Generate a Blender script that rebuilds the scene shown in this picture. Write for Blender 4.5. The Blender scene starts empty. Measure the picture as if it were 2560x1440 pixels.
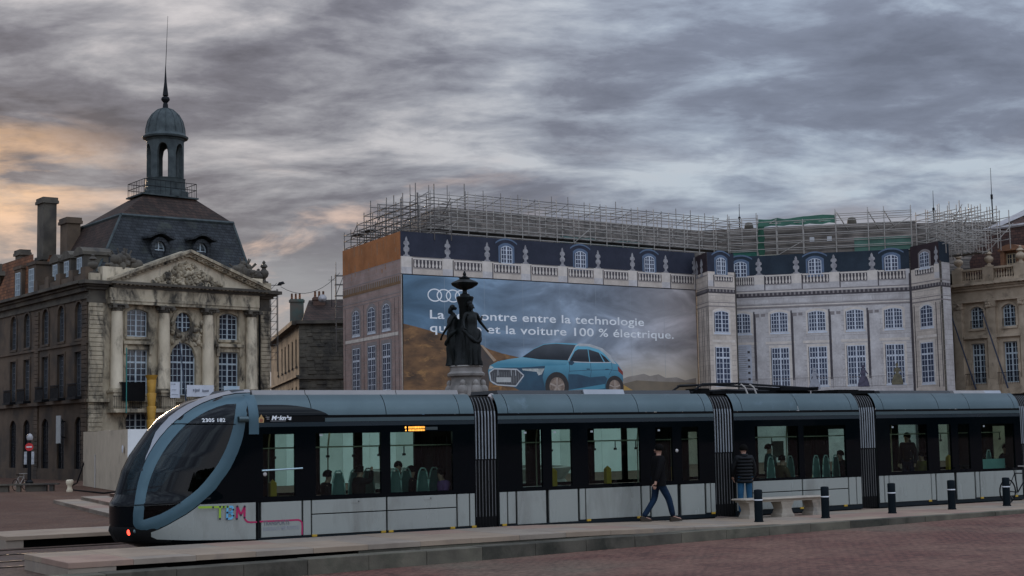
import bpy, bmesh, math, random
from mathutils import Vector, Matrix, Euler
R=math.radians; PI=math.pi
random.seed(7)
sc=bpy.context.scene; COL=sc.collection
# ------------------------------------------------------------------ camera, sky, sun, exposure
cd=bpy.data.cameras.new('camera'); cam=bpy.data.objects.new('camera',cd); COL.objects.link(cam)
cd.sensor_width=36; cd.lens=3800/2560*36; cd.clip_start=.5; cd.clip_end=3000
cam.matrix_world=Matrix.Translation((0,0,2.3))@Matrix.Rotation(PI/2+math.atan(368/3800),4,'X')@Matrix.Rotation(R(-1.1),4,'Z')
sc.camera=cam
sc.view_settings.view_transform='Standard'; sc.view_settings.look='None'
sc.view_settings.exposure=0; sc.view_settings.gamma=1; sc.view_settings.use_curve_mapping=False
SUN_EL,SUN_AZ=7,-21                # low evening sun behind the left wing (azimuth from +Y, west is left)
w=bpy.data.worlds.new('World'); sc.world=w; w.use_nodes=True
class NT:
    """tiny helper for node trees"""
    def __init__(s,t): s.t=t
    def n(s,typ,**k):
        nd=s.t.nodes.new(typ)
        ins=k.pop('ins',{})
        for a,b in k.items(): setattr(nd,a,b)
        for a,b in ins.items(): s.put(nd.inputs[a],b)
        return nd
    def put(s,sock,v):
        if isinstance(v,bpy.types.NodeSocket): s.t.links.new(v,sock)
        else: sock.default_value=v
    def m(s,op,a,b=None,c=None,clamp=False):
        nd=s.t.nodes.new('ShaderNodeMath'); nd.operation=op; nd.use_clamp=clamp
        for i,v in enumerate((a,b,c)):
            if v is not None: s.put(nd.inputs[i],v)
        return nd.outputs[0]
    def vm(s,op,a,b=None):
        nd=s.t.nodes.new('ShaderNodeVectorMath'); nd.operation=op
        s.put(nd.inputs[0],a)
        if b is not None: s.put(nd.inputs[1],b)
        return nd.outputs['Value'] if op in('DOT_PRODUCT','LENGTH') else nd.outputs[0]
    def mix(s,f,a,b,blend='MIX'):
        nd=s.t.nodes.new('ShaderNodeMix'); nd.data_type='RGBA'; nd.blend_type=blend; nd.clamp_factor=True
        s.put(nd.inputs[0],f)
        for i,v in ((6,a),(7,b)):
            if isinstance(v,(tuple,list)): v=(*v[:3],1)
            s.put(nd.inputs[i],v)
        return nd.outputs[2]
    def ramp(s,f,stops,interp='LINEAR'):
        nd=s.t.nodes.new('ShaderNodeValToRGB'); cr=nd.color_ramp; cr.interpolation=interp
        while len(cr.elements)<len(stops): cr.elements.new(.5)
        for e,(p,c) in zip(cr.elements,stops):
            e.position=p; e.color=(*c[:3],1) if isinstance(c,(tuple,list)) else (c,c,c,1)
        s.put(nd.inputs[0],f); return nd.outputs[0]
    def smooth(s,x,a,b):
        nd=s.t.nodes.new('ShaderNodeMapRange'); nd.interpolation_type='SMOOTHSTEP'
        s.put(nd.inputs[0],x); nd.inputs[1].default_value=a; nd.inputs[2].default_value=b
        return nd.outputs[0]
    def noise(s,vec,scale,detail=4,rough=.5,dist=0,dim='3D'):
        nd=s.t.nodes.new('ShaderNodeTexNoise'); nd.noise_dimensions=dim
        s.put(nd.inputs['Vector'],vec); nd.inputs['Scale'].default_value=scale
        nd.inputs['Detail'].default_value=detail; nd.inputs['Roughness'].default_value=rough; nd.inputs['Distortion'].default_value=dist
        return nd.outputs['Fac'] if 'Fac' in nd.outputs else nd.outputs[0]
def build_sky():
    t=w.node_tree; t.nodes.clear(); N=NT(t)
    out=N.n('ShaderNodeOutputWorld'); bg=N.n('ShaderNodeBackground')
    tc=N.n('ShaderNodeTexCoord'); d=tc.outputs['Generated']
    sx=N.n('ShaderNodeSeparateXYZ',ins={0:d}); x,y,z=sx.outputs
    zp=N.m('MAXIMUM',z,0.0); q=N.m('ADD',zp,.17)
    px=N.m('DIVIDE',x,q); py=N.m('DIVIDE',y,q)
    p=N.n('ShaderNodeCombineXYZ',ins={0:N.m('MULTIPLY',px,1.0),1:N.m('MULTIPLY',py,1.0),2:0.0}).outputs[0]
    rot=N.n('ShaderNodeMapping',ins={0:p}); rot.inputs['Rotation'].default_value=(0,0,R(-20)); rot.inputs['Scale'].default_value=(1.35,1.85,1); rot.inputs['Location'].default_value=(3.1,1.7,0)
    v=rot.outputs[0]
    wob=N.n('ShaderNodeTexNoise',ins={'Vector':v}); wob.inputs['Scale'].default_value=1.3; wob.inputs['Detail'].default_value=2
    v2=N.vm('ADD',v,N.vm('SCALE',N.vm('SUBTRACT',wob.outputs['Color'],(.5,.5,.5)))) 
    # scale node: default scale
    for nd in t.nodes:
        if nd.type=='VECT_MATH' and nd.operation=='SCALE': nd.inputs['Scale'].default_value=.30
    big=N.noise(v2,.85,2,.45); mid=N.noise(v2,2.5,9,.58,.15); fine=N.noise(v2,9.0,6,.62,.15)
    dens=N.m('ADD',N.m('ADD',N.m('MULTIPLY',big,.66),N.m('MULTIPLY',mid,.74)),N.m('MULTIPLY',fine,.20))
    dens=N.m('SUBTRACT',dens,.305)                     # about 0.5 on average
    # cloud deck: dark lilac bellies to paler blue gaps
    cool=N.ramp(dens,[(.29,SKY['belly']),(.45,SKY['mid']),(.545,SKY['pale']),(.67,SKY['gap'])])
    warmdeck=N.ramp(dens,[(.34,SKY['wbelly']),(.45,SKY['wmid']),(.55,SKY['wpale']),(.68,SKY['wgap'])])
    # how near to the setting sun, seen along the ground
    a=R(SUN_AZ); flat=N.n('ShaderNodeCombineXYZ',ins={0:x,1:y,2:0.0}).outputs[0]; flat=N.vm('NORMALIZE',flat)
    cosaz=N.vm('DOT_PRODUCT',flat,(math.sin(a),math.cos(a),0))
    west=N.smooth(cosaz,.86,.998)
    deck=N.mix(west,cool,warmdeck)
    # low belt of clear, hazy air under the deck with thin lit wisps in it
    belt=N.mix(west,SKY['belt'],SKY['wbelt'])
    el=N.m('ADD',z,N.m('MULTIPLY',N.m('SUBTRACT',mid,.5),.11))
    inbelt=N.m('SUBTRACT',1.0,N.smooth(el,.075,.15))
    sky=N.mix(inbelt,deck,belt)
    wv=N.n('ShaderNodeMapping',ins={0:d}); wv.inputs['Scale'].default_value=(9,9,34); wv.inputs['Location'].default_value=(.3,0,1.15)
    wn=N.noise(wv.outputs[0],1.0,6,.58,.35)
    wm=N.m('MULTIPLY',N.smooth(wn,.5,.68),N.m('MULTIPLY',N.smooth(z,.055,.085),N.m('SUBTRACT',1.0,N.smooth(z,.12,.2))))
    wm=N.m('MULTIPLY',wm,N.m('ADD',.25,N.m('MULTIPLY',west,.75)))
    sky=N.mix(wm,sky,N.mix(west,SKY['wisp'],SKY['wwisp']))
    # orange glow round the hidden sun
    e=R(SUN_EL+2.6); sd=(math.sin(a)*math.cos(e),math.cos(a)*math.cos(e),math.sin(e))
    dif=N.vm('SUBTRACT',d,sd); dif=N.vm('MULTIPLY',dif,(1,1,2.6)); dist=N.vm('LENGTH',dif)
    gl=N.m('SUBTRACT',1.0,N.smooth(dist,.0,.155))
    glw=N.m('MULTIPLY',gl,N.ramp(N.m('ADD',N.m('MULTIPLY',mid,.3),N.m('MULTIPLY',wn,.7)),[(.42,.03),(.49,.5),(.55,1)]))
    sky=N.mix(N.m('MULTIPLY',glw,.8),sky,SKY['glow'])
    # below the horizon the sky dome ends in dull ground haze
    sky=N.mix(N.smooth(z,-.02,.0),SKY['below'],sky)
    nish=N.n('ShaderNodeTexSky',sky_type='NISHITA',sun_disc=False,sun_elevation=R(SUN_EL),sun_rotation=R(SUN_AZ))
    # overcast luminance climbs from the horizon to the zenith (CIE overcast sky), and the unseen sky away from the sunset is brightened to light the facades
    cie=N.m('DIVIDE',N.m('ADD',1.0,N.m('MULTIPLY',zp,2.0)),1.42)
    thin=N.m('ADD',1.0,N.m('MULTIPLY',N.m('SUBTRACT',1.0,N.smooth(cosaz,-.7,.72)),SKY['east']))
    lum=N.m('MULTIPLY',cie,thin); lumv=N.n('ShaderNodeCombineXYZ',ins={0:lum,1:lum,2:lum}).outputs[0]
    above=N.smooth(z,-.02,0.0)
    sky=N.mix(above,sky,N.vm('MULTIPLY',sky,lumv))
    nsk=N.mix(1.0,nish.outputs[0],(.05,.05,.05),'MULTIPLY')
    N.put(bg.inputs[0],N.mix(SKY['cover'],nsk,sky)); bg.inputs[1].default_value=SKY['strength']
    t.links.new(bg.outputs[0],out.inputs[0])
SKY=dict(belly=(.118,.135,.182),mid=(.17,.195,.258),pale=(.255,.30,.378),gap=(.41,.475,.545),
 wbelly=(.085,.085,.105),wmid=(.15,.15,.178),wpale=(.26,.26,.285),wgap=(.46,.44,.45),
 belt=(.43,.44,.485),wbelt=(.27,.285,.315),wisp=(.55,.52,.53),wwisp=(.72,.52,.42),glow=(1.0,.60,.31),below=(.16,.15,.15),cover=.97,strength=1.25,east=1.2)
build_sky()
sl=bpy.data.lights.new('sun','SUN'); sl.energy=1.5; sl.angle=R(10); sl.color=(1,.72,.48)
so=bpy.data.objects.new('sun',sl); COL.objects.link(so)
so.rotation_euler=(Vector((math.sin(R(SUN_AZ))*math.cos(R(SUN_EL)),math.cos(R(SUN_AZ))*math.cos(R(SUN_EL)),math.sin(R(SUN_EL))))).to_track_quat('Z','Y').to_euler()
# ------------------------------------------------------------------ materials
MATS={}
def mat(name,col,rough=.7,metal=0,col2=None,scale=2.0,amt=1.0,bump=0,bscale=None,detail=6,spec=.5,stretch=(1,1,1),emit=None,estr=0,coat=0,dirt=None,dscale=.6,dlim=(.5,.7)):
    """principled material whose colour wanders between col and col2 in object space, with optional stains and fine relief"""
    if name in MATS: return MATS[name]
    m=bpy.data.materials.new(name); m.use_nodes=True; t=m.node_tree; N=NT(t)
    b=t.nodes['Principled BSDF']; b.inputs['Roughness'].default_value=rough; b.inputs['Metallic'].default_value=metal
    b.inputs['Specular IOR Level'].default_value=spec; b.inputs['Coat Weight'].default_value=coat
    tc=N.n('ShaderNodeTexCoord'); mp=N.n('ShaderNodeMapping',ins={0:tc.outputs['Object']}); mp.inputs['Scale'].default_value=stretch
    v=mp.outputs[0]
    if col2 is None: col2=tuple(c*.82 for c in col)
    f=N.noise(v,scale,detail,.6)
    f=N.ramp(f,[(.36,0),(.66,1)])
    f=N.m('MULTIPLY',f,amt)
    c=N.mix(f,col,col2)
    if dirt is not None:
        g=N.noise(v,dscale,8,.65,.4); g=N.ramp(g,[(dlim[0],0),(dlim[1],1)])
        c=N.mix(g,c,dirt)
    N.put(b.inputs['Base Color'],c)
    N.put(b.inputs['Roughness'],N.m('ADD',rough-.05,N.m('MULTIPLY',f,.1),clamp=True))
    if bump:
        bp=N.n('ShaderNodeBump'); bp.inputs['Strength'].default_value=bump; bp.inputs['Distance'].default_value=.03
        N.put(bp.inputs['Height'],N.noise(v,bscale or scale*6,5,.6)); N.put(b.inputs['Normal'],bp.outputs[0])
    if emit: b.inputs['Emission Color'].default_value=(*emit,1); b.inputs['Emission Strength'].default_value=estr
    MATS[name]=m; return m
def glassmat(name,tint,refl=1.0,rough=.02,clear=1.0):
    """thin tinted sheet of glass: filters what is behind it, mirrors by fresnel"""
    if name in MATS: return MATS[name]
    m=bpy.data.materials.new(name); m.use_nodes=True; t=m.node_tree; N=NT(t); t.nodes.clear()
    out=N.n('ShaderNodeOutputMaterial'); tr=N.n('ShaderNodeBsdfTransparent'); gl=N.n('ShaderNodeBsdfGlossy'); lw=N.n('ShaderNodeLayerWeight')
    tr.inputs[0].default_value=(*tint,1); gl.inputs['Roughness'].default_value=rough; gl.inputs[0].default_value=(.9,.95,1,1); lw.inputs[0].default_value=.5
    mx=N.n('ShaderNodeMixShader'); N.put(mx.inputs[0],N.m('MULTIPLY',N.m('ADD',.045,N.m('MULTIPLY',N.m('POWER',lw.outputs['Facing'],5.0),.9)),refl,clamp=True)); t.links.new(tr.outputs[0],mx.inputs[1]); t.links.new(gl.outputs[0],mx.inputs[2])
    t.links.new(mx.outputs[0],out.inputs[0]); MATS[name]=m; return m
def roofmat(name,c1,c2,w,h,dirt,lim=(.55,.72)):
    """roofing too far off to pick the slates apart: courses of varied slates with relief"""
    m=bpy.data.materials.new(name); m.use_nodes=True; t=m.node_tree; N=NT(t); b=t.nodes['Principled BSDF']; b.inputs['Roughness'].default_value=.7; b.inputs['Specular IOR Level'].default_value=.25
    tc=N.n('ShaderNodeTexCoord'); v=tc.outputs['Object']; x,y,z=N.n('ShaderNodeSeparateXYZ',ins={0:v}).outputs
    vv=N.n('ShaderNodeCombineXYZ',ins={0:N.m('ADD',x,N.m('MULTIPLY',y,.8)),1:z,2:0.0}).outputs[0]
    br=N.n('ShaderNodeTexBrick',ins={'Vector':vv}); br.inputs['Scale'].default_value=1; br.inputs['Brick Width'].default_value=w; br.inputs['Row Height'].default_value=h; br.inputs['Mortar Size'].default_value=.02
    br.inputs['Color1'].default_value=(*c1,1); br.inputs['Color2'].default_value=(*c2,1); br.inputs['Mortar'].default_value=(*[k*.35 for k in c2],1)
    c=N.mix(1.0,br.outputs['Color'],N.ramp(N.noise(v,.9,6,.6),[(.3,.55),(.7,1.5)]),'MULTIPLY')
    c=N.mix(N.ramp(N.noise(v,.6,8,.65,.4),[(lim[0],0),(lim[1],.8)]),c,dirt); N.put(b.inputs['Base Color'],c)
    bp=N.n('ShaderNodeBump'); bp.inputs['Strength'].default_value=.5; bp.inputs['Distance'].default_value=.03; N.put(bp.inputs['Height'],N.m('MULTIPLY',br.outputs['Fac'],-1.0)); N.put(b.inputs['Normal'],bp.outputs[0])
    MATS[name]=m; return m
# ------------------------------------------------------------------ mesh builder
class MB:
    def __init__(s,M=None): s.v=[];s.f=[];s.mi=[];s.M=M;s.cur=0;s.sm=[]
    def add(s,vs,fs,smooth=False):
        o=len(s.v); s.v+= [Vector(v) for v in vs]
        for f in fs: s.f.append([i+o for i in f]); s.mi.append(s.cur); s.sm.append(smooth)
        return s
    def box(s,x0,x1,y0,y1,z0,z1):
        return s.add([(x0,y0,z0),(x1,y0,z0),(x1,y1,z0),(x0,y1,z0),(x0,y0,z1),(x1,y0,z1),(x1,y1,z1),(x0,y1,z1)],
            [(0,3,2,1),(4,5,6,7),(0,1,5,4),(1,2,6,5),(2,3,7,6),(3,0,4,7)])
    def cbox(s,x0,x1,y0,y1,z0,z1,c=.01):
        """box with the front and top edges chamfered: front face inset by c"""
        vs=[(x0,y0+c,z0),(x1,y0+c,z0),(x1,y1,z0),(x0,y1,z0),(x0,y0+c,z1),(x1,y0+c,z1),(x1,y1,z1),(x0,y1,z1),
            (x0+c,y0,z0+c),(x1-c,y0,z0+c),(x1-c,y0,z1-c),(x0+c,y0,z1-c)]
        return s.add(vs,[(0,3,2,1),(4,5,6,7),(1,2,6,5),(2,3,7,6),(3,0,4,7),(8,9,10,11),(0,1,9,8),(1,5,10,9),(5,4,11,10),(4,0,8,11)])
    def prism(s,pts,y0,y1):
        """polygon in x,z pushed from y0 to y1"""
        n=len(pts); vs=[(p[0],y0,p[1]) for p in pts]+[(p[0],y1,p[1]) for p in pts]
        fs=[tuple(range(n)),tuple(range(2*n-1,n-1,-1))]+[(i,n+i,n+(i+1)%n,(i+1)%n) for i in range(n)]
        return s.add(vs,fs)
    def hprism(s,pts,z0,z1):
        n=len(pts); vs=[(p[0],p[1],z0) for p in pts]+[(p[0],p[1],z1) for p in pts]
        fs=[tuple(range(n-1,-1,-1)),tuple(range(n,2*n))]+[(i,(i+1)%n,n+(i+1)%n,n+i) for i in range(n)]
        return s.add(vs,fs)
    def flat(s,pts,y):
        return s.add([(p[0],y,p[1]) for p in pts],[tuple(range(len(pts)))])
    def frect(s,x0,x1,z0,z1,y): return s.flat([(x0,z0),(x1,z0),(x1,z1),(x0,z1)],y)
    def quad(s,a,b,c,d): return s.add([a,b,c,d],[(0,1,2,3)])
    def tube(s,a,b,r,n=6,r2=None):
        a=Vector(a);b=Vector(b);d=(b-a)
        if d.length<1e-6: return s
        q=d.to_track_quat('Z','Y'); r2=r if r2 is None else r2; vs=[]
        for P_,rr in ((a,r),(b,r2)):
            for i in range(n):
                t=2*PI*i/n; vs.append(P_+q@Vector((rr*math.cos(t),rr*math.sin(t),0)))
        return s.add(vs,[(i,(i+1)%n,n+(i+1)%n,n+i) for i in range(n)]+[tuple(range(n-1,-1,-1)),tuple(range(n,2*n))],True)
    def path(s,pts,r,n=6):
        for a,b in zip(pts[:-1],pts[1:]): s.tube(a,b,r,n)
        return s
    def lathe(s,prof,c=(0,0,0),n=20,sx=1,sy=1,fn=None):
        vs=[];k=len(prof)
        for r,z in prof:
            for i in range(n):
                t=2*PI*i/n; rr=r*(fn(t,z) if fn else 1)
                vs.append((c[0]+rr*math.cos(t)*sx,c[1]+rr*math.sin(t)*sy,c[2]+z))
        fs=[(j*n+i,j*n+(i+1)%n,(j+1)*n+(i+1)%n,(j+1)*n+i) for j in range(k-1) for i in range(n)]
        fs+=[tuple(range(n-1,-1,-1)),tuple(range((k-1)*n,k*n))]
        return s.add(vs,fs,True)
    def ball(s,c,r,n=8,sz=1.0,sx=1.0):
        prof=[(max(.001,r*math.sin(PI*i/n)),-r*sz*math.cos(PI*i/n)) for i in range(n+1)]
        return s.lathe(prof,c,n+2,sx=sx)
    def grid(s,rows,close=False):
        n=len(rows[0]); vs=[v for r in rows for v in r]; fs=[]
        for j in range(len(rows)-1):
            for i in range(n if close else n-1): fs.append((j*n+i,j*n+(i+1)%n,(j+1)*n+(i+1)%n,(j+1)*n+i))
        return s.add(vs,fs,True)
    def mesh(s,name,mats):
        me=bpy.data.meshes.new(name); vv=[(s.M@v if s.M else v) for v in s.v]
        me.from_pydata([tuple(v) for v in vv],[],s.f); 
        for m in (mats if isinstance(mats,(list,tuple)) else [mats]): me.materials.append(m)
        me.polygons.foreach_set('material_index',s.mi); me.polygons.foreach_set('use_smooth',s.sm)
        me.update(); bm=bmesh.new(); bm.from_mesh(me); bmesh.ops.recalc_face_normals(bm,faces=bm.faces); bm.to_mesh(me); bm.free()
        return me
    def build(s,name,mats,parent=None,label=None,sharp=True):
        me=s.mesh(name,mats); o=bpy.data.objects.new(name,me); COL.objects.link(o)
        if any(s.sm): me.set_sharp_from_angle(angle=R(40))
        if parent: o.parent=parent
        if label: o['label']=label
        return o
def link(name,me,parent=None,M=None,label=None):
    o=bpy.data.objects.new(name,me); COL.objects.link(o)
    if parent: o.parent=parent
    if M is not None: o.matrix_local=M
    if label: o['label']=label
    return o
def tag(o,label,cat,group=None):
    o['label']=label; o['category']=cat
    if group: o['group']=group
    return o
def thing(name,loc,rz,label,cat,group=None):
    o=bpy.data.objects.new(name,None); COL.objects.link(o); o.location=loc; o.rotation_euler=(0,0,rz); o.empty_display_size=.3
    return tag(o,label,cat,group)
def struct(o): o['kind']='structure'; return o
def stuff(o): o['kind']='stuff'; return o
def frame(o,ang,z=0): return Matrix.Translation((o[0],o[1],z))@Matrix.Rotation(R(ang),4,'Z')
def copy_tree(o,parent=None,**kw):
    c=o.copy(); COL.objects.link(c)
    if parent: c.parent=parent; c.matrix_parent_inverse=o.matrix_parent_inverse.copy()
    for ch in list(o.children): copy_tree(ch,c)
    return c
def text_mesh(txt,size,stretch=1.0,bold=0.0,spacing=1.0,align='LEFT'):
    cu=bpy.data.curves.new('lettering','FONT'); cu.body=txt; cu.size=size; cu.offset=bold; cu.space_character=spacing; cu.align_x=align; cu.fill_mode='BOTH' if hasattr(cu,'fill_mode') else cu.fill_mode
    o=bpy.data.objects.new('lettering',cu); COL.objects.link(o); bpy.context.view_layer.update()
    me=bpy.data.meshes.new_from_object(o.evaluated_get(bpy.context.evaluated_depsgraph_get()))
    bpy.data.objects.remove(o); bpy.data.curves.remove(cu)
    me.transform(Matrix.Diagonal((stretch,1,1,1))); me.name='lettering'
    return me
def put_text(txt,size,x,y,z,m,parent,M=None,name='lettering',stretch=1.0,bold=0.0,spacing=1.0,align='LEFT',slope=0,shear=0):
    me=text_mesh(txt,size,stretch,bold,spacing,align)
    if shear: 
        S=Matrix.Identity(4); S[0][1]=shear; me.transform(S)
    me.transform((M or Matrix.Identity(4))@Matrix.Translation((x,y,z))@Matrix.Rotation(slope,4,'Y')@Matrix.Rotation(PI/2,4,'X'))
    me.materials.clear(); me.materials.append(m)
    return link(name,me,parent)
# ------------------------------------------------------------------ shared materials
STONE=mat('weathered limestone',(.52,.44,.31),.85,col2=(.28,.23,.155),scale=.8,bump=.3,bscale=6,stretch=(1,1,.45),dirt=(.05,.043,.033),dscale=1.1,dlim=(.46,.63))
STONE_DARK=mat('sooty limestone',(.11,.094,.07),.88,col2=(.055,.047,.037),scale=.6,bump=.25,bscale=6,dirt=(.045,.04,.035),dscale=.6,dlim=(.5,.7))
STONE_SIDE=mat('ochre limestone with painted shade',(.12,.082,.052),.88,col2=(.058,.041,.028),scale=.5,bump=.25,bscale=6,dirt=(.05,.042,.034),dscale=.5,dlim=(.48,.7))  # side faces get less light than the front: that shade is in this colour
STONE_PALE=mat('pale limestone',(.70,.60,.44),.85,col2=(.50,.42,.30),scale=.9,bump=.25,bscale=8,stretch=(1,1,.45),dirt=(.13,.11,.085),dscale=1.0,dlim=(.54,.72))
SLATE=roofmat('slate roof courses',(.034,.038,.042),(.018,.021,.024),.45,.24,(.055,.062,.05),(.52,.7))
TILE=roofmat('brown tile roof courses',(.050,.028,.020),(.028,.017,.013),.4,.26,(.03,.028,.02))
RUST=roofmat('rusty red tile courses',(.24,.10,.045),(.14,.06,.032),.4,.26,(.07,.045,.03))
LEAD=mat('grey lead sheet',(.062,.078,.078),.6,spec=.3,metal=.1,col2=(.032,.042,.044),scale=1.5,bump=.1)
IRON=mat('dark iron',(.010,.011,.013),.6,metal=.2,spec=.2)
WINWHITE=mat('blue white window paint',(.46,.53,.56),.5,col2=(.36,.42,.46))
PANE=mat('dark window glass',(.018,.022,.032),.06,col2=(.03,.035,.05),scale=.7,spec=.6)
PANE_DULL=mat('dusty dark glass',(.02,.022,.026),.25,col2=(.035,.04,.05),scale=.7)
BLACK=mat('matt black',(.004,.004,.0045),.8,spec=.15)
GALV=mat('galvanised tube',(.40,.37,.33),.55,metal=.1,col2=(.26,.24,.215),scale=1)
GALV_DARK=mat('weathered scaffold tube',(.16,.145,.13),.6,metal=.3,col2=(.10,.09,.085),scale=1)
# ------------------------------------------------------------------ ground, tracks, platforms
TO=(-4.27,32.04); TA=32.63                     # tram frame: x along the track, y away from the viewer
TM=frame(TO,TA)
def setts(name,c1,c2,c3,bw,bh,mortar,bump=.5,patch=(.25,.23,.21),patch_lim=(.58,.7)):
    m=bpy.data.materials.new(name); m.use_nodes=True; t=m.node_tree; N=NT(t); b=t.nodes['Principled BSDF']; b.inputs['Roughness'].default_value=.8; b.inputs['Specular IOR Level'].default_value=.3
    tc=N.n('ShaderNodeTexCoord'); v=tc.outputs['Object']
    wob=N.n('ShaderNodeTexNoise',ins={'Vector':v}); wob.inputs['Scale'].default_value=1.5
    vv=N.vm('ADD',v,N.vm('MULTIPLY',N.vm('SUBTRACT',wob.outputs['Color'],(.5,.5,.5)),(.05,.05,0)))
    br=N.n('ShaderNodeTexBrick',ins={'Vector':vv}); br.inputs['Scale'].default_value=1; br.inputs['Brick Width'].default_value=bw; br.inputs['Row Height'].default_value=bh
    br.inputs['Mortar Size'].default_value=mortar; br.inputs['Mortar Smooth'].default_value=.4; br.inputs['Bias'].default_value=0
    br.inputs['Color1'].default_value=(*c1,1); br.inputs['Color2'].default_value=(*c2,1); br.inputs['Mortar'].default_value=(*[x*.45 for x in c2],1)
    n1=N.noise(v,.35,6,.6); n2=N.noise(v,9,4,.6); n3=N.noise(v,.11,4,.55,.3)
    c=N.mix(N.ramp(n1,[(.42,0),(.62,.8)]),br.outputs['Color'],c3)
    c=N.mix(N.ramp(n3,[(patch_lim[0],0),(patch_lim[1],.85)]),c,patch)
    c=N.mix(.8,c,N.mix(1.0,c,N.ramp(n2,[(.3,.4),(.7,1.5)]),'MULTIPLY'))
    n4=N.noise(v,.8,7,.68,.6); c=N.mix(N.ramp(n4,[(.56,0),(.70,.7)]),c,tuple(k*.42 for k in c2)); n5=N.noise(v,1.7,5,.6); c=N.mix(N.ramp(n5,[(.62,0),(.72,.45)]),c,tuple(k*1.5 for k in c3))
    N.put(b.inputs['Base Color'],c)
    bp=N.n('ShaderNodeBump'); bp.inputs['Strength'].default_value=bump; bp.inputs['Distance'].default_value=.02
    N.put(bp.inputs['Height'],N.m('ADD',N.m('MULTIPLY',br.outputs['Fac'],-1.0),N.m('MULTIPLY',n2,.8))); N.put(b.inputs['Normal'],bp.outputs[0])
    MATS[name]=m; return m
ROAD=setts('red setts',(.165,.070,.050),(.108,.047,.035),(.185,.10,.07),.22,.12,.012,patch=(.135,.112,.078),patch_lim=(.56,.70))
PLAZA=setts('brown setts',(.13,.062,.036),(.088,.043,.027),(.12,.068,.045),.2,.12,.012,patch=(.09,.055,.038))
def road_z(u): return max(-.26,min(.30,-.2+.0133*(u+3)))
def ground_sheet(name,us,ss,zf,m):
    b=MB(); b.grid([[(u,s,zf(u,s)) for u in us] for s in ss]); o=b.build(name,m); o.matrix_world=TM; return struct(o)
us=[-700,-300,-120,-60,-30,-20,-14,-10,-8,-6,-4,-2,0,2,4,6,8,10,12,14,16,18,20,24,30,36,45,60,120,300,800]
ground_sheet('road',us,[-400,-150,-60,-30,-20,-12,-8,-6,-4.5,-3.2],lambda u,s:road_z(u),ROAD)
ground_sheet('ground',us,[-3.2,-2.9,-2.5,6.2,8.5,9,20,40,70,120,300,1500],lambda u,s: road_z(u) if s<=-3.1 else (-.30 if s<9 else -.45),PLAZA)
tb=MB(); 
for a,b_ in zip(us[3:-2],us[4:-1]): tb.quad((a,-3.0 if b_<=-6 else -2.9,-.02),(b_,-3.0 if b_<=-6 else -2.9,-.02),(b_,6.0,-.02),(a,6.0,-.02))
TRACKM=setts('track setts',(.115,.065,.045),(.08,.048,.036),(.13,.09,.066),.24,.14,.014,patch=(.11,.10,.09))
track=tb.build('track_bed',TRACKM); track.matrix_world=TM; struct(track)
RAILM=mat('worn rail steel',(.10,.075,.06),.35,metal=.8,col2=(.05,.04,.035),scale=3)
for s in (.48,1.92,3.88,5.32):
    b=MB()
    b.box(-60,60,s-.035,s+.035,-.05,.002); b.box(-60,60,s+.075,s+.09,-.05,-.006); b.build('rail',RAILM,track)
SLABS=[mat('beige platform slab',(.32,.24,.17),.8,col2=(.25,.185,.13),scale=1.2,bump=.15,bscale=30,dirt=(.17,.135,.115),dscale=.8,dlim=(.58,.78)),
       mat('pink platform slab',(.31,.205,.15),.8,col2=(.25,.16,.12),scale=1.2,bump=.15,bscale=30,dirt=(.15,.12,.105),dscale=.8,dlim=(.58,.78)),
       mat('grey platform slab',(.29,.235,.18),.8,col2=(.22,.175,.135),scale=1.2,bump=.15,bscale=30,dirt=(.15,.13,.12),dscale=.8,dlim=(.58,.78))]
KERBS=[mat('grey kerb granite',(.105,.095,.073),.85,spec=.2,col2=(.062,.056,.044),scale=1.5,bump=.3,bscale=12,dirt=(.035,.035,.027),dscale=1.1,dlim=(.48,.68)),
       mat('light kerb granite',(.15,.135,.10),.85,spec=.2,col2=(.09,.08,.062),scale=1.5,bump=.3,bscale=12,dirt=(.07,.07,.05),dscale=1.0,dlim=(.5,.7))]
def zp(u): return .27 if u<5 else max(.175,.27-.019*(u-5))
def zk(u): return min(.172,max(.07,.12+.0055*(u-1)))
pc=MB()
pc.box(-5.85,-.4,-2.55,-.2,-.05,.165); pc.box(-.4,10.0,-2.7,-.2,-.05,.13); pc.box(10.0,34,-3.25,-.2,-.05,.10)
platform=pc.build('platform',BLACK); platform.matrix_world=TM; struct(platform)
def slab(u0,u1,s0,s1,z0,z1,th,m,parent,name,g=.006):
    b=MB(); c=.008; g=g/2
    a0,a1,b0,b1=u0+g,u1-g,s0+g,s1-g
    b.add([(a0,b0,z0-th),(a1,b0,z1-th),(a1,b1,z1-th),(a0,b1,z0-th),(a0,b0,z0-c),(a1,b0,z1-c),(a1,b1,z1-c),(a0,b1,z0-c),
           (a0+c,b0+c,z0),(a1-c,b0+c,z1),(a1-c,b1-c,z1),(a0+c,b1-c,z0)],
          [(0,3,2,1),(8,9,10,11)]+[(i,(i+1)%4,4+(i+1)%4,4+i) for i in range(4)]+[(4+i,4+(i+1)%4,8+(i+1)%4,8+i) for i in range(4)])
    return b.build(name,m,parent)
rs=random.Random(3)
u=-5.95; k=0
while u<33:
    L=1.15 if u>-5.9 else 1.15; u1=u+L
    rows=[(-2.95,-2.4),(-2.4,-1.3),(-1.3,-.13)] if u<9.8 else [(-3.2,-2.4),(-2.4,-1.3),(-1.3,-.13)]
    for r_,(s0,s1) in enumerate(rows):
        j=rs.uniform(-.003,.003)
        off=0 if r_%2==0 else .0
        slab(u+off,u1+off,s0,s1,zp(u)+j,zp(u1)+j,.10 if u<9.8 else .08,rs.choices(SLABS,(5,2,3))[0],platform,'slab')
    u=u1; k+=1
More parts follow.
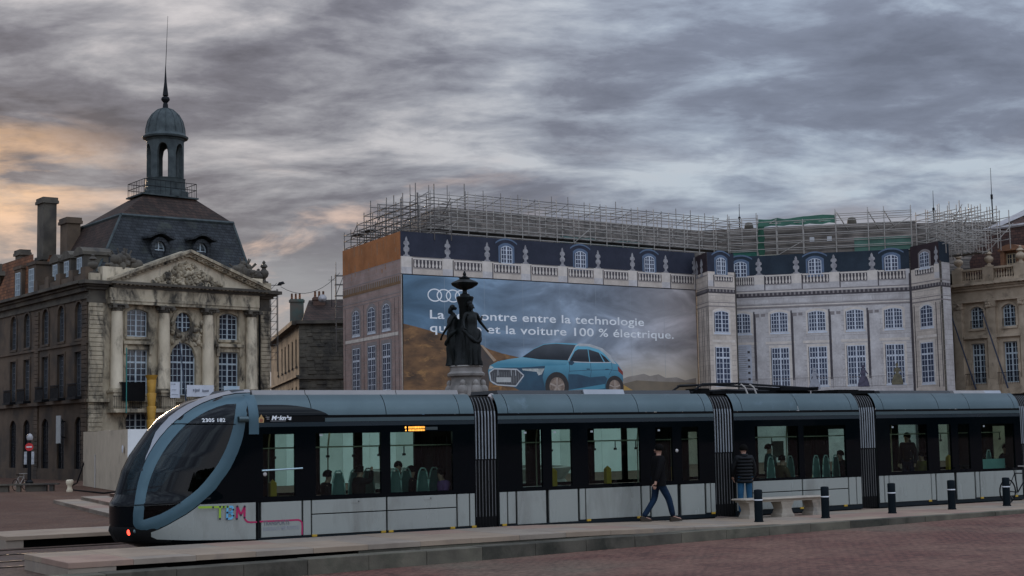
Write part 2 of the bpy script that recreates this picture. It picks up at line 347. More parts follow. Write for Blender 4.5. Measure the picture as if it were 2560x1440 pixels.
# light end block and riser stones under the platform edge
slab(-5.945,-5.1,-2.935,-.15,.165,.165,.22,SLABS[2],platform,'end_block')
u=-.4
while u<9.6:
    u1=min(u+1.35,9.75)
    slab(u,u1,-2.93,-2.62,zp(u)-.105,zp(u1)-.105,.22,rs.choice(KERBS),platform,'riser_stone'); u=u1
kb=MB(); kb.box(-9.2,34,-3.40,-2.98,-.5,-.06); kerb=kb.build('kerb',BLACK); kerb.matrix_world=TM; struct(kerb)
u=-9.2
while u<33:
    u1=u+1.25; j=rs.uniform(-.006,.006)
    slab(u,u1,-3.46+rs.uniform(-.006,.006),-2.96 if u<9.6 else -3.21,zk(u)+j,zk(u1)+j,.55,KERBS[1] if -2.6<u<0.2 else rs.choice(KERBS),kerb,'kerb_stone',.012); u=u1
# far platform across the second track, with its dark recessed front and pale end block
fp=MB(); fp.box(-4.4,40,6.25,8.1,-.4,.15); farp=fp.build('far_platform',BLACK); farp.matrix_world=TM; struct(farp)
u=-4.75
while u<30:
    slab(u,u+1.3,5.9,8.2,.25,.25,.09,rs.choice(SLABS),farp,'slab'); u+=1.3
slab(-4.75,-4.35,5.93,8.15,.158,.158,.5,SLABS[2],farp,'end_block')
# raised square round the fountain with three steps down to the street on the left
e0=(-21.618, 71.594); e1=(-15.204, 57.127)
ed=Vector((e1[0]-e0[0],e1[1]-e0[1],0)).normalized(); en=Vector((-ed.y,ed.x,0))     # en points to the right-hand side (up the steps)
if en.x<0: en=-en
E0=Vector((*e0,0)); E1=Vector((*e1,0))+ed*9
for i,(zt,m) in enumerate(((-.30,SLABS[2]),(-.15,SLABS[0]),(0.0,SLABS[2]))):
    a=E0+en*(1.1*i)+ed*(1.2*i); b_=E1+en*(1.1*i); b=MB()
    far=a+en*70; far2=b_+en*70
    nseg=9
    if i==2:
        b.hprism([a[:2],b_[:2],far2[:2],far[:2]][::1],-.6,zt); st=struct(b.build('raised_square',PLAZA)); 
    else:
        b.hprism([a[:2],b_[:2],(b_+en*2)[:2],(a+en*2)[:2]],-.6,zt-.02); stp=struct(b.build('step',SLABS[2]))
    par=st if i==2 else stp
    for k in range(nseg):                       # tread stones
        p=a.lerp(b_,k/nseg); q=a.lerp(b_,(k+1)/nseg); g=ed*.01
        b=MB(); b.hprism([(p+g)[:2],(q-g)[:2],(q-g+en*1.15)[:2],(p+g+en*1.15)[:2]],zt-.14,zt+.004); b.build('step_stone',rs.choice(SLABS),par)
# horizon filler: low far ground is the same sheet

# far bank of the river behind the viewer: a long dark line of trees and low hills (only mirrored in the tram's glass)
b=MB(); rb_=random.Random(12); rows=[[],[],[]]
for i in range(140):
    a=R(150+240*i/139-0); r=260+rb_.uniform(-8,8); x,y=r*math.cos(a),r*math.sin(a); h=13+5*math.sin(i*.31)+rb_.uniform(0,6)
    rows[0].append((x,y,-3)); rows[1].append((x*1.01,y*1.01,h*.7)); rows[2].append((x*1.04,y*1.04,h))
b.grid(rows); struct(b.build('hills',mat('dark far bank trees',(.035,.045,.03),.9,col2=(.02,.028,.02),scale=.05,spec=.1)))
# ------------------------------------------------------------------ facade helpers
def arch_h(x,x0,x1,rise):
    """height of a segmental or round arch above its spring line"""
    if rise<=0: return 0
    hw=(x1-x0)/2; rr=(hw*hw+rise*rise)/(2*rise); dx=x-(x0+x1)/2
    return math.sqrt(max(0,rr*rr-dx*dx))-(rr-rise)
def wall(mb,x0,x1,z0,z1,ops,y=0,dep=.35):
    """wall face at y with recessed openings (ax,bx,az,bz,rise); arch heads filled"""
    xs=sorted({x0,x1,*[v for o in ops for v in o[:2]]}); zs=sorted({z0,z1,*[v for o in ops for v in o[2:4]]})
    for i in range(len(xs)-1):
        for j in range(len(zs)-1):
            cx=(xs[i]+xs[i+1])/2; cz=(zs[j]+zs[j+1])/2
            if any(o[0]<cx<o[1] and o[2]<cz<o[3] for o in ops): continue
            mb.frect(xs[i],xs[i+1],zs[j],zs[j+1],y)
    for o in ops:
        a,b,c,d=o[:4]; rise=o[4] if len(o)>4 else 0
        mb.quad((a,y,c),(a,y+dep,c),(a,y+dep,d),(a,y,d)); mb.quad((b,y,c),(b,y,d),(b,y+dep,d),(b,y+dep,c))
        mb.quad((a,y,c),(b,y,c),(b,y+dep,c),(a,y+dep,c)); mb.quad((a,y,d),(a,y+dep,d),(b,y+dep,d),(b,y,d))
        if rise>0:
            n=10; sp=d-rise
            for k in range(n):
                p=a+(b-a)*k/n; q=a+(b-a)*(k+1)/n; hp=sp+arch_h(p,a,b,rise); hq=sp+arch_h(q,a,b,rise)
                mb.flat([(p,hp),(q,hq),(q,d),(p,d)],y+.001); mb.quad((p,y,hp),(q,y,hq),(q,y+dep,hq),(p,y+dep,hp))
def bars(mb,x0,x1,z0,z1,y0,y1,cols,rows,rise=0,fr=.08,mun=.045,mid=.13,transom=None,flat=False):
    """window joinery: frame, centre mullion, muntins; under an arch the uprights stop at the arch"""
    def put(a,b,c,d):
        if rise>0:
            top=z1-rise+min(arch_h(a,x0,x1,rise),arch_h(b,x0,x1,rise)); d=min(d,top)
            if c>=d-.01: return
        if flat: mb.frect(a,b,c,d,y0)
        else: mb.box(a,b,y0,y1,c,d)
    put(x0,x0+fr,z0,z1); put(x1-fr,x1,z0,z1); cx=(x0+x1)/2
    put(cx-mid/2,cx+mid/2,z0,z1)
    def hbar(zc,t):
        c,d=zc-t/2,zc+t/2; a,b=x0,x1
        if rise>0 and zc>z1-rise:
            hw=(x1-x0)/2
            n=20
            okx=[x0+(x1-x0)*i/n for i in range(n+1) if z1-rise+arch_h(x0+(x1-x0)*i/n,x0,x1,rise)>d]
            if len(okx)<2: return
            a,b=okx[0],okx[-1]
        e=.004
        for p,q in ((max(a,x0+fr+e),cx-mid/2-e),(cx+mid/2+e,min(b,x1-fr-e))):
            if q>p:
                if flat: mb.frect(p,q,c,d,y0)
                else: mb.box(p,q,y0+.01,y1-.01,c,d)
    hbar(z0+fr/2,fr)
    if rise<=0: hbar(z1-fr/2,fr)
    for r in range(1,rows): hbar(z0+(z1-z0)*r/rows,mun if r!=transom else mun*3)
    half=cols//2
    for c in range(1,half):
        for base in (x0,cx):
            xx=base+(cx-x0)*c/half
            put(xx-mun/2,xx+mun/2,z0+fr,z1-(fr if rise<=0 else 0))
    if rise>0:
        n=14
        for k in range(n):
            p=x0+(x1-x0)*k/n; q=x0+(x1-x0)*(k+1)/n; sp=z1-rise
            hp,hq=sp+arch_h(p,x0,x1,rise),sp+arch_h(q,x0,x1,rise)
            pts=[(p,hp-fr),(q,hq-fr),(q,hq),(p,hp)]
            if flat: mb.flat(pts,y0)
            else: mb.prism(pts,y0,y1)
def arched(x0,x1,z0,z1,rise,n=12):
    pts=[(x0,z0),(x1,z0)]
    if rise<=0: return pts+[(x1,z1),(x0,z1)]
    return pts+[(x1+(x0-x1)*k/n, z1-rise+arch_h(x1+(x0-x1)*k/n,x0,x1,rise)) for k in range(n+1)]
def window(parent,M,x0,x1,z0,z1,y=.2,rise=0,cols=4,rows=5,transom=None,fm=None,pm=None,surround=None,sill=True,sm=None,name='window',mid=.13):
    f=MB(M); bars(f,x0,x1,z0,z1,y,y+.08,cols,rows,rise,transom=transom,mid=mid); fo=f.build(name,fm or WINWHITE,parent)
    p=MB(M); p.flat(arched(x0,x1,z0,z1,rise),y+.05); p.build('pane',pm or PANE,fo)
    if sill:
        s=MB(M); s.box(x0-.16,x1+.16,-.14,.05,z0-.2,z0-.02); s.build('sill',sm or STONE,fo)
    if surround:
        s=MB(M); t=surround
        s.box(x0-t,x0-.003,-.07,.02,z0,z1-rise); s.box(x1+.003,x1+t,-.07,.02,z0,z1-rise)
        if rise<=0: s.box(x0-t,x1+t,-.07,.02,z1+.003,z1+t)
        else:
            n=12; sp=z1-rise
            for k in range(n):
                p_=x0-t+(x1-x0+2*t)*k/n; q_=x0-t+(x1-x0+2*t)*(k+1)/n
                ip=min(max(p_,x0),x1); iq=min(max(q_,x0),x1)
                s.prism([(p_,sp+arch_h(ip,x0,x1,rise)+.003 if x0<p_<x1 else sp),(q_,sp+arch_h(iq,x0,x1,rise)+.003 if x0<q_<x1 else sp),
                         (q_,sp+arch_h(q_,x0-t,x1+t,rise+t)+.01),(p_,sp+arch_h(p_,x0-t,x1+t,rise+t)+.01)],-.07,.02)
        s.build('surround',sm or STONE,fo)
    return fo
def cornice(mb,x0,x1,z,prof,y=0,e0=0,e1=0):
    """stacked mouldings: prof = [(projection, z offset bottom, z offset top)]"""
    mb.box(x0,x1,y-.02,y+.09,z+min(p[1] for p in prof)+.01,z+max(p[2] for p in prof)-.012)
    for pr,a,b in prof: mb.box(x0-pr*e0,x1+pr*e1,y-pr,y+.1,z+a,z+b-.002)
def urn(mb,c,h,r):
    prof=[(.5,0),(.5,.08),(.25,.1),(.2,.2),(.45,.3),(.55,.42),(.5,.52),(.28,.6),(.22,.66),(.42,.72),(.36,.8),(.15,.86),(.2,.92),(.05,1.0)]
    mb.lathe([(a*r*2,b*h) for a,b in prof],c,10)
def baluster(mb,c,h,r):
    prof=[(.9,0),(.9,.08),(.5,.12),(.95,.3),(.8,.45),(.4,.65),(.38,.8),(.8,.86),(.8,1)]
    mb.lathe([(a*r,b*h) for a,b in prof],c,8)
def lumps(mb,rng,n,x0,x1,y,z0,z1,r0,r1,inside=None):
    """carved relief: many small irregular rounded forms"""
    for _ in range(n):
        for t in range(20):
            x=rng.uniform(x0,x1); z=rng.uniform(z0,z1)
            if inside is None or inside(x,z): break
        r=rng.uniform(r0,r1); mb.ball((x,y,z),r,5,rng.uniform(.6,1.5),rng.uniform(.7,1.3))
# ------------------------------------------------------------------ domed stone building on the left
lb=thing('domed_building',(-31.64,113.06,0),R(44),'soot-streaked stone building with pediment, slate mansard roof and domed lantern with spire','building')
I=Matrix.Identity(4); S=Matrix.Rotation(R(-98),4,'Z')      # S: side face, x negative away from the front corner
GZ=-.6; W1=16.25
fu=[(3.22, 12.195),(4.946, 10.481)]; 
WU=1.78
xl,xm,xr=4.08,8.1,12.3                         # bay centres
# front wall
op=[(xl-.9,xl+.9,10.35,12.45,.25),(xl-.95,xl+.95,6.0,9.35,0),(xr-.9,xr+.9,10.35,12.45,.25),(xr-.95,xr+.95,6.0,9.35,0),
    (xm-1.15,xm+1.15,5.9,10.0,1.15),(xl-.95,xl+.95,1.6,4.95,.95),(xr-.95,xr+.95,1.6,4.95,.95),(xm-1.3,xm+1.3,-.4,4.95,1.3),(xm-.72,xm+.72,10.75,12.35,.72)]
b=MB(); wall(b,0,W1,GZ,14.05,op)
wf=b.build('wall',STONE,lb)
# closed rear masses behind the fronts
b=MB(); b.hprism([(.75,.36),(W1,.36),(W1+2.0,14.6),(2.75,14.6)],GZ,15.2); b.build('rear_block',STONE_DARK,lb)
window(lb,I,xl-.9,xl+.9,10.35,12.45,rise=.25,rows=5,surround=.22); window(lb,I,xr-.9,xr+.9,10.35,12.45,rise=.25,rows=5,surround=.22)
window(lb,I,xl-.95,xl+.95,6.0,9.35,rows=7,transom=5,surround=.25,sill=False); window(lb,I,xr-.95,xr+.95,6.0,9.35,rows=7,transom=5,surround=.25,sill=False)
window(lb,I,xm-1.15,xm+1.15,5.9,10.0,rise=1.15,cols=6,rows=8,transom=5,surround=.3,sill=False)
window(lb,I,xl-.95,xl+.95,1.6,4.95,rise=.95,rows=7,surround=.3); window(lb,I,xr-.95,xr+.95,1.6,4.95,rise=.95,rows=7,surround=.3)
window(lb,I,xm-1.3,xm+1.3,-.4,4.95,rise=1.3,rows=8,surround=.3,sill=False,fm=IRON)
# round window above the middle bay
b=MB(); 
for k in range(20):
    a0,a1=2*PI*k/20,2*PI*(k+1)/20
    for r0,r1,y0,y1 in ((.74,1.05,-.12,.02),):
        b.prism([(xm+r0*math.cos(a0),11.6+r0*1.05*math.sin(a0)),(xm+r1*math.cos(a0),11.6+r1*1.05*math.sin(a0)),(xm+r1*math.cos(a1),11.6+r1*1.05*math.sin(a1)),(xm+r0*math.cos(a1),11.6+r0*1.05*math.sin(a1))],y0,y1)
b.build('oculus_surround',STONE,lb)
f=MB(); f.box(xm-.06,xm+.06,.1,.16,10.8,12.38)
for x in (-.38,.38): f.box(xm+x-.025,xm+x+.025,.1,.16,10.95,12.2)
for z in (11.2,11.6,12.0): f.box(xm-.7,xm-.07,.11,.15,z-.025,z+.025); f.box(xm+.07,xm+.7,.11,.15,z-.025,z+.025)
fo=f.build('oculus_window',WINWHITE,lb); p=MB(); p.add([(xm+.74*math.cos(2*PI*k/20),.17,11.6+.8*math.sin(2*PI*k/20)) for k in range(20)],[tuple(range(20))]); p.build('pane',PANE,fo)
rg=random.Random(11)
b=MB(); lumps(b,rg,70,xm-1.7,xm+1.7,-.03,9.7,11.6,.08,.22,lambda x,z: abs(x-xm)>.9 or 10.15<z<10.7); b.build('carved_relief',STONE,lb)
# four engaged columns on pedestals
for cx in (2.2,6.25,10.2,14.3):
    b=MB(); b.lathe([(.50,6.3),(.50,6.5),(.47,6.55),(.46,9),(.42,11.7),(.40,12.2)],(cx,-.28,0),18); c=b.build('column',STONE_PALE,lb)
    b=MB(); b.box(cx-.62,cx+.62,-.95,.05,4.85,6.05); b.box(cx-.7,cx+.7,-1.03,.06,6.052,6.2); b.lathe([(.62,6.2),(.62,6.28),(.55,6.3),(.55,6.36)],(cx,-.28,0),16); b.build('pedestal',STONE,c)
    b=MB(); b.lathe([(.41,12.2),(.46,12.24),(.42,12.3),(.48,12.6)],(cx,-.28,0),16)
    for sx in (-1,1):
        for sy in (-.62,.0): b.lathe([(.17,-.1),(.17,.1)],(cx+sx*.5,-.28+sy,12.5),10)
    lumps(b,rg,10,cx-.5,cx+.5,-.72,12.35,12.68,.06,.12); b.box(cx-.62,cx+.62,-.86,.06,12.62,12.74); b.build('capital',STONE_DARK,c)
# entablature, cornice with modillions, pediment
b=MB(); b.box(1.5,14.8,-.66,.05,12.75,12.98); b.box(1.5,14.8,-.72,.05,12.982,13.2); b.box(1.45,14.85,-.64,.05,13.202,13.95); b.build('entablature',STONE,lb)
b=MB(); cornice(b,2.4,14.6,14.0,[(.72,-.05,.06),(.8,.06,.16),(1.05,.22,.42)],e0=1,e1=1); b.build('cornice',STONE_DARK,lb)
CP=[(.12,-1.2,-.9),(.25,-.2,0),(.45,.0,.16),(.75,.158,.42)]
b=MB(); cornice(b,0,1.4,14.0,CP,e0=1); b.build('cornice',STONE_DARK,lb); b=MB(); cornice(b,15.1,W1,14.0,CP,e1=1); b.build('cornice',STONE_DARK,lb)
for k in range(44):
    x=.35+k*.375
    if x>16.2: break
    b=MB(); y=-.98 if 1.5<x<15.5 else -.7
    b.box(x-.09,x+.09,y,-.2,14.165,14.215); b.build('modillion',STONE,lb)
ap=(8.2,17.0); lo=(1.35,14.42); ro=(15.65,14.42)
b=MB(); b.flat([(1.7,14.43),(15.2,14.43),(8.2,16.7)],-.45); b.flat([(1.7,14.43),(15.2,14.43),(8.2,16.7)],.6); b.build('tympanum',STONE_PALE,lb)
for p0,p1 in ((lo,ap),(ap,ro)):
    b=MB()
    for pr,a,c in ((.75,-.28,-.10),(.9,-.10,.02),(1.08,.02,.24)):
        b.prism([(p0[0],p0[1]+a),(p1[0],p1[1]+a),(p1[0],p1[1]+c-.002),(p0[0],p0[1]+c-.002)],-pr,.7)
    b.build('raking_cornice',STONE,lb)
    for k in range(1,20):
        t=k/20; x=p0[0]+(p1[0]-p0[0])*t; z=p0[1]+(p1[1]-p0[1])*t
        if 2.2<x<14.6: b=MB(); b.box(x-.09,x+.09,-.87,-.5,z-.22,z-.105); b.build('modillion',STONE,lb)
b=MB(); lumps(b,rg,230,4.6,12,-.5,14.5,16.3,.06,.2,lambda x,z: abs(x-8.2)<(16.4-z)*1.75 and z-14.5<1.9-abs(x-8.2)*.42); b.build('pediment_relief',STONE,lb)
# attic blocks, trophies, urns at the corners
for q_ in ((1.0,4.6,15.55),(11.9,15.4,15.4)): b=MB(); b.box(q_[0],q_[1],-.3,.5,14.45,q_[2]); b.build('attic_block',STONE_PALE,lb)
for x0,x1,n in ((1.3,4.4,46),(12.4,15.2,46)):
    b=MB(); lumps(b,rg,n,x0,x1,.0,15.5,16.7,.14,.38,lambda x,z,x0=x0,x1=x1: z-15.4<1.25-abs(x-(x0+x1)/2)*.6); 
    for k in range(7): a=rg.uniform(.4,2.7); b.tube(((x0+x1)/2,.1,15.6),((x0+x1)/2+1.7*math.cos(a),.1,15.6+1.5*math.sin(a)),.06,5)
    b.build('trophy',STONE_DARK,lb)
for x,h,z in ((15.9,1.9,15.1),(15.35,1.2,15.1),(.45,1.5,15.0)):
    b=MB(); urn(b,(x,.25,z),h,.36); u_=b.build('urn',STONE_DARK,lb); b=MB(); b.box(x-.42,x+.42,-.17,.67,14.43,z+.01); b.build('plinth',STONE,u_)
# rusticated corner piers: every course is a stone
def quoins(M,x0,x1,z0,z1,m,y=-.12,h=.33,every=1):
    n=int((z1-z0)/h); h=(z1-z0)/n; me=None
    for k in range(n):
        b=MB(M); j=rg.uniform(-.012,.012); b.cbox(x0,x1,y+j,.02,z0+k*h+.015,z0+(k+1)*h-.015,.025); b.build('quoin_stone',m,lb)
quoins(I,.0,1.15,-.5,12.8,STONE); quoins(I,15.35,W1-.005,-.5,12.8,STONE)
b=MB(); b.tube((15.2,-.1,4),(15.2,-.1,14),.07,6); b.build('downpipe',IRON,lb)
# string course and first floor balcony
b=MB(); b.box(-.1,W1+.1,-.35,.05,5.35,5.6); b.box(1.5,15.0,-1.15,.05,4.55,4.83); b.build('string_course',STONE,lb)
b=MB()
for k in range(70):
    x=1.6+k*.19; b.tube((x,-1.05,4.84),(x,-1.05,5.75),.014,4)
b.box(1.5,14.95,-1.07,-1.03,5.75,5.8); b.box(1.5,14.95,-1.07,-1.03,4.95,4.98); b.build('balcony_railing',IRON,lb)
for x0,x1 in ((xl-1.3,xl+1.3),(xr-1.3,xr+1.3)):
    b=MB(); b.box(x0,x1,-.3,.05,9.75,9.98); b.box(x0+.1,x0+.35,-.22,.03,9.0,9.74); b.box(x1-.35,x1-.1,-.22,.03,9.0,9.74); b.build('hood',STONE,lb)
# ---- side face along the street (x runs to negative, away from the corner)
sbays=[(-1.955, 11.905)[0],(-5.786, 11.88)[0],(-9.357, 11.819)[0],(-13.8, 11.803)[0],(-17.254, 11.703)[0]]
ops=[]
for x in sbays:
    ops+=[(x-.75,x+.75,10.2,13.0,.75),(x-.75,x+.75,5.85,9.2,0),(x-.8,x+.8,-.4,4.3,.5)]
ops.sort()
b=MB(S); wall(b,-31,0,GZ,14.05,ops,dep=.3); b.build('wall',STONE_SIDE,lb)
for x in sbays:
    window(lb,S,x-.75,x+.75,10.2,13.0,y=.14,rise=.75,rows=6,pm=PANE_DULL,fm=mat('grey window paint',(.10,.11,.12),.6),sm=STONE_SIDE,surround=.2,mid=.1)
    window(lb,S,x-.75,x+.75,5.85,9.2,y=.14,rows=7,pm=PANE_DULL,fm=MATS['grey window paint'],sm=STONE_SIDE,surround=.2,sill=False,mid=.1)
    window(lb,S,x-.8,x+.8,-.4,4.3,y=.14,rise=.5,rows=7,pm=PANE_DULL,fm=IRON,sm=STONE_SIDE,sill=False,mid=.1)
    b=MB(S); b.box(x-.95,x+.95,-.6,.05,5.62,5.8)
    for k in range(11): xx=x-.85+k*.17; b.tube((xx,-.52,5.8),(xx,-.52,6.75),.022,4)
    b.box(x-.95,x+.95,-.55,-.49,6.75,6.82); b.box(x-.95,x+.95,-.53,-.51,5.82,6.6); b.build('side_balcony',IRON,lb)
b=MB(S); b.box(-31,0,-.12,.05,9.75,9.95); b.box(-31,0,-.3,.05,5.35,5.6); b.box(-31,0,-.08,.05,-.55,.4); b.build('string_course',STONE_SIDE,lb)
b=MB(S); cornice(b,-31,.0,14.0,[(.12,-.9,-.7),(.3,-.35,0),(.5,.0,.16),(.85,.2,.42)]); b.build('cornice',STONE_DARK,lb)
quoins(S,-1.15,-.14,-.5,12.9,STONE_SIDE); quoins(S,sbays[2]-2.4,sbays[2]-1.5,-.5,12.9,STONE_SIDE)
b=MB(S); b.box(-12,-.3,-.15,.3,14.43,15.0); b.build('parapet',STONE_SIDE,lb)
for x in (-.6,-3.2,-6.0,-8.6,-11.2): 
    b=MB(S); b.box(x-.45,x+.45,-.25,.4,14.43,15.5); b.build('parapet_pier',STONE_SIDE,lb)
# ---- mansard roof, upper roof, platform and lantern
e=Vector((math.cos(R(82)),math.sin(R(82)),0))
BL=Vector((1.1,1.0,15.0)); BR=Vector((15.5,1.0,15.0)); TL=Vector((4.45,3.2,20.15)); TR=Vector((14.85,3.2,20.35))
BL2,BR2=BL+e*13.2,BR+e*13.2; TL2,TR2=TL+e*9.8,TR+e*9.8
b=MB(); b.quad(BL,BR,TR,TL); b.quad(BR,BR2,TR2,TR); b.quad(BR2,BL2,TL2,TR2); b.build('mansard_roof',SLATE,lb)
b=MB(); b.quad(BL2,BL,TL,TL2); b.build('mansard_side_roof',TILE,lb)
PL=Vector((7.45,4.9,22.2)); PR=Vector((12.3,4.9,22.3)); PL2=PL+e*3.3; PR2=PR+e*3.3
up=Vector((0,0,.012))
b=MB()
for q in ((TL,TR,PR,PL),(TR,TR2,PR2,PR),(TR2,TL2,PL2,PR2),(TL2,TL,PL,PL2),(PL,PR,PR2,PL2)): b.quad(*[v+up for v in q])
b.build('upper_roof',TILE,lb)
b=MB()
for a,c in ((TL,TR),(TR,TR2),(TL,TL2)): b.tube(a,c,.16,6)
for a,c in ((BL,TL),(BR,TR)): b.tube(a,c,.1,6)
b.build('lead_ridge',LEAD,lb)
b=MB(); b.hprism([tuple((PL-e*.25+Vector((-.2,0,0)))[:2]),tuple((PR-e*.25+Vector((.2,0,0)))[:2]),tuple((PR2+Vector((.2,0,0)))[:2]),tuple((PL2+Vector((-.2,0,0)))[:2])],22.3,22.42); b.build('roof_platform',LEAD,lb)
b=MB(); z0=22.42
ring=[PL-e*.2,PR-e*.2,PR2,PL2]
for i in range(4):
    a,c=ring[i],ring[(i+1)%4]
    for zz in (1.15,.62): b.tube((a.x,a.y,z0+zz),(c.x,c.y,z0+zz),.03,5)
    for k in range(11):
        q=a.lerp(c,k/10); b.tube((q.x,q.y,z0),(q.x,q.y,z0+1.15),.03 if k%5==0 else .014,4)
b.build('platform_railing',IRON,lb)
LC=(10.4,6.5)
b=MB(); b.lathe([(1.95,22.4),(1.95,22.9),(1.7,23.0),(1.66,23.9),(1.72,24.0),(1.5,24.05)],(LC[0],LC[1],0),8); lan=b.build('lantern_base',LEAD,lb)
# arcaded drum: eight piers with arches between
b=MB(); zb,zt=24.0,27.25; ro_,ri_=1.52,1.18
def drum_pt(r,a,z): return (LC[0]+r*math.cos(a),LC[1]+r*math.sin(a),z)
nA=6; off=R(-90-44-15+20)
for k in range(nA):
    c0=off+2*PI*k/nA; hw=2*PI/nA/2; pw=hw*.40
    steps=8; aw=hw-pw
    for sgn in (-1,1):
        pts=[c0+hw*sgn-sgn*pw*t/3 for t in range(4)]
        for a,c in zip(pts[:-1],pts[1:]):
            vs=[drum_pt(r,t,z) for z in (zb,zt) for r,t in ((ro_,a),(ro_,c),(ri_,c),(ri_,a))]
            b.add(vs,[(0,1,5,4),(1,2,6,5),(2,3,7,6),(3,0,4,7),(4,5,6,7)])
    for s_ in range(steps):
        t0=-aw+2*aw*s_/steps; t1=-aw+2*aw*(s_+1)/steps
        h0=26.05+.85*math.sqrt(max(0,1-(t0/aw)**2)); h1=26.05+.85*math.sqrt(max(0,1-(t1/aw)**2))
        vs=[drum_pt(ro_,c0+t0,h0),drum_pt(ro_,c0+t1,h1),drum_pt(ri_,c0+t1,h1),drum_pt(ri_,c0+t0,h0),drum_pt(ro_,c0+t0,zt),drum_pt(ro_,c0+t1,zt),drum_pt(ri_,c0+t1,zt),drum_pt(ri_,c0+t0,zt)]
        b.add(vs,[(0,1,5,4),(2,3,7,6),(0,3,2,1),(4,5,6,7)])
b.build('lantern_drum',LEAD,lb)
b=MB(); b.lathe([(1.55,27.2),(1.62,27.3),(1.6,27.36),(1.85,27.42),(1.9,27.56),(1.78,27.62),(1.62,27.85),(1.58,28.3),(1.42,28.95),(1.1,29.5),(.7,29.85),(.3,30.0),(.18,30.05)],(LC[0],LC[1],0),24); dm=b.build('dome',LEAD,lb)
b=MB()
for k in range(12):
    a=2*PI*k/12; b.path([drum_pt(r,a,z) for r,z in ((1.63,27.85),(1.6,28.3),(1.44,28.95),(1.12,29.5),(.72,29.86),(.2,30.06))],.03,4)
b.build('dome_rib',LEAD,dm)
b=MB(); b.lathe([(.24,30.0),(.2,30.4),(.16,30.5),(.34,30.72),(.36,30.82),(.3,30.98),(.12,31.08),(.24,31.12),(.1,32.3),(.05,33.2),(.03,33.6)],(LC[0],LC[1],0),12); fin=b.build('finial',IRON,lb)
b=MB(); b.tube((LC[0],LC[1],33.4),(LC[0]+.26,LC[1]+.1,38.0),.032,5,.014); b.build('spire_rod',IRON,lb)
# oval dormers on the front slope
def dormer_front(px):
    x,z=px; y=1.0+(z-15)*2.2/5.2-.35; b=MB()
    for k in range(18):
        a0,a1=2*PI*k/18,2*PI*(k+1)/18
        b.prism([(x+.52*math.cos(a0),z+.68*math.sin(a0)),(x+.85*math.cos(a0),z+1.0*math.sin(a0)),(x+.85*math.cos(a1),z+1.0*math.sin(a1)),(x+.52*math.cos(a1),z+.68*math.sin(a1))],y,y+1.1)
    n=10
    for k in range(n):
        p=x-1.25+2.5*k/n; q=x-1.25+2.5*(k+1)/n; h=lambda t: z+.82+.42*math.cos((t-x)/1.25*PI/2)**2*1.0
        b.prism([(p,h(p)),(q,h(q)),(q,h(q)+.16),(p,h(p)+.16)],y-.25,y+1.5)
    b.box(x-.85,x-.5,y+.05,y+1,z-1.1,z-.6); b.box(x+.5,x+.85,y+.05,y+1,z-1.1,z-.6)
    d=b.build('dormer',SLATE,lb)
    f=MB(); f.box(x-.05,x+.05,y+.3,y+.36,z-.66,z+.66); f.box(x-.5,x-.06,y+.31,y+.35,z-.04,z+.04); f.box(x+.06,x+.5,y+.31,y+.35,z-.04,z+.04)
    for k in range(18):
        a0,a1=2*PI*k/18,2*PI*(k+1)/18; f.prism([(x+.44*math.cos(a0),z+.6*math.sin(a0)),(x+.52*math.cos(a0),z+.68*math.sin(a0)),(x+.52*math.cos(a1),z+.68*math.sin(a1)),(x+.44*math.cos(a1),z+.6*math.sin(a1))],y+.29,y+.37)
    f.build('dormer_window',WINWHITE,d)
    p=MB(); p.add([(x+.5*math.cos(2*PI*k/18),y+.4,z+.66*math.sin(2*PI*k/18)) for k in range(18)],[tuple(range(18))]); p.build('pane',mat('pale window reflection glass',(.16,.20,.22),.12,col2=(.08,.1,.12),scale=2),d)
dormer_front(tuple(a+b_ for a,b_ in zip((6.803, 17.441),(.28,.0)))); dormer_front(tuple(a+b_ for a,b_ in zip((10.678, 17.588),(.28,0))))
# dormers and chimneys on the side
for x in (-2.6,-5.4,-8.0):
    b=MB(S); b.box(x-.85,x+.85,.25,2.2,15.0,16.6); b.box(x-1.0,x+1.0,.1,2.4,16.6,16.85)
    for k in range(8):
        p=x-1+2*k/8; q=x-1+2*(k+1)/8; b.prism([(p,16.85),(q,16.85),(q,16.86+arch_h(q,x-1,x+1,.4)),(p,16.86+arch_h(p,x-1,x+1,.4))],.1,2.4)
    d=b.build('dormer',STONE_DARK,lb); b=MB(S); b.frect(x-.5,x+.5,15.2,16.45,.245); b.build('pane',PANE_DULL,d)
    f=MB(S); bars(f,x-.5,x+.5,15.2,16.45,.2,.24,4,3,mun=.05,mid=.1); f.build('dormer_window',WINWHITE,d)
def chimney(M,x0,x1,y0,y1,z0,z1,m,cap=.25):
    b=MB(M); b.box(x0,x1,y0,y1,z0,z1-.5); b.box(x0-cap,x1+cap,y0-cap,y1+cap,z1-.5,z1-.25); b.box(x0-cap*.6,x1+cap*.6,y0-cap*.6,y1+cap*.6,z1-.25,z1); c=b.build('chimney',m,lb)
    return c
chimney(S,-16.2,-14.6,1.5,2.6,14.3,22.9,STONE_DARK,.15); b=MB(S); b.box(-16.35,-14.45,1.35,2.75,17.6,17.9); b.build('chimney_band',STONE_DARK,lb)
chimney(S,-13.4,-11.7,2.5,3.6,15.0,20.9,STONE_SIDE,.15); chimney(S,-24.0,-22.6,2.2,3.0,15.0,19.4,STONE_DARK,.15)
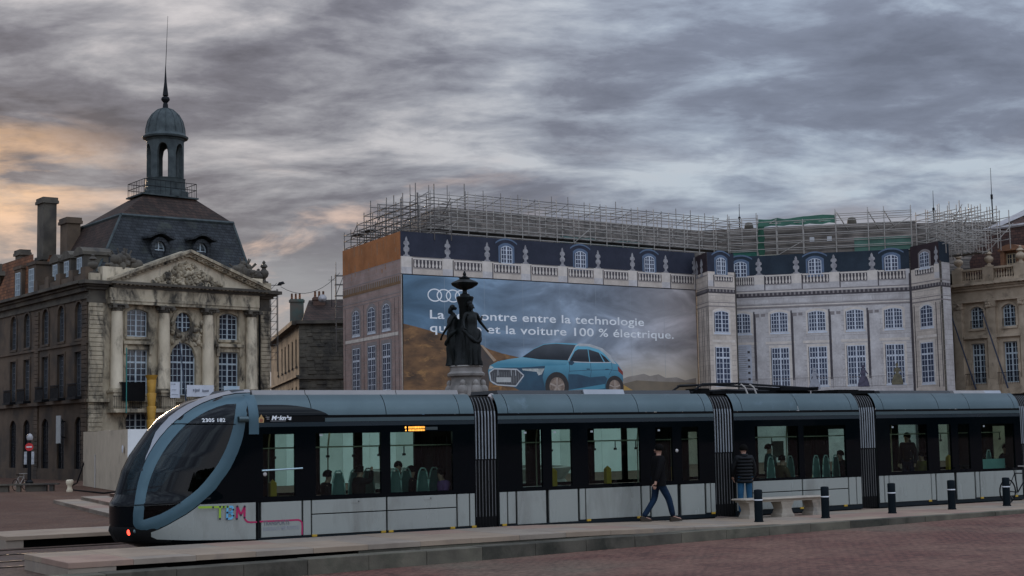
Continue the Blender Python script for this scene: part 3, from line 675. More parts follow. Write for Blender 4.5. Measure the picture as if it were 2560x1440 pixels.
# lower wing of the same building further along the street
b=MB(S); b.prism([(-31,14.45),(-14.0,14.45),(-14.4,18.0),(-30.2,18.0)],.6,.61); 
b.quad((-31,.6,14.45),(-14,.6,14.45),(-14.4,2.0,18.0),(-30.2,2.0,18.0)); b.quad((-31,.6,14.45),(-30.2,2.0,18.0),(-30.2,9,18.0),(-31,10,14.45)); b.quad((-14.4,2,18),(-14.4,9,18),(-30.2,9,18),(-30.2,2,18)); b.quad((-14,.6,14.45),(-14,10,14.45),(-14.4,9,18),(-14.4,2,18))
b.build('wing_roof',RUST,lb)
b=MB(S); b.box(-30.9,-9.0,.55,9,GZ,14.4); b.build('rear_block',STONE_DARK,lb)
for x in (sbays[3],sbays[4]):
    b=MB(S); b.box(x-.95,x+.95,.3,2,14.45,17.0); b.box(x-1.1,x+1.1,.2,2.2,17.0,17.25); d=b.build('dormer',STONE_SIDE,lb)
    b=MB(S); b.frect(x-.6,x+.6,14.7,16.7,.295); b.build('pane',PANE_DULL,d); f=MB(S); bars(f,x-.6,x+.6,14.7,16.7,.24,.29,4,4,mun=.05,mid=.1); f.build('dormer_window',WINWHITE,d)
# ------------------------------------------------------------------ wing under restoration, wrapped in printed sheets
AO_=(-8.3,113.06); AFM=frame(AO_,36.2)
wb=thing('wrapped_building',(AO_[0],AO_[1],0),R(36.2),'long stone palace wing wrapped in printed facade sheets behind the fountain','building')
def rel(o,ang): return AFM.inverted()@frame(o,ang)
AS=rel(AO_,-64); AR=rel((15.9,130.75),-81); AC=rel((16.47,127.22),32.8); RC=rel((19.63,132.55),-14.2); RD=rel((33.92,128.5),-70); RD2=rel((35.29,124.77),46)
def sheetmat(name,c1,c2,scale=.8,fold=.25,joints=None):
    """printed tarpaulin: faint ashlar joints in print, soft folds in relief"""
    m=bpy.data.materials.new(name); m.use_nodes=True; t=m.node_tree; N=NT(t); b=t.nodes['Principled BSDF']; b.inputs['Roughness'].default_value=.7; b.inputs['Specular IOR Level'].default_value=.2
    tc=N.n('ShaderNodeTexCoord'); v=tc.outputs['Object']
    n=N.noise(v,scale,6,.6); c=N.mix(N.ramp(n,[(.35,0),(.65,1)]),c1,c2)
    n2=N.noise(v,6,4,.6); c=N.mix(.3,c,N.mix(1.0,c,N.ramp(n2,[(.3,.7),(.7,1.25)]),'MULTIPLY'))
    N.put(b.inputs['Base Color'],c)
    bp=N.n('ShaderNodeBump'); bp.inputs['Strength'].default_value=fold; bp.inputs['Distance'].default_value=.12
    mp=N.n('ShaderNodeMapping',ins={0:v}); mp.inputs['Scale'].default_value=(.8,.8,.25)
    N.put(bp.inputs['Height'],N.noise(mp.outputs[0],1.2,3,.5)); N.put(b.inputs['Normal'],bp.outputs[0]); MATS[name]=m; return m
P_STONE=sheetmat('printed stone',(.62,.54,.46),(.46,.395,.335)); P_STONE2=sheetmat('printed stone in bluish ink',(.60,.57,.55),(.43,.40,.385))
P_PINK=sheetmat('printed stone in pink ink',(.40,.29,.255),(.30,.215,.185)); P_ORANGE=sheetmat('printed roof in orange ink',(.42,.17,.065),(.30,.12,.045),.7)
P_NAVY=sheetmat('printed slate in navy ink',(.038,.042,.062),(.024,.028,.043),.6); P_NAVY2=sheetmat('printed slate in dark blue ink',(.028,.042,.058),(.018,.028,.04),.6)
P_BROWN=sheetmat('printed slate in brown ink',(.045,.03,.033),(.03,.02,.023),.6)
P_LINE=mat('printed dark line',(.07,.06,.065),.8); P_SHADE=mat('printed mid grey line',(.27,.24,.23),.8); P_LIGHT=mat('printed light stone',(.68,.61,.54),.8,col2=(.56,.50,.435))
P_DARK=mat('printed dark pane ink',(.02,.03,.06),.5,col2=(.03,.045,.085),scale=1.5); P_WHITE=mat('printed white bars',(.62,.66,.72),.7); P_TAN=mat('printed tan band',(.22,.125,.06),.8)
P_BLUEGREY=mat('printed blue grey dormer',(.11,.16,.24),.8)
def pwin(M,x0,x1,z0,z1,rise=0,cols=4,rows=5,transom=None,surround=.22,smat=0,hood=False):
    b=MB(M); mats=[(P_LIGHT,P_SHADE,P_BLUEGREY)[smat],P_DARK,P_WHITE,P_LINE]
    t=surround
    b.cur=0; b.flat(arched(x0-t,x1+t,z0-.22,z1+t,rise+(t*.3 if rise else 0)),-.012)
    if smat==2:
        b.cur=0; n=10
        for k in range(n):
            p=x0-.5+(x1-x0+1)*k/n; q=x0-.5+(x1-x0+1)*(k+1)/n; h=lambda s: z1+.12+arch_h(s,x0-.5,x1+.5,.35)
            b.flat([(p,h(p)),(q,h(q)),(q,h(q)+.13),(p,h(p)+.13)],-.02)
    b.cur=3; b.frect(x0-.07,x0,z0,z1-rise,-.016)
    b.cur=1; b.flat(arched(x0,x1,z0,z1,rise),-.02)
    b.cur=2; bars(b,x0,x1,z0,z1,-.03,-.03,cols,rows,rise,fr=.06,mun=.05,mid=.13,transom=transom,flat=True)
    if smat!=2: b.frect(x0-.1,x1+.12,z0-.18,z0-.02,-.026)
    return b.build('printed_window',mats,wb)
def pbalu(M,x0,x1,z0=14.5,z1=15.8,n=8):
    """one printed bay of balusters between two pedestals"""
    b=MB(M); mats=[P_LINE,P_LIGHT,P_SHADE]
    b.cur=0; b.frect(x0,x1,z0+.52,z1-.16,-.012); b.cur=1; b.frect(x0-.02,x1+.02,z1-.17,z1-.04,-.016); b.cur=0; b.frect(x0-.02,x1+.02,z1-.03,z1,-.016)
    b.cur=2; b.frect(x0,x1,z0+.44,z0+.5,-.016)
    b.cur=1; h=z1-.2-(z0+.54)
    for k in range(n):
        cx=x0+(x1-x0)*(k+.5)/n; w=(x1-x0)/n*.33; zb=z0+.54
        b.flat([(cx-w*.5,zb),(cx+w*.5,zb),(cx+w,zb+h*.28),(cx+w*.45,zb+h*.65),(cx+w*.6,zb+h),(cx-w*.6,zb+h),(cx-w*.45,zb+h*.65),(cx-w,zb+h*.28)],-.018)
    return b.build('printed_balustrade',mats,wb)
def pped(M,x0,x1,z0=14.5,z1=15.82,u=True):
    b=MB(M); b.cur=0; b.frect(x0,x1,z0+.02,z1,-.017); b.cur=1; b.frect(x1,x1+.09,z0,z1-.1,-.018)
    b.cur=2; b.frect(x0,x1,z0+.02,z0+.52,-.0175)
    o=b.build('printed_pedestal',[P_LIGHT,P_LINE,P_STONE2],wb)
    if u:
        cx=(x0+x1)/2; prof=[(.30,0),(.26,.1),(.13,.14),(.12,.32),(.25,.42),(.27,.62),(.14,.74),(.13,.84),(.27,.93),(.24,1.1),(.10,1.2),(.11,1.3),(.03,1.5)]
        b=MB(M); b.flat([(cx+r,z1+z) for r,z in prof]+[(cx-r,z1+z) for r,z in reversed(prof)],-.02); b.build('printed_urn',mat('printed urn stone',(.36,.35,.35),.8,col2=(.20,.19,.20),scale=3),o)
def sheet(M,x0,x1,z0,z1,m,name='printed_sheet',y=0):
    b=MB(M); n=max(1,int((x1-x0)/2.5))
    for k in range(n): b.frect(x0+(x1-x0)*k/n,x0+(x1-x0)*(k+1)/n,z0,z1,y)
    return b.build(name,m,wb)
def pline(M,x0,x1,zs,m,y=-.014,name='printed_moulding'):
    b=MB(M)
    for z,h in zs: b.frect(x0,x1,z,z+h,y)
    return b.build(name,m,wb)
def dentils(M,x0,x1,z=13.85,h=.34,step=.36,m=None):
    b=MB(M); b.cur=0; b.frect(x0,x1,z,z+h,-.015); b.cur=1; n=int((x1-x0)/step)
    for k in range(n): a=x0+(x1-x0)*(k+.3)/n; b.frect(a,a+step*.42,z+h*.35,z+h,-.02)
    return b.build('printed_dentils',[m or P_LINE,P_SHADE],wb)
def joints(M,x0,x1,z0,z1,h=.42):
    b=MB(M); z=z0; k=0
    while z<z1:
        b.frect(x0+.02,x1-.02,z,z+.022,-.009); x=x0+.5+(k%2)*.6
        while x<x1-.1: b.frect(x,x+.02,z,min(z+h,z1),-.0095); x+=1.25
        z+=h; k+=1
    return stuff(b.build('printed_joints',mat('printed faint joint',(.36,.32,.29),.8),wb))
joints(AS,-12.8,0,5.7,15.4); joints(AC,0,2.9,5.7,13.7); joints(RC,-.2,14.7,5.7,13.7); joints(RD,0,4.0,5.7,13.7); joints(RD2,0,1.7,5.7,15.8); joints(AR,0,3.5,5.7,15.5)
# solid body behind the sheets
b=MB(); b.hprism([(.02,.05),(29.9,.05),(33,14),(2.35,12.5)],-.6,16.0)
b.M=None; b.build('masonry',STONE_DARK,wb)
c0=RC@Vector((0.1,.08,0)); c1=RC@Vector((14.6,.08,0)); c2=RC@Vector((14.6,12,0)); c3=RC@Vector((.1,12,0))
b=MB(); b.hprism([c0[:2],c1[:2],c2[:2],c3[:2]],-.6,16.0); b.build('masonry',STONE_DARK,wb)
k0,k1,k2,k3=AR@Vector((.02,.05,0)),AR@Vector((3.5,.05,0)),AC@Vector((2.9,.05,0)),RC@Vector((0,.2,0))
b=MB(); b.hprism([k0[:2],k1[:2],k2[:2],k3[:2]],-.6,16.0); b.build('masonry',STONE_DARK,wb)
k0,k1,k2,k3=RD@Vector((.02,.05,0)),RD@Vector((3.97,.05,0)),RD2@Vector((1.7,.05,0)),RD@Vector((0,3,0))
b=MB(); b.hprism([k0[:2],k1[:2],k2[:2],k3[:2]],-.6,16.0); b.build('masonry',STONE_DARK,wb)
# ---- front over the advertisement
sheet(I,0,29.95,15.0,17.7,P_NAVY); sheet(I,0,29.95,14.47,15.82,P_STONE,y=-.006)
sheet(I,0,29.95,-.5,14.45,P_STONE)
xs=[.5+3.72*k for k in range(9)]
for k,x in enumerate(xs):
    pped(I,max(.06,x-.46),min(29.9,x+.46))
    if k<8: pbalu(I,x+.62,x+3.72-.52)
pline(I,.0,29.95,[(14.46,.05)],P_LINE)
for x in (9.8,17.25,24.7): pwin(I,x-.55,x+.55,15.75,17.15,.22,4,4,smat=2)
# ---- orange street side
sheet(AS,-12.85,0,15.6,17.7,P_ORANGE); sheet(AS,-12.85,0,-.5,15.6,P_PINK)
b=MB(AS); rr=random.Random(5)
for k in range(26):
    x=rr.uniform(-12.5,-.4); z=rr.uniform(14.8,17); b.frect(x,x+rr.uniform(.05,.25),z,z+rr.uniform(.3,1.0),-.008)
b.build('faded_streaks',mat('sun faded orange print',(.36,.19,.10),.8,col2=(.28,.14,.07),scale=2),wb)
dentils(AS,-12.85,-.02,13.75,.62,.4,P_TAN); pline(AS,-12.85,-.02,[(14.5,.06),(15.55,.05),(13.1,.07),(12.85,.05)],P_SHADE)
for x in (-9.75,-6.25,-3.05):
    pwin(AS,x-.8,x+.8,10.55,12.5,.35,4,5,smat=1,surround=.3); pwin(AS,x-.8,x+.8,5.9,9.45,0,4,7,transom=5,smat=1,surround=.3)
pline(AS,-12.4,-.6,[(9.95,.25)],P_LIGHT); pline(AS,-12.85,-.02,[(5.3,.2)],P_SHADE)
b=MB(AS)
for x in (-12.3,-8.0,-4.6,-1.3,-.5): b.frect(x-.03,x+.03,5.5,12.8,-.016); 
b.build('printed_pilaster_lines',P_LINE,wb)
# ---- little pavilion at the angle
for M,x1 in ((AR,3.55),(AC,2.95)):
    sheet(M,0,x1,15.7,17.35,P_NAVY if M is AC else P_BROWN); sheet(M,0,x1,-.5,15.72,P_STONE,y=-.004 if M is AC else 0)
    dentils(M,0,x1,13.9,.36,.34); pline(M,0,x1,[(14.35,.08),(13.1,.06),(12.75,.07),(15.4,.05),(5.6,.06)],P_SHADE)
pbalu(AC,.75,2.75,14.45,15.5,7); pped(AC,.02,.6,14.45,15.55,False); pwin(AC,1.0,2.0,15.5,16.95,.22,4,4,smat=2)
pwin(AC,.62,2.15,10.6,12.42,.16,4,5); pwin(AC,.62,2.15,6.2,9.35,0,4,7,transom=5); pline(AC,.3,2.8,[(9.75,.22)],P_LIGHT)
b=MB(AR)
for x in (.5,1.55,2.1,3.0,3.4): b.frect(x-.04,x+.04,5.6,12.7,-.016)
b.build('printed_pilaster_lines',P_LINE,wb)
for x in (.45,1.9):
    b=MB(AR); prof=[(.30,0),(.26,.1),(.13,.14),(.12,.32),(.25,.42),(.27,.62),(.14,.74),(.13,.84),(.27,.93),(.24,1.1),(.03,1.5)]
    b.flat([(x+r*1.6,15.45+z) for r,z in prof]+[(x-r*1.6,15.45+z) for r,z in reversed(prof)],-.02); b.build('printed_urn',MATS['printed urn stone'],wb)
# ---- recessed centre
sheet(RC,-.3,14.75,15.0,17.5,P_NAVY2); sheet(RC,-.3,14.75,-.5,14.5,P_STONE2); sheet(RC,-.3,14.75,14.45,15.8,P_STONE2,y=-.006)
for k in range(5):
    cx=.42+3.21*k
    pwin(RC,cx-.72,cx+.72,10.75,12.5,.16,6,5)
    if k>0: pwin(RC,cx-.75,cx+.75,6.05,9.4,0,6,7,transom=5)
    b=MB(RC); b.frect(cx-1.25,cx+1.25,9.72,9.95,-.018); b.build('printed_moulding',P_LIGHT,wb)
    if k%2==0: pwin(RC,cx-.55,cx+.55,15.68,17.05,.22,4,4,smat=2)
    if k<4:
        px=cx+1.6; pped(RC,px-.42,px+.42,14.45,15.8); 
        b=MB(RC); b.cur=0; b.frect(px-.42,px+.42,5.8,12.75,-.010); b.cur=1; b.frect(px-.62,px-.44,6.6,12.6,-.02); b.frect(px-.44,px-.42,5.8,12.7,-.021)
        b.cur=0; b.frect(px-.5,px+.5,12.4,12.75,-.022); b.cur=2; b.frect(px-.45,px-.1,12.1,12.4,-.023); b.frect(px+.05,px+.4,12.15,12.4,-.023)
        b.build('printed_pilaster',[P_STONE2,P_LINE,P_SHADE],wb)
    if k<4: pbalu(RC,cx-1.1 if k else .0,cx+1.15,14.45,15.8,8)
pbalu(RC,.42+12.84-1.1,14.4,14.45,15.8,8)
dentils(RC,-.3,14.75,13.85,.36,.36); pline(RC,-.3,14.75,[(14.38,.06),(13.15,.06),(12.85,.08),(12.95,.04)],P_SHADE); pline(RC,-.3,14.75,[(13.0,.1),(14.25,.1)],P_LIGHT)
b=MB(RC); b.cur=0
b.frect(-.05,14.6,6.72,6.75,-.03); b.frect(-.05,14.6,5.9,5.93,-.03)
for k in range(110): x=-.05+k*.133; b.frect(x,x+.012,5.93,6.72,-.03)
b.build('printed_railing',[P_SHADE],wb)
# figures printed on the sheet: a pale dress, a purple dress, an ochre dress
for cx,z0,m in ((6.45,5.75,mat('printed pale dress',(.33,.34,.37),.8)),(10.55,5.85,mat('printed purple dress',(.09,.08,.12),.8,col2=(.05,.045,.07),scale=4)),(13.35,5.95,mat('printed ochre dress',(.17,.15,.09),.8,col2=(.10,.09,.06),scale=4))):
    b=MB(RC); b.flat([(cx-.48,z0),(cx+.48,z0),(cx+.46,z0+.3),(cx+.33,z0+.75),(cx+.13,z0+.98),(cx+.2,z0+1.2),(cx+.36,z0+1.02),(cx+.4,z0+1.1),(cx+.2,z0+1.42),(cx+.06,z0+1.48),(cx-.06,z0+1.48),(cx-.2,z0+1.4),(cx-.3,z0+1.05),(cx-.22,z0+1.02),(cx-.13,z0+1.15),(cx-.12,z0+.98),(cx-.3,z0+.8),(cx-.47,z0+.3)],-.04)
    n=10; b.flat([(cx+.13*math.cos(2*PI*k/n),z0+1.68+.17*math.sin(2*PI*k/n)) for k in range(n)],-.04); b.build('printed_figure',m,wb)
# works notice printed on the sheet
b=MB(RC); b.cur=0; b.frect(-.1,1.15,6.3,9.75,-.02); b.cur=1
for k in range(17): z=9.55-k*.18; b.frect(.0,.62+.18*rr.random(),z,z+.035,-.03)
b.cur=2
for k,z in enumerate((9.0,8.3,7.75,7.2,6.65)): b.frect(.8,1.0,z,z+.2,-.03)
b.build('printed_notice',[mat('printed notice white',(.50,.52,.57),.8),P_SHADE,P_LINE],wb)
# ---- right-hand angle
sheet(RD,0,4.02,15.6,17.6,P_BROWN); sheet(RD,0,4.02,-.5,15.62,P_STONE); sheet(RD2,0,1.75,15.9,17.6,P_NAVY2); sheet(RD2,0,1.75,-.5,15.92,P_STONE2)
for M,x1 in ((RD,4.02),(RD2,1.75)):
    dentils(M,0,x1,13.85,.36,.4); pline(M,0,x1,[(14.4,.07),(13.1,.06),(12.75,.08)],P_SHADE)
pbalu(RD,.6,3.2,14.6,15.7,7); pped(RD,3.3,3.98,14.55,15.75,True); pwin(RD,1.35,2.65,15.65,16.95,.22,4,4,smat=1)
pwin(RD,1.15,2.8,10.65,12.5,.3,4,5,smat=0); pwin(RD,1.0,2.7,6.0,9.35,0,4,7,transom=5,smat=0); pline(RD,.5,3.3,[(9.75,.22)],P_LIGHT)
b=MB(RD); 
for x in (3.3,3.9,.25): b.frect(x-.05,x+.05,5.6,12.6,-.016)
b.build('printed_pilaster_lines',P_LINE,wb)
# ---- old roofs behind the scaffolding
ROOF2=roofmat('greyish brown roof courses',(.15,.125,.105),(.095,.082,.07),.5,.3,(.06,.05,.042))
b=MB(); b.quad((.4,1.2,15.9),(34,1.2,15.9),(38.5,5.2,20.6),(6.2,4.2,20.6)); b.quad((.4,1.2,15.9),(6.2,4.2,20.6),(7.6,10,20.6),(2.3,12,15.9)); b.quad((6.2,4.2,20.6),(38.5,5.2,20.6),(38,10,20.6),(7.6,10,20.6)); b.build('roof',ROOF2,wb)
q=lambda x,y,z: tuple(RC@Vector((x,y,z)))
b=MB(); b.quad(q(-4.0,1.5,15.9),q(15.5,1.5,15.9),q(15.5,3.4,20.35),q(-5.0,3.4,20.45)); b.quad(q(-5.0,3.4,20.45),q(15.5,3.4,20.35),q(15.5,9,20.3),q(-5.0,9,20.4)); b.build('roof',ROOF2,wb)
b=MB()
for x in (9.7,): b.box(0,0,0,0,0,0) if False else None
# link roof and blind wall between the wrapped wing and the bare palace
j0,j1,j2=AFM@RC@Vector((14.4,3.2,0)),frame((38.02,131.22),-52)@Vector((2.2,2.0,0)),frame((38.02,131.22),-52)@Vector((3.2,6,0))
b=MB(AFM.inverted()); b.quad((j0.x,j0.y,15.5),(j1.x,j1.y,15.5),(j2.x,j2.y,20.2),(j0.x+.5,j0.y+2,20.4)); b.quad((j0.x+.5,j0.y+2,20.4),(j2.x,j2.y,20.2),(j2.x+2,j2.y+8,20),(j0.x+2,j0.y+10,20)); b.build('roof',ROOF2,wb)
b=MB(AFM.inverted()); b.hprism([(j0.x,j0.y+.1),(j1.x,j1.y+.1),(j1.x+2,j1.y+6),(j0.x+2,j0.y+6)],-.6,15.6); b.build('masonry',BLACK,wb)
for o_ in ((AR,0.0),(RD,0.0)):
    b=MB(o_[0]); b.box(-.35,.06,.01,.2,-.5,15.4); b.build('edge_lath',P_LINE,wb)
for x,z in ((0.9,20.3),(10.0,20.3)):
    m_=MB(RC); m_.lathe([(.35,z),(.42,z+.25),(.36,z+.6),(.2,z+.75)],(x,4.2,0),10); m_.build('roof_vent',STONE_DARK,wb)
# ------------------------------------------------------------------ advertisement banner
def banner_mat():
    m=bpy.data.materials.new('printed banner sky'); m.use_nodes=True; t=m.node_tree; N=NT(t); b=t.nodes['Principled BSDF']; b.inputs['Roughness'].default_value=.55; b.inputs['Specular IOR Level'].default_value=.25
    tc=N.n('ShaderNodeTexCoord'); v=tc.outputs['Object']; x,y,z=N.n('ShaderNodeSeparateXYZ',ins={0:v}).outputs
    mp=N.n('ShaderNodeMapping',ins={0:v}); mp.inputs['Scale'].default_value=(.11,1,.28); mp.inputs['Rotation'].default_value=(0,R(6),0)
    n=N.noise(mp.outputs[0],1.3,7,.55,.5)
    hue=N.ramp(N.m('DIVIDE',x,30.0),[(0,(.11,.20,.28)),(.3,(.17,.235,.30)),(.65,(.24,.275,.32)),(.9,(.33,.31,.31)),(1,(.31,.28,.27))])
    c=N.mix(1.0,hue,N.ramp(n,[(.34,.65),(.5,1.15),(.64,2.0)]),'MULTIPLY')
    warm=N.m('MULTIPLY',N.smooth(x,13,25),N.m('SUBTRACT',1.0,N.smooth(z,6.5,9.8)))
    c=N.mix(N.m('MULTIPLY',warm,.85),c,(.60,.51,.385))
    left=N.m('MULTIPLY',N.m('SUBTRACT',1.0,N.smooth(x,0,9)),N.m('SUBTRACT',1.0,N.smooth(z,11.5,14.2)))
    c=N.mix(N.m('MULTIPLY',left,.45),c,(.07,.12,.17))
    N.put(b.inputs['Base Color'],c); bp=N.n('ShaderNodeBump'); bp.inputs['Strength'].default_value=.2; bp.inputs['Distance'].default_value=.1
    N.put(bp.inputs['Height'],N.noise(v,.8,3,.5)); N.put(b.inputs['Normal'],bp.outputs[0]); return m
ad=thing('advertising_banner',(AO_[0],AO_[1],0),R(36.2),'huge printed car advertisement with cloudy sky and white French slogan hung on the wing','banner')
b=MB()
for k in range(8): b.frect(.12+29.7*k/8+.012,.12+29.7*(k+1)/8-.012,2.5,14.42,-.10)
b.build('cloth',banner_mat(),ad)
b=MB(); b.box(.08,29.86,-.095,-.03,14.42,14.47); b.box(.08,.12,-.095,-.03,2.5,14.42); b.box(29.82,29.86,-.095,-.03,2.5,14.42); b.build('hem',IRON,ad)
b=MB()
for k in range(1,8): x=.12+29.7*k/8; b.frect(x-.012,x+.012,2.5,14.42,-.097)
b.build('seams',mat('banner seam',(.30,.35,.38),.7),ad)
def art(pts,m,y,name): b=MB(); b.flat(pts,y); return b.build(name,m,ad)
HILL=mat('printed brown hillside',(.23,.115,.045),.7,col2=(.07,.04,.022),scale=.8,detail=9,stretch=(.7,1,1.6),dirt=(.33,.17,.06),dscale=1.1,dlim=(.55,.66))
art([(0.12, 10.736), (1.106, 10.562), (2.407, 10.292), (3.947, 9.987), (5.732, 9.485), (7.095, 9.278), (7.895, 8.962), (9.168, 8.652), (10.695, 8.389), (11.05, 8.298), (10.973, 5.188), (0.04, 5.2)],HILL,-0.1012,'printed_hill')
art([(7.095, 9.249), (7.713, 8.581), (8.396, 8.024), (7.98, 7.546), (7.698, 5.192), (4.305, 5.196), (5.234, 7.052), (6.164, 8.369)],mat('printed dark track',(.06,.05,.045),.7,col2=(.10,.07,.05),scale=1),-0.1024,'printed_hill_track')
art([(7.095, 9.287), (7.347, 9.254), (8.572, 8.121), (8.314, 8.004)],mat('printed sunlit edge',(.42,.30,.20),.7),-0.1030,'printed_track_edge')
art([(21.267, 6.732), (21.933, 6.938), (22.733, 7.045), (23.675, 7.205), (24.342, 7.006), (25.299, 7.167), (26.109, 6.865), (27.355, 6.925), (28.322, 6.672), (29.572, 6.888), (29.5, 5.167), (21.214, 5.176)],mat('printed far mountains',(.25,.215,.18),.7,col2=(.33,.29,.25),scale=.9),-0.1012,'printed_mountains')
art([(21.253, 6.33), (22.852, 6.641), (25.549, 6.554), (29.554, 6.47), (29.5, 5.167), (21.214, 5.176)],mat('printed brown moor',(.17,.135,.095),.7,col2=(.23,.18,.12),scale=.7),-0.1018,'printed_moor')
art([(21.253, 6.33), (22.62, 5.73), (22.6, 5.175), (21.083, 5.176)],mat('printed amber glow',(.48,.29,.08),.7),-0.1022,'printed_roadside')
CARB=mat('printed teal car paint',(.06,.24,.36),.5,col2=(.035,.15,.25),scale=.6); CARL=mat('printed light teal paint',(.14,.40,.50),.5,col2=(.07,.28,.38),scale=.8)
CARD=mat('printed dark teal paint',(.02,.055,.09),.5,col2=(.03,.085,.13),scale=.8); CARG=mat('printed car glass',(.025,.03,.04),.5,col2=(.06,.065,.08),scale=.9); CHR=mat('printed chrome',(.55,.56,.56),.5); CGREY=mat('printed grille grey',(.05,.05,.055),.6,col2=(.09,.09,.09),scale=3)
CTYRE=mat('printed tyre',(.035,.03,.028),.7); CRIM=mat('printed rim',(.33,.25,.19),.6,col2=(.12,.08,.06),scale=2.5)
def gradmat(name,z0,c0,z1,c1,n=.25):
    m=bpy.data.materials.new(name); m.use_nodes=True; t=m.node_tree; N=NT(t); b=t.nodes['Principled BSDF']; b.inputs['Roughness'].default_value=.6
    tc=N.n('ShaderNodeTexCoord'); z=N.n('ShaderNodeSeparateXYZ',ins={0:tc.outputs['Object']}).outputs[2]
    f=N.m('DIVIDE',N.m('SUBTRACT',z,z0),z1-z0,clamp=True); f=N.m('ADD',f,N.m('MULTIPLY',N.m('SUBTRACT',N.noise(tc.outputs['Object'],.9,4,.5),.5),n),clamp=True)
    N.put(b.inputs['Base Color'],N.mix(f,c0,c1)); return m
CARB=gradmat('printed teal car body',6.0,(.02,.085,.13),8.9,(.15,.45,.58))
CARL=gradmat('printed light bonnet',7.8,(.06,.24,.33),8.9,(.32,.58,.66))
CARG=gradmat('printed car glazing',8.4,(.015,.02,.028),9.9,(.10,.115,.13),.5)
art([(7.766, 7.261), (7.925, 7.687), (8.687, 8.028), (9.863, 8.234), (11.052, 8.394), (12.147, 9.038), (13.25, 9.475), (14.479, 9.587), (16.472, 9.578), (17.734, 9.454), (19.004, 9.139), (19.958, 8.625), (20.914, 7.935), (21.393, 7.337), (21.393, 6.582), (21.087, 6.079), (20.962, 5.477), (11.457, 5.474), (10.165, 6.045), (8.298, 6.228), (7.9, 6.509)],CARB,-0.1036,'printed_car_body')
art([(7.983, 7.688), (8.709, 7.999), (9.862, 8.205), (11.051, 8.365), (12.73, 8.216), (15.679, 8.148), (15.421, 7.821), (13.326, 7.749), (11.032, 7.579), (8.56, 7.552)],CARL,-0.1042,'printed_bonnet')
art([(8.56, 7.552), (11.032, 7.579), (13.326, 7.739), (13.058, 6.827), (13.387, 5.475), (11.457, 5.474), (10.165, 6.045), (11.196, 6.958), (10.553, 7.43)],CARD,-0.1043,'printed_bumper')
art([(15.649, 7.089), (16.65, 7.097), (17.909, 6.86), (19.451, 6.97), (19.703, 6.772), (19.425, 6.173), (15.614, 5.866)],CARD,-0.1043,'printed_door_reflection')
art([(15.612, 5.817), (19.43, 6.322), (19.419, 5.974), (15.605, 5.554)],CARL,-0.1044,'printed_sill')
art([(11.076, 8.404), (12.207, 9.039), (13.248, 9.426), (14.478, 9.528), (16.469, 9.469), (15.681, 8.197), (12.853, 8.246)],CARG,-0.1044,'printed_windscreen')
art([(15.804, 8.15), (16.353, 8.935), (16.71, 9.118), (17.699, 9.136), (17.845, 8.087)],CARG,-0.1046,'printed_side_window'); art([(17.775, 9.137), (18.867, 8.877), (19.384, 8.087), (17.947, 8.088)],CARG,-0.1046,'printed_side_window'); art([(18.995, 8.84), (19.566, 8.519), (20.058, 8.095), (19.513, 8.088)],CARG,-0.1046,'printed_side_window')
b=MB()
for ln_,wd in (([(17.969, 8.0), (18.026, 7.356), (17.874, 6.563), (17.63, 6.068)],.045),([(15.825, 8.003), (15.756, 7.335), (15.642, 6.844)],.04),([(20.2, 8.057), (20.249, 7.577), (19.907, 7.073)],.04),([(8.803, 8.029), (10.326, 7.839), (11.032, 7.579)],.05),([(12.851, 8.198), (13.21, 7.97), (13.326, 7.739)],.05),([(15.718, 7.335), (17.672, 7.432), (19.986, 7.494), (21.158, 7.385)],.04)):
    for (xa,za),(xb,zb) in zip(ln_[:-1],ln_[1:]):
        dx,dz=xb-xa,zb-za; l=math.hypot(dx,dz); nx,nz=-dz/l*wd/2,dx/l*wd/2; b.flat([(xa-nx,za-nz),(xb-nx,zb-nz),(xb+nx,zb+nz),(xa+nx,za+nz)],-.1039)
b.build('printed_shut_lines',CARD,ad)
for hx in (1603,1765):
    (xa,za),(xb,zb)=[(17.549, 7.569), (17.902, 7.474)]; o_=(hx-1603)/3.282*.04; b=MB(); b.frect(xa+o_,xb+o_,zb,za,-.1041); b.build('printed_door_handle',CARD,ad)
art([(15.678, 8.118), (16.117, 8.164), (16.326, 8.009), (16.044, 7.809), (15.746, 7.864)],CARD,-.1055,'printed_mirror')
art([(16.721, 9.474), (17.736, 9.514), (19.008, 9.259), (20.15, 8.527), (20.718, 7.963), (20.264, 8.028), (20.138, 8.176), (19.446, 8.817), (18.876, 9.137), (17.731, 9.375), (16.844, 9.358)],mat('printed silver roof rail',(.50,.52,.52),.6),-.1056,'printed_roof_rail')
art([(20.845, 7.834), (21.393, 7.337), (21.382, 7.035), (20.895, 7.382)],mat('printed red tail lamp',(.25,.04,.03),.6),-.1057,'printed_tail_lamp')
b=MB(); ln=[(15.654, 8.138), (16.464, 9.311), (16.847, 9.477), (17.988, 9.439), (19.262, 9.114), (20.15, 8.527)]
for (xa,za),(xb,zb) in zip(ln[:-1],ln[1:]): b.flat([(xa,za),(xb,zb),(xb,zb+.12),(xa,za+.12)],-0.1048)
ln=[(15.652, 8.069), (17.945, 8.029), (20.134, 8.056)]
for (xa,za),(xb,zb) in zip(ln[:-1],ln[1:]): b.flat([(xa,za),(xb,zb),(xb,zb+.07),(xa,za+.07)],-0.1048)
b.build('printed_chrome_line',CHR,ad)
gp=[(7.879, 7.168), (8.348, 7.456), (10.553, 7.43), (11.196, 6.958), (10.403, 6.122), (8.623, 6.21), (8.026, 6.49)]
art(gp,CGREY,-0.1048,'printed_grille'); b=MB()
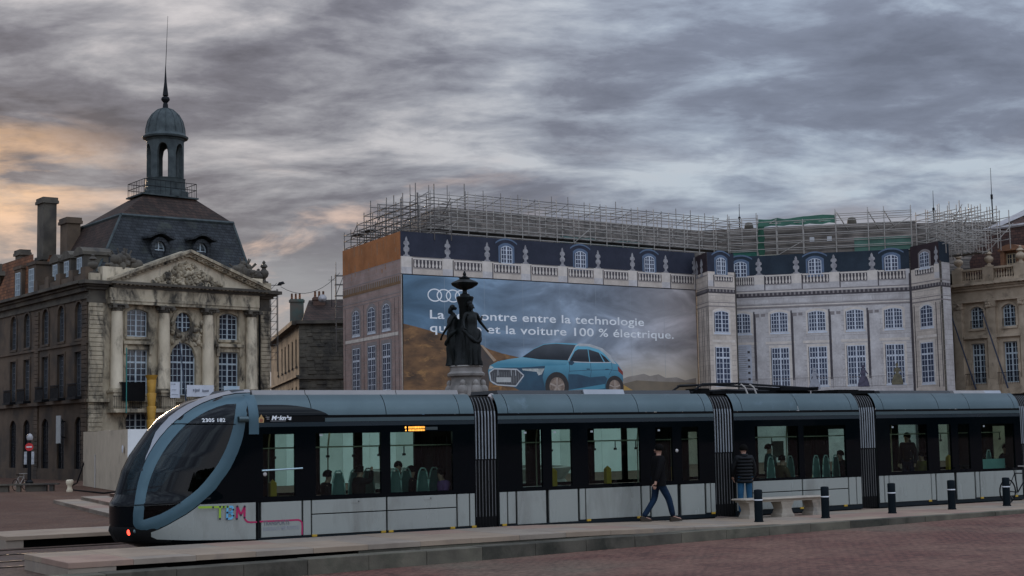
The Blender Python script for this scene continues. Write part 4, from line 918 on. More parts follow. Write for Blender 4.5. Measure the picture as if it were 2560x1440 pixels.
for (xa,za),(xb,zb) in zip(gp,gp[1:]+gp[:1]):
    dx,dz=xb-xa,zb-za; l=math.hypot(dx,dz); nx,nz=-dz/l*.05,dx/l*.05; b.flat([(xa-nx,za-nz),(xb-nx,zb-nz),(xb+nx,zb+nz),(xa+nx,za+nz)],-0.1054)
for xx in (860,965,1000): 
    (xa,za),(xb,zb)=[(8.556, 7.382), (8.546, 6.937)]; sh=(xx-850)/3.282*.04; b.frect(xa+sh,xa+sh+.05,zb,za,-0.1054)
b.build('printed_grille_frame',CHR,ad)
b=MB(); (xa,za),(xb,zb)=[(8.146, 7.218), (10.881, 6.286)]
for k in range(13): xx=xa+(xb-xa)*k/12; b.frect(xx,xx+.03,zb+abs(k-6)*.02,za-abs(k-6)*.015,-.1053)
b.build('printed_grille_bars',mat('printed grille bar',(.24,.24,.24),.6),ad)
(xa,za),(xb,zb)=[(8.543, 6.796), (9.938, 6.425)]; b=MB(); b.frect(xa,xb,zb,za,-0.1060); b.build('printed_number_plate',mat('printed plate white',(.5,.5,.47),.7),ad)
art([(11.03, 7.483), (13.259, 7.525), (12.967, 7.068), (12.637, 6.968), (12.464, 7.256), (11.086, 7.369)],mat('printed headlight',(.55,.56,.52),.6,col2=(.2,.22,.2),scale=4),-0.1050,'printed_headlight'); art([(7.816, 7.431), (7.983, 7.716), (8.327, 7.55), (7.977, 7.395)],MATS['printed headlight'],-0.1050,'printed_headlight')
def wheel(c,rx,rz):
    (cx,cz)=c; n=28
    def ell(a): return [(cx+a*rx*math.cos(2*PI*k/n),cz+a*rz*math.sin(2*PI*k/n)) for k in range(n)]
    w_=art(ell(1.22),CTYRE,-0.1054,'printed_wheel_arch'); art(ell(1.0),CTYRE,-0.1060,'printed_tyre'); art(ell(.78),CRIM,-0.1066,'printed_rim')
    b=MB()
    for k in range(5):
        a=2*PI*k/5+.3; d=(math.cos(a)*rx*.74,math.sin(a)*rz*.74); nn=(-math.sin(a)*rx*.07,math.cos(a)*rz*.07)
        b.flat([(cx-nn[0],cz-nn[1]),(cx+d[0]-nn[0],cz+d[1]-nn[1]),(cx+d[0]+nn[0],cz+d[1]+nn[1]),(cx+nn[0],cz+nn[1])],-0.1072)
    b.build('printed_spokes',mat('printed spoke',(.42,.34,.28),.6),ad)
wheel([(14.482, 6.107)][0],.98,.95); wheel([(20.485, 6.057)][0],.78,.78)
LETTER=mat('white printed lettering',(.88,.90,.90),.6)
def fit_text(txt,x0,x1,z,size,y,m,parent,name='lettering',bold=.012,M=None):
    me=text_mesh(txt,size,1,bold,1.04); xs_=[v.co.x for v in me.vertices]; k=(x1-x0)/(max(xs_)-min(xs_)); mn=min(xs_)
    me.transform(Matrix.Translation((x0,y,z))@Matrix.Rotation(PI/2,4,'X')@Matrix.Diagonal((k,1,1,1))@Matrix.Translation((-mn,0,0)))
    if M: me.transform(M)
    me.materials.clear(); me.materials.append(m); return link(name,me,parent)
fit_text('La rencontre entre la technologie',(2.48, 11.234)[0],(23.84, 11.335)[0],11.2,.93,-0.1084,LETTER,ad)
fit_text('quattro et la voiture 100 % électrique.',(2.463, 10.235)[0],(27.136, 10.539)[0],10.2,.93,-0.1084,LETTER,ad)
for k in range(4):
    cx=(2.943, 13.044)[0]+.83*k; cz=12.98; b=MB(); n=40; yy=-0.1084-.002*k
    for i in range(n):
        a0,a1=2*PI*i/n,2*PI*(i+1)/n; rx,rz=.66,.50
        b.flat([(cx+(rx)*math.cos(a0),cz+rz*math.sin(a0)),(cx+rx*math.cos(a1),cz+rz*math.sin(a1)),(cx+(rx-0.1012)*math.cos(a1),cz+(rz-.09)*math.sin(a1)),(cx+(rx-0.1012)*math.cos(a0),cz+(rz-.09)*math.sin(a0))],yy)
    b.build('ring_emblem',LETTER,ad)
# ------------------------------------------------------------------ bare stone wing on the right
RE=frame((38.02,131.22),-52)
rb=thing('stone_palace',(38.02,131.22,0),R(-52),'bare stone palace wing with urn balustrade and brown mansard roof at the right edge','building')
b=MB(); wx=[2.5,5.65,8.8,11.95]; ops=[]
for x in wx: ops+=[(x-.65,x+.65,10.6,12.45,.3),(x-.68,x+.68,5.9,9.3,0)]
STONE_WARM=mat('warm limestone',(.50,.40,.29),.85,col2=(.30,.235,.165),scale=.6,bump=.25,bscale=6,dirt=(.10,.08,.06),dscale=.7,dlim=(.54,.72))
wall(b,0,14,-.6,14.2,ops); b.build('wall',STONE_WARM,rb)
b=MB(); b.box(.2,14,.4,12,-.6,15); b.build('rear_block',STONE_DARK,rb)
for x in wx:
    window(rb,I,x-.65,x+.65,10.6,12.45,rise=.3,rows=5,surround=.22,sm=STONE_WARM); window(rb,I,x-.68,x+.68,5.9,9.3,rows=7,transom=5,surround=.25,sm=STONE_WARM,sill=False)
    b=MB(); b.box(x-1.2,x+1.2,-.3,.05,9.72,9.95); b.build('hood',STONE_WARM,rb)
    b=MB(); 
    for k in range(13): xx=x-1.0+k*.166; b.tube((xx,-.5,5.75),(xx,-.5,6.7),.016,4)
    b.box(x-1.05,x+1.05,-.53,-.48,6.7,6.75); b.build('balcony_railing',IRON,rb)
    b=MB()
    for k in range(9): xx=x-.64+k*.16; b.tube((xx,-.05,10.62),(xx,-.05,11.2),.014,4)
    b.box(x-.66,x+.66,-.07,-.03,11.2,11.24); b.build('window_guard',IRON,rb)
for x in (.75,4.08,7.23,10.4,13.5):
    b=MB(); b.box(x-.42,x+.42,-.28,.02,6.3,12.3); p=b.build('pilaster',STONE_WARM,rb); b=MB(); b.box(x-.55,x+.55,-.4,.02,5.0,6.28); b.build('pedestal',STONE_WARM,p)
    b=MB(); b.box(x-.5,x+.5,-.36,.02,12.302,12.8); lumps(b,rg,8,x-.4,x+.4,-.36,12.35,12.7,.07,.14); b.build('capital',STONE_WARM,p)
b=MB(); cornice(b,0,14,14.0,[(.4,-1.2,-.95),(.34,-.94,-.2),(.55,-.2,0),(.7,.0,.14),(1.05,.2,.42)]); b.build('cornice',STONE_WARM,rb)
for k in range(36):
    b=MB(); b.box(.2+k*.38,.38+k*.38,-.95,-.3,14.142,14.198); b.build('modillion',STONE_WARM,rb)
b=MB(); b.box(0,14,-.5,.05,5.0-.45,4.98-.2); b.build('string_course',STONE_WARM,rb)
for k,x in enumerate((1.0,4.05,7.1,10.2,13.2)):
    b=MB(); b.box(x-.5,x+.5,-.45,.2,14.44,15.72); p=b.build('balustrade_pier',STONE_WARM,rb); b=MB(); urn(b,(x,-.12,15.72),1.5,.36); b.build('urn',STONE_WARM,p)
    if k<4:
        b=MB(); b.box(x+.52,x+2.55,-.35,.1,14.44,14.7); b.box(x+.52,x+2.55,-.38,.13,15.5,15.68); p=b.build('balustrade_rail',STONE_WARM,rb)
        for j in range(8): b=MB(); baluster(b,(x+.65+j*.255,-.12,14.702),.796,.1); b.build('baluster',STONE_WARM,p)
BROOF=roofmat('reddish brown roof courses',(.07,.032,.023),(.04,.02,.016),.45,.26,(.03,.02,.016))
b=MB(); b.quad((0.2,.9,14.6),(14,.9,14.6),(14,2.6,19.3),(1.9,2.6,19.3)); b.quad((1.9,2.6,19.3),(14,2.6,19.3),(14,7,21.6),(4.5,7,21.6)); b.quad((.2,.9,14.6),(1.9,2.6,19.3),(4.5,7,21.6),(.2,12,14.6)); b.build('mansard_roof',BROOF,rb)
b=MB(); b.tube((1.9,2.55,19.3),(14,2.55,19.3),.16,6); b.quad((1.9,2.5,19.34),(3.1,2.62,19.36),(6.5,7.0,21.7),(4.5,7,21.72)); b.build('lead_flashing',mat('pale lead flashing',(.40,.38,.38),.6,col2=(.28,.26,.26),scale=1),rb)
for x in (5.9,11.9):
    b=MB(); b.box(x-.95,x-.58,.2,2.2,14.8,16.9); b.box(x+.58,x+.95,.2,2.2,14.8,16.9); b.box(x-.57,x+.57,.6,2.2,16.75,16.95)
    for k in range(8): p_=x-1.1+2.2*k/8; q_=x-1.1+2.2*(k+1)/8; b.prism([(p_,16.92),(q_,16.92),(q_,17.05+arch_h(q_,x-1.1,x+1.1,.4)),(p_,17.05+arch_h(p_,x-1.1,x+1.1,.4))],.1,2.3)
    d=b.build('dormer',mat('orange brick dormer',(.25,.12,.06),.85,col2=(.16,.08,.045),scale=2),rb); window(rb,I,x-.55,x+.55,15.0,16.7,y=.5,rows=4,sill=False,fm=mat('cream window paint',(.42,.34,.22),.6))
for i,x in enumerate((1.6,4.7)):
    f=thing('flagpole',tuple(RE@Vector((x+.9,-.6,5.4))),R(-52),('bare slanting flagpole on the stone palace, beside the last printed sheet','bare slanting flagpole on the stone palace, nearest the right edge')[i],'flagpole','flagpoles on the right-hand palace')
    b=MB(); b.tube((0,0,0),(-1.05,-1.5,6.3),.07,6,.05); b.build('pole',mat('navy painted pole',(.03,.045,.08),.5),f); b=MB(); b.ball((-1.06,-1.52,6.38),.11,6); b.build('knob',IRON,f)
# ------------------------------------------------------------------ old house in the gap
gh=thing('old_house',(-20.45,145,0),R(8),'narrow blackened old stone house with brown roof in the gap between the two palaces','building')
OLD=mat('blackened rubble stone',(.125,.108,.08),.9,col2=(.055,.048,.038),scale=.6,bump=.5,bscale=5,dirt=(.035,.032,.028),dscale=.5,dlim=(.48,.62))
b=MB(); b.box(0,9,0,12,-.6,13.6); b.build('wall',OLD,gh)
for r in range(40):
    z=.2+r*.33; x=-.0
    while x<4.4:
        L=rg.uniform(.5,.95); 
        if z>5 and rg.random()<.75: b=MB(); b.cbox(x+.012,min(4.5,x+L)-.012,-.05+rg.uniform(-.02,.02),.02,z+.012,z+.318,.02); b.build('stone',OLD,gh)
        x+=L
b=MB(); b.box(-.3,9,-.4,.05,13.3,13.6); b.box(-.1,9,-.15,.05,8.0,8.2); b.build('cornice',STONE_DARK,gh)
OM=Matrix.Rotation(R(103.5-8-180),4,'Z')        # street side running back into the gap (x negative away from the corner)
b=MB(OM); ops=[(x-.6,x+.6,z,z+2.6,0) for x in (-3,-7,-11,-15,-19,-24) for z in (9.4,4.8)]; wall(b,-34,0,-.6,13.6,ops,dep=.3); b.build('wall',OLD,gh)
for o in ops: window(gh,OM,o[0],o[1],o[2],o[3],y=.25,rows=4,pm=PANE_DULL,fm=MATS['grey window paint'],sm=STONE_DARK,mid=.1)
b=MB(OM); b.box(-34,0,-.7,.05,13.2,13.6); b.box(-34,0,-.3,.05,8.2,8.4); b.build('cornice',STONE_DARK,gh)
b=MB(); b.add([(.3,-.3,13.6),(9,-.3,13.6),(9,5,16.2),(1.0,5,16.0),(.3,30,16.0),(-.6,30,13.6)],[(0,1,2,3),(0,3,4,5)]); b.build('roof',TILE,gh)
for x,y,w_,z1,m in ((-.9,10,1.4,16.6,mat('green stained chimney',(.06,.10,.085),.85,col2=(.12,.09,.07),scale=.8)),(1.4,3.5,1.2,16.2,mat('brick chimney',(.12,.065,.045),.85,col2=(.07,.045,.035),scale=1.5))):
    b=MB(); b.box(x,x+w_,y,y+1,12,z1); b.box(x-.1,x+w_+.1,y-.1,y+1.1,z1-.3,z1-.1); c=b.build('chimney',m,gh)
    for k in range(3): b=MB(); b.lathe([(.12,z1-.1),(.1,z1+.6)],(x+.2+k*.4,y+.5,0),8); b.build('chimney_pot',RUST,c)
b=MB(); b.tube((3.2,3,15),(3.2,3,18.2),.03,4); b.tube((2.9,3,17.8),(3.5,3,17.8),.02,4); b.build('aerial',IRON,gh)
b=MB(); b.lathe([(.02,0),(.3,.08),(.42,.2)],(0,0,0),12); me_=b.mesh('dish',MATS['pale lead flashing']); link('satellite_dish',me_,gh,Matrix.Translation((2.3,2.6,15.9))@Matrix.Rotation(R(80),4,'X'))
# corner of another building at the left edge
le=thing('corner_building',(-40.0,97.7,0),R(21),'dark cornice corner of a building cut off by the left edge','building')
b=MB(); b.box(-8,6.1,0,12,-.6,12.6); b.build('wall',STONE_DARK,le)
b=MB(); 
for pr,a,c in ((.2,12.6,12.9),(.45,12.9,13.3),(.75,13.4,13.7),(.55,13.7,14.2)): b.box(-8,6.1+pr,-pr,12,a,c-.003)
b.build('cornice',STONE_DARK,le); b=MB(); b.box(-8,6.0,.3,11,14.2,15.3); urn(b,(6.0,.4,14.3),2.2,.42); b.build('parapet',STONE_DARK,le)
# ------------------------------------------------------------------ scaffolding
def unit_tube(r,n=5):
    b=MB(); b.tube((0,0,0),(0,0,1),r,n); return b
UT_={}
def rod(parent,name,a,c,r=.035,m=None):
    """one scaffold tube as its own object, sharing a unit mesh"""
    m=m or GALV; key=(r,m.name)
    if key not in UT_: UT_[key]=unit_tube(r).mesh('scaffold_tube',m)
    a=Vector(a);c=Vector(c);d=c-a
    return link(name,UT_[key],parent,Matrix.Translation(a)@d.to_track_quat('Z','Y').to_matrix().to_4x4()@Matrix.Diagonal((1,1,d.length,1)))
rsc=random.Random(21)
def bays(th,xs,ys,z0,levels,ztop,m=GALV,braces=.3,dk=None,r=.042,jit=.0):
    """scaffold bays: standards at every x,y; ledgers along x at every level; transoms; some diagonals; deck boards"""
    for i,x in enumerate(xs):
        zt=[]
        for j,y in enumerate(ys):
            t=ztop(x,j)+rsc.uniform(-jit,jit); rod(th,'standard',(x,y,z0),(x,y,t),r,m); zt.append(t)
            if i+1<len(xs):
                for l in levels:
                    if l<min(t,ztop(xs[i+1],j))-.05: rod(th,'ledger',(x-.1,y,l),(xs[i+1]+.1,y,l),r*.8,m)
        if len(ys)>1:
            for l in levels:
                if l<min(zt)-.05 and rsc.random()<.8: rod(th,'transom',(x,ys[0],l),(x,ys[-1],l),r*.8,m)
        if i+1<len(xs) and rsc.random()<braces:
            k=rsc.randrange(max(1,len(levels)-2)); j=rsc.randrange(len(ys))
            rod(th,'brace',(x,ys[j],levels[k]),(xs[i+1],ys[j],levels[min(k+2,len(levels)-1)]),r*.75,m)
    if dk is not None:
        for i in range(len(xs)-1):
            b=MB(); b.box(xs[i]+.03,xs[i+1]-.03,ys[0]+.08,ys[-1]-.05,dk,dk+.06); b.build('deck_board',mat('grey scaffold deck',(.20,.19,.175),.8,col2=(.12,.11,.10),scale=1.5),th)
# over the printed front: guard rails stand against the sky
s1=thing('roof_scaffold',(AO_[0],AO_[1],0),R(36.2),'long run of tube scaffolding with guard rails along the wing roof above the car advertisement','scaffold','scaffolds on the wrapped wing')
xs=[3.2+1.75*k for k in range(20)]
bays(s1,xs,(.7,2.2),16.9,(17.9,18.5,19.2,19.8,20.4,20.9),lambda x,j:(21.25 if j==0 else 21.0)+(.55 if 7.5<x<14 and j==1 else 0),braces=.35,dk=18.2,jit=.12)
for i in range(19):
    x=xs[i]; rod(s1,'guard_rail',(x,3.6,21.15),(xs[i+1],3.6,21.15),.03,GALV_DARK)
    if i>2: rod(s1,'guard_rail',(x,3.6,21.65),(xs[i+1],3.6,21.62),.03,GALV_DARK); 
    rod(s1,'standard',(x,3.6,19.5),(x,3.6,21.95+rsc.uniform(-.2,.3)),.032,GALV_DARK)
    if i%2==0: rod(s1,'brace',(x,3.6,20.6),(xs[i+1],3.6,21.6),.028,GALV_DARK)
    rod(s1,'guard_rail',(x,2.2,20.65),(xs[i+1],2.2,20.65),.025,GALV)
for x,zt in ((3.7,22.2),(8.35,22.5)): rod(s1,'standard',(x,3.6,19),(x,3.6,zt),.04,GALV_DARK)
# green netting low on the roof slope
NET=mat('green debris net',(.03,.16,.11),.8,col2=(.02,.10,.075),scale=2)
b=MB()
rr2=random.Random(8)
rows=[]
for j in range(3): rows.append([(17+i*1.05,2.3+.1*rr2.random(),17.7+j*.45+rr2.uniform(-.12,.12)) for i in range(11)])
b.grid(rows); b.build('debris_net',mat('faded teal debris net',(.07,.15,.135),.85,col2=(.12,.14,.13),scale=1.2),s1)
# dense forest of tubes over the orange side
s2=thing('side_scaffold',(AO_[0],AO_[1],0),R(-64),'dense tangle of scaffold tubes over the orange printed side wall','scaffold','scaffolds on the wrapped wing')
xs2=[-13.1,-11.5,-10.0,-8.4,-6.9,-5.3,-3.7,-2.0,-.5]
hh={-13.1:19.9,-11.5:20.3,-10.0:20.7,-8.4:21.0,-6.9:21.6,-5.3:21.2,-3.7:21.0,-2.0:20.4,-.5:21.1}
bays(s2,xs2,(.25,1.6,3.0,4.4),17.2,(17.9,18.5,19.0,19.5,20.0,20.5),lambda x,j:hh[x]-(.0 if j in(1,2) else .7)+(.4 if j==2 else 0),m=GALV_DARK,braces=.8,jit=.3)
for x in (-11.8,-9.3): 
    b=MB(); b.box(x-.9,x+.9,.6,1.5,18.9,18.97); o=b.build('deck_board',GALV_DARK,s2)
for k in range(6): x=-12.5+k*1.2; rod(s2,'brace',(x,2.2,17.4),(x+.5,2.2,19.6),.03,mat('rusty tube',(.25,.12,.07),.7,col2=(.16,.10,.08),scale=2))
# recessed centre
s3=thing('roof_scaffold',(19.63,132.55,0),R(-14.2),'scaffold bays with green tarpaulin on the recessed middle roof','scaffold','scaffolds on the wrapped wing')
xs3=[-.6,1.9,3.6,5.9,8.7,11.45,12.8,15.05]
bays(s3,xs3,(.5,1.7),16.8,(17.5,18.1,18.7,19.3,19.9,20.5,20.9),lambda x,j:21.35 if x<2 or x>8 else 20.6,braces=.5,dk=17.45,r=.04)
for x in (11.45,12.8,8.8): rod(s3,'brace',(x,1.7,21.2),(x+.9,2.9,19.7),.05,GALV)
TARP=mat('green tarpaulin',(.0,.075,.036),.6,col2=(.0,.045,.022),scale=.9,bump=.5,bscale=2)
b=MB(); rows=[]
for j in range(6):
    rows.append([(1.95+i*.56,2.0-.25*j*.4+.12*math.sin(i*1.7+j),21.0-j*.15-(.0 if j<5 else .06*math.sin(i*2.1))+(.12 if i in(3,) and j==0 else 0)-.1*math.sin(i*.5)*(j==0)) for i in range(13)])
b.grid(rows); tp=b.build('tarpaulin',TARP,s3)
b=MB(); b.grid([[(1.95+.28*i+.05*math.sin(j*2+i),1.0+.06*math.sin(i*3+j),20.2-j*.35) for i in range(3)] for j in range(9)]); b.build('hanging_tarpaulin',TARP,s3)
b=MB(); b.grid([[(10.2+i*.6,1.78+.04*math.sin(i*2.3+j),17.6+j*.42) for i in range(9)] for j in range(4)]); b.build('debris_net',mat('pale green net',(.10,.20,.155),.85,col2=(.07,.145,.11),scale=1),s3)
b=MB(); b.grid([[(-.4+i*.5,1.78+.04*math.sin(i*2.3+j),16.9+j*.42) for i in range(6)] for j in range(4)]); b.build('debris_net',NET,s3)
b=MB(); b.box(2.05,3.55,.62,1.55,17.52,17.6); b.build('lit_deck',mat('pale deck sheet',(.6,.57,.42),.7),s3)
for x in (6.4,7.9): b=MB(); b.box(x,x+.4,1.5,1.54,18.7,19.1); b.build('notice_board',mat('small white board',(.5,.5,.5),.7),s3)
# right-hand cluster with its cantilevered loading platform
s4=thing('roof_scaffold',(33.92,128.5,0),R(-70),'tall scaffold tangle with cantilevered platform between printed sheets and bare palace','scaffold','scaffolds on the wrapped wing')
xs4=[.2,1.6,3.0,4.2,5.4,6.6,7.8]
bays(s4,xs4,(.6,1.8,3.0,4.2),16.6,(17.4,18.0,18.6,19.2,19.8,20.3),lambda x,j:(20.9-.28*max(0,x-3.4))+(.3 if j==2 else 0)-(.5 if j==0 else 0),braces=.7,jit=.2)
s5=thing('loading_platform',(38.02,131.22,0),R(-52),'cantilevered scaffold platform of bright tubes above the first urn of the bare palace','scaffold','scaffolds on the wrapped wing')
xs5=[1.3,2.9,4.4]
bays(s5,xs5,(-2.2,-.9),16.75,(16.9,17.4,17.9,18.3),lambda x,j:18.5,braces=.0,dk=16.78,r=.042)
rod(s5,'brace',(.4,-.9,16.2),(1.3,-.9,18.4),.04); rod(s5,'brace',(2.9,-.9,16.8),(1.3,-.9,18.4),.03); rod(s5,'brace',(4.4,-.9,16.8),(6.3,.3,19.2),.04)
# whip aerials on the roofs
for loc,h,lab in ((tuple(AFM@RC@Vector((17.1,6,20))),3.3,'short dark aerial mast above the right-hand scaffold tangle'),(tuple(RE@Vector((-.9,8,20.5))),5.2,'tallest whip aerial on the right, over the bare palace roof'),(tuple(AFM@RC@Vector((0,5,20.4))),2.5,'thin aerial mast left of the green tarpaulin')):
    a=thing('aerial_mast',loc,0,lab,'aerial','aerials on the roofs'); b=MB(); b.tube((0,0,0),(0,0,h*.5),.06,5); b.tube((0,0,h*.5),(.02,0,h),.035,5,.02); b.build('mast',IRON,a); b=MB(); b.tube((0,0,h*.45),(0,0,h*.53),.11,6); b.build('joint',IRON,a)
# scaffold tower at the far side of the orange wall, hoist mast by the domed building
tw=thing('scaffold_tower',(-15.35,135,0),R(10),'slim scaffold tower showing just left of the orange wall','scaffold')
bays(tw,(-.35,.35),(0,.7),10,(12,13,14,15,16,16.8),lambda x,j:17.0,m=GALV_DARK,braces=1); rod(tw,'standard',(-.35,0,16),(-.35,0,18),.03,GALV_DARK)
hm=thing('hoist_mast',(-20.2,128,0),0,'lattice hoist mast with floodlight beside the right end of the domed building','mast')
for x,y in ((-.3,0),(.3,0),(-.3,.5),(.3,.5)): rod(hm,'standard',(x,y,8),(x,y,15.4 if x<0 else 15.0),.035,GALV_DARK)
for k in range(10): rod(hm,'rung',(-.3,0,9+k*.65),(.3,0,9+k*.65),.025,GALV_DARK); rod(hm,'brace',(-.3,0,9+k*.65),(.3,0,9.65+k*.65),.02,GALV_DARK)
rod(hm,'arm',(-1.0,0,15.35),(.7,0,15.3),.035,GALV_DARK); b=MB(); b.add([(.35,-.2,15.3),(.95,-.2,15.45),(.95,.3,15.45),(.35,.3,15.3),(.5,-.15,15.55),(.85,-.15,15.62),(.85,.25,15.62),(.5,.25,15.55)],[(0,1,2,3),(4,5,6,7),(0,1,5,4),(1,2,6,5),(2,3,7,6),(3,0,4,7)]); b.build('floodlight',IRON,hm)
wi=MB(); A_=Vector((-19.6,128.2,15.2)); B_=Vector((-14.9,131,16.6)); pts=[A_.lerp(B_,t/10)+Vector((0,0,-1.1*4*(t/10)*(1-t/10))) for t in range(11)]; wi.path(pts,.02,4)
tag(wi.build('cable',IRON),'thin sagging cable strung across the gap between domed building and orange wall','cable')
# ------------------------------------------------------------------ things on and by the domed building
BOARD=mat('beige hoarding board',(.50,.42,.31),.8,col2=(.42,.35,.26),scale=.8,dirt=(.30,.25,.19),dscale=.7,dlim=(.55,.75)); BOARD2=mat('white hoarding board',(.78,.79,.77),.7,col2=(.68,.69,.67),scale=.8)
h0=Vector((-28.13,99.5,0)); h1=Vector((-21.3,84.0,0)); h2=h1+Vector((math.cos(R(43)),math.sin(R(43)),0))*46
ho=thing('site_hoarding',tuple(h1),0,'tall beige board hoarding round the building site, in front of the domed building','hoarding')
def run(a,c,m,n,skip=()):
    for k in range(n):
        p=a.lerp(c,k/n)-h1; q=a.lerp(c,(k+1)/n)-h1; d=(q-p).normalized(); nn=Vector((-d.y,d.x,0))*.04; g=d*.012; off=nn*rsc.uniform(-.2,.2)
        b=MB(); b.hprism([(p+g+off)[:2],(q-g+off)[:2],(q-g+nn+off)[:2],(p+g+nn+off)[:2]],-.43,3.05+rsc.uniform(-.03,.03)); b.build('board',m[k%len(m)] if isinstance(m,tuple) else m,ho)
BOARD3=mat('greyed hoarding board',(.60,.61,.58),.75,col2=(.50,.51,.48),scale=.8)
run(h0,h1,BOARD,8); run(h1,h2,(BOARD2,BOARD3,BOARD2,BOARD2,BOARD3),22)
dr=(h1-h0).normalized(); q=h0+dr*5.3-h1; b=MB(); nn=Vector((-dr.y,dr.x,0))
for sgn in (1,): 
    o=q-nn*.06*(1 if nn.y>0 else -1); b.hprism([o[:2],(o+dr*.14)[:2],(o+dr*.14+nn*.05)[:2],(o+nn*.05)[:2]],-.43,1.6)
b.build('gate_post',mat('pale timber post',(.50,.47,.43),.7),ho)
b=MB(); pts=[(*(h0+Vector((.2,-.3,0)))[:2],1.2),(*(h0+dr*1.0+Vector((-.4,-.4,0)))[:2],-.2),(*(h0+dr*4+Vector((-1.2,-1,0)))[:2],-.42),(*(h0+dr*9+Vector((-1.5,-1.2,0)))[:2],-.42),(*(h1+Vector((-1.0,-1.0,0)))[:2],-.40),(*(h1+Vector((2,-.4,0)))[:2],-.1)]
b.path(pts,.05,6); tag(b.build('hose',BLACK),'black cable hose lying along the foot of the beige hoarding','hose')
ds=thing('round_sign',(-21.95,85.6,1.91),R(-60),'small white round sign fixed on the beige hoarding','sign')
nrm=Vector((-dr.y,dr.x,0)); nrm=nrm if nrm.y<0 else -nrm
ds.location=(h1+(h0-h1)*.06+nrm*.12+Vector((0,0,1.95))); ds.rotation_euler=(0,0,math.atan2(dr.y,dr.x))
b=MB(); b.add([(.22*math.cos(2*PI*k/20),-.0,.22*math.sin(2*PI*k/20)) for k in range(20)]+[(.22*math.cos(2*PI*k/20),.02,.22*math.sin(2*PI*k/20)) for k in range(20)],[tuple(range(20)),tuple(range(39,19,-1))]+[(i,20+i,20+(i+1)%20,(i+1)%20) for i in range(20)]); b.build('disc',mat('white sign paint',(.62,.64,.68),.6),ds)
LFM=frame((-31.64,113.06),44)
ch=thing('debris_chute',tuple(LFM@Vector((4.45,-1.5,0))),R(44),'yellow ochre rubbish chute hanging beside the dark balcony of the domed building','chute')
YEL=mat('ochre yellow plastic',(.50,.27,.035),.6,col2=(.38,.20,.025),scale=2)
for k in range(8):
    b=MB(); z=7.0-k*1.0; b.lathe([(.33,z),(.36,z-.06),(.27,z-1.02),(.25,z-1.02),(.30,z)],(0,0,0),14); b.build('chute_section',YEL,ch)
b=MB(); b.lathe([(.34,7.0),(.48,7.35),(.45,7.35),(.3,7.0)],(0,0,0),14); b.build('funnel',YEL,ch)
nb=thing('balcony_cover',tuple(LFM@Vector((2.15,-1.15,5.4))),R(44),'black cloth draped over the balcony left of the yellow chute','cover')
b=MB(); b.box(0,1.95,-.06,-.02,0,1.4); b.box(0,1.95,-.02,.7,1.38,1.42); b.build('cloth',BLACK,nb)
b=MB(); b.tube((2.5,-1.2,4.5),(2.5,-1.2,9.4),.05,6); gp=tag(b.build('green_pole',mat('teal green pole',(.03,.22,.19),.5)),'thin teal green pole before the left ground-floor window of the domed building','pole'); gp.matrix_world=LFM
b=MB(); b.tube((7.35,-1.7,5.2),(7.25,-.9,10.0),.06,6,.045); fp_=tag(b.build('flagpole',mat('dark blue pole',(.02,.035,.06),.5)),'dark slanting flagpole before the arched central window of the domed building','flagpole'); fp_.matrix_world=LFM
BAN=mat('white banner cloth',(.66,.69,.74),.7,col2=(.58,.61,.66),scale=2,bump=.2,bscale=3); GR=mat('grey print',(.22,.24,.28),.7)
def banner(u0,u1,z0,z1,lab,lines,m=BAN):
    t=thing('balcony_banner',tuple(LFM@Vector((u0,-1.12,z0))),R(44),lab,'banner','banners on the balcony railing')
    b=MB(); w_=u1-u0; b.grid([[(w_*i/8,-.02*math.sin(i*1.9+j),(z1-z0)*j/3) for i in range(9)] for j in range(4)]); b.build('cloth',m,t)
    b=MB()
    for (a,c,zz,h) in lines: b.frect(a*w_,c*w_,(z1-z0)*zz,(z1-z0)*zz+h,-.045)
    if lines: b.build('print',GR,t)
banner(6.3,7.15,5.65,6.85,'tall narrow white banner on the balcony, left of the slanting flagpole',[(.1,.2,.85,.06),(.3,.5,.85,.06),(.1,.8,.2,.03),(.1,.6,.5,.03)])
banner(7.75,10.2,5.75,6.65,'wide white banner with grey writing on the balcony above the tram nose',[(.30,.33,.35,.3),(.22,.27,.45,.18),(.34,.38,.45,.16),(.39,.42,.45,.16),(.43,.46,.45,.2),(.56,.6,.42,.18),(.61,.65,.42,.13),(.66,.7,.42,.13),(.71,.74,.42,.13),(.75,.8,.42,.15)])
banner(11.1,12.6,5.95,6.6,'pale blue banner half hidden by the tram roof edge',[],mat('pale blue banner',(.36,.55,.66),.7,col2=(.6,.64,.68),scale=1.2))
wsn=thing('wall_sign',tuple(frame((-31.64,113.06),-54)@Vector((-4.8,-.5,2.35))),R(-54),'tall white sign panel on the dark side wall of the domed building','sign')
b=MB(); b.box(-.45,.45,-.05,.02,0,2.1); b.build('panel',mat('dull white panel',(.55,.57,.55),.7,col2=(.45,.47,.46)),wsn); b=MB(); b.box(-.05,.05,.02,.5,.4,.5); b.box(-.05,.05,.02,.5,1.6,1.7); b.build('bracket',IRON,wsn)
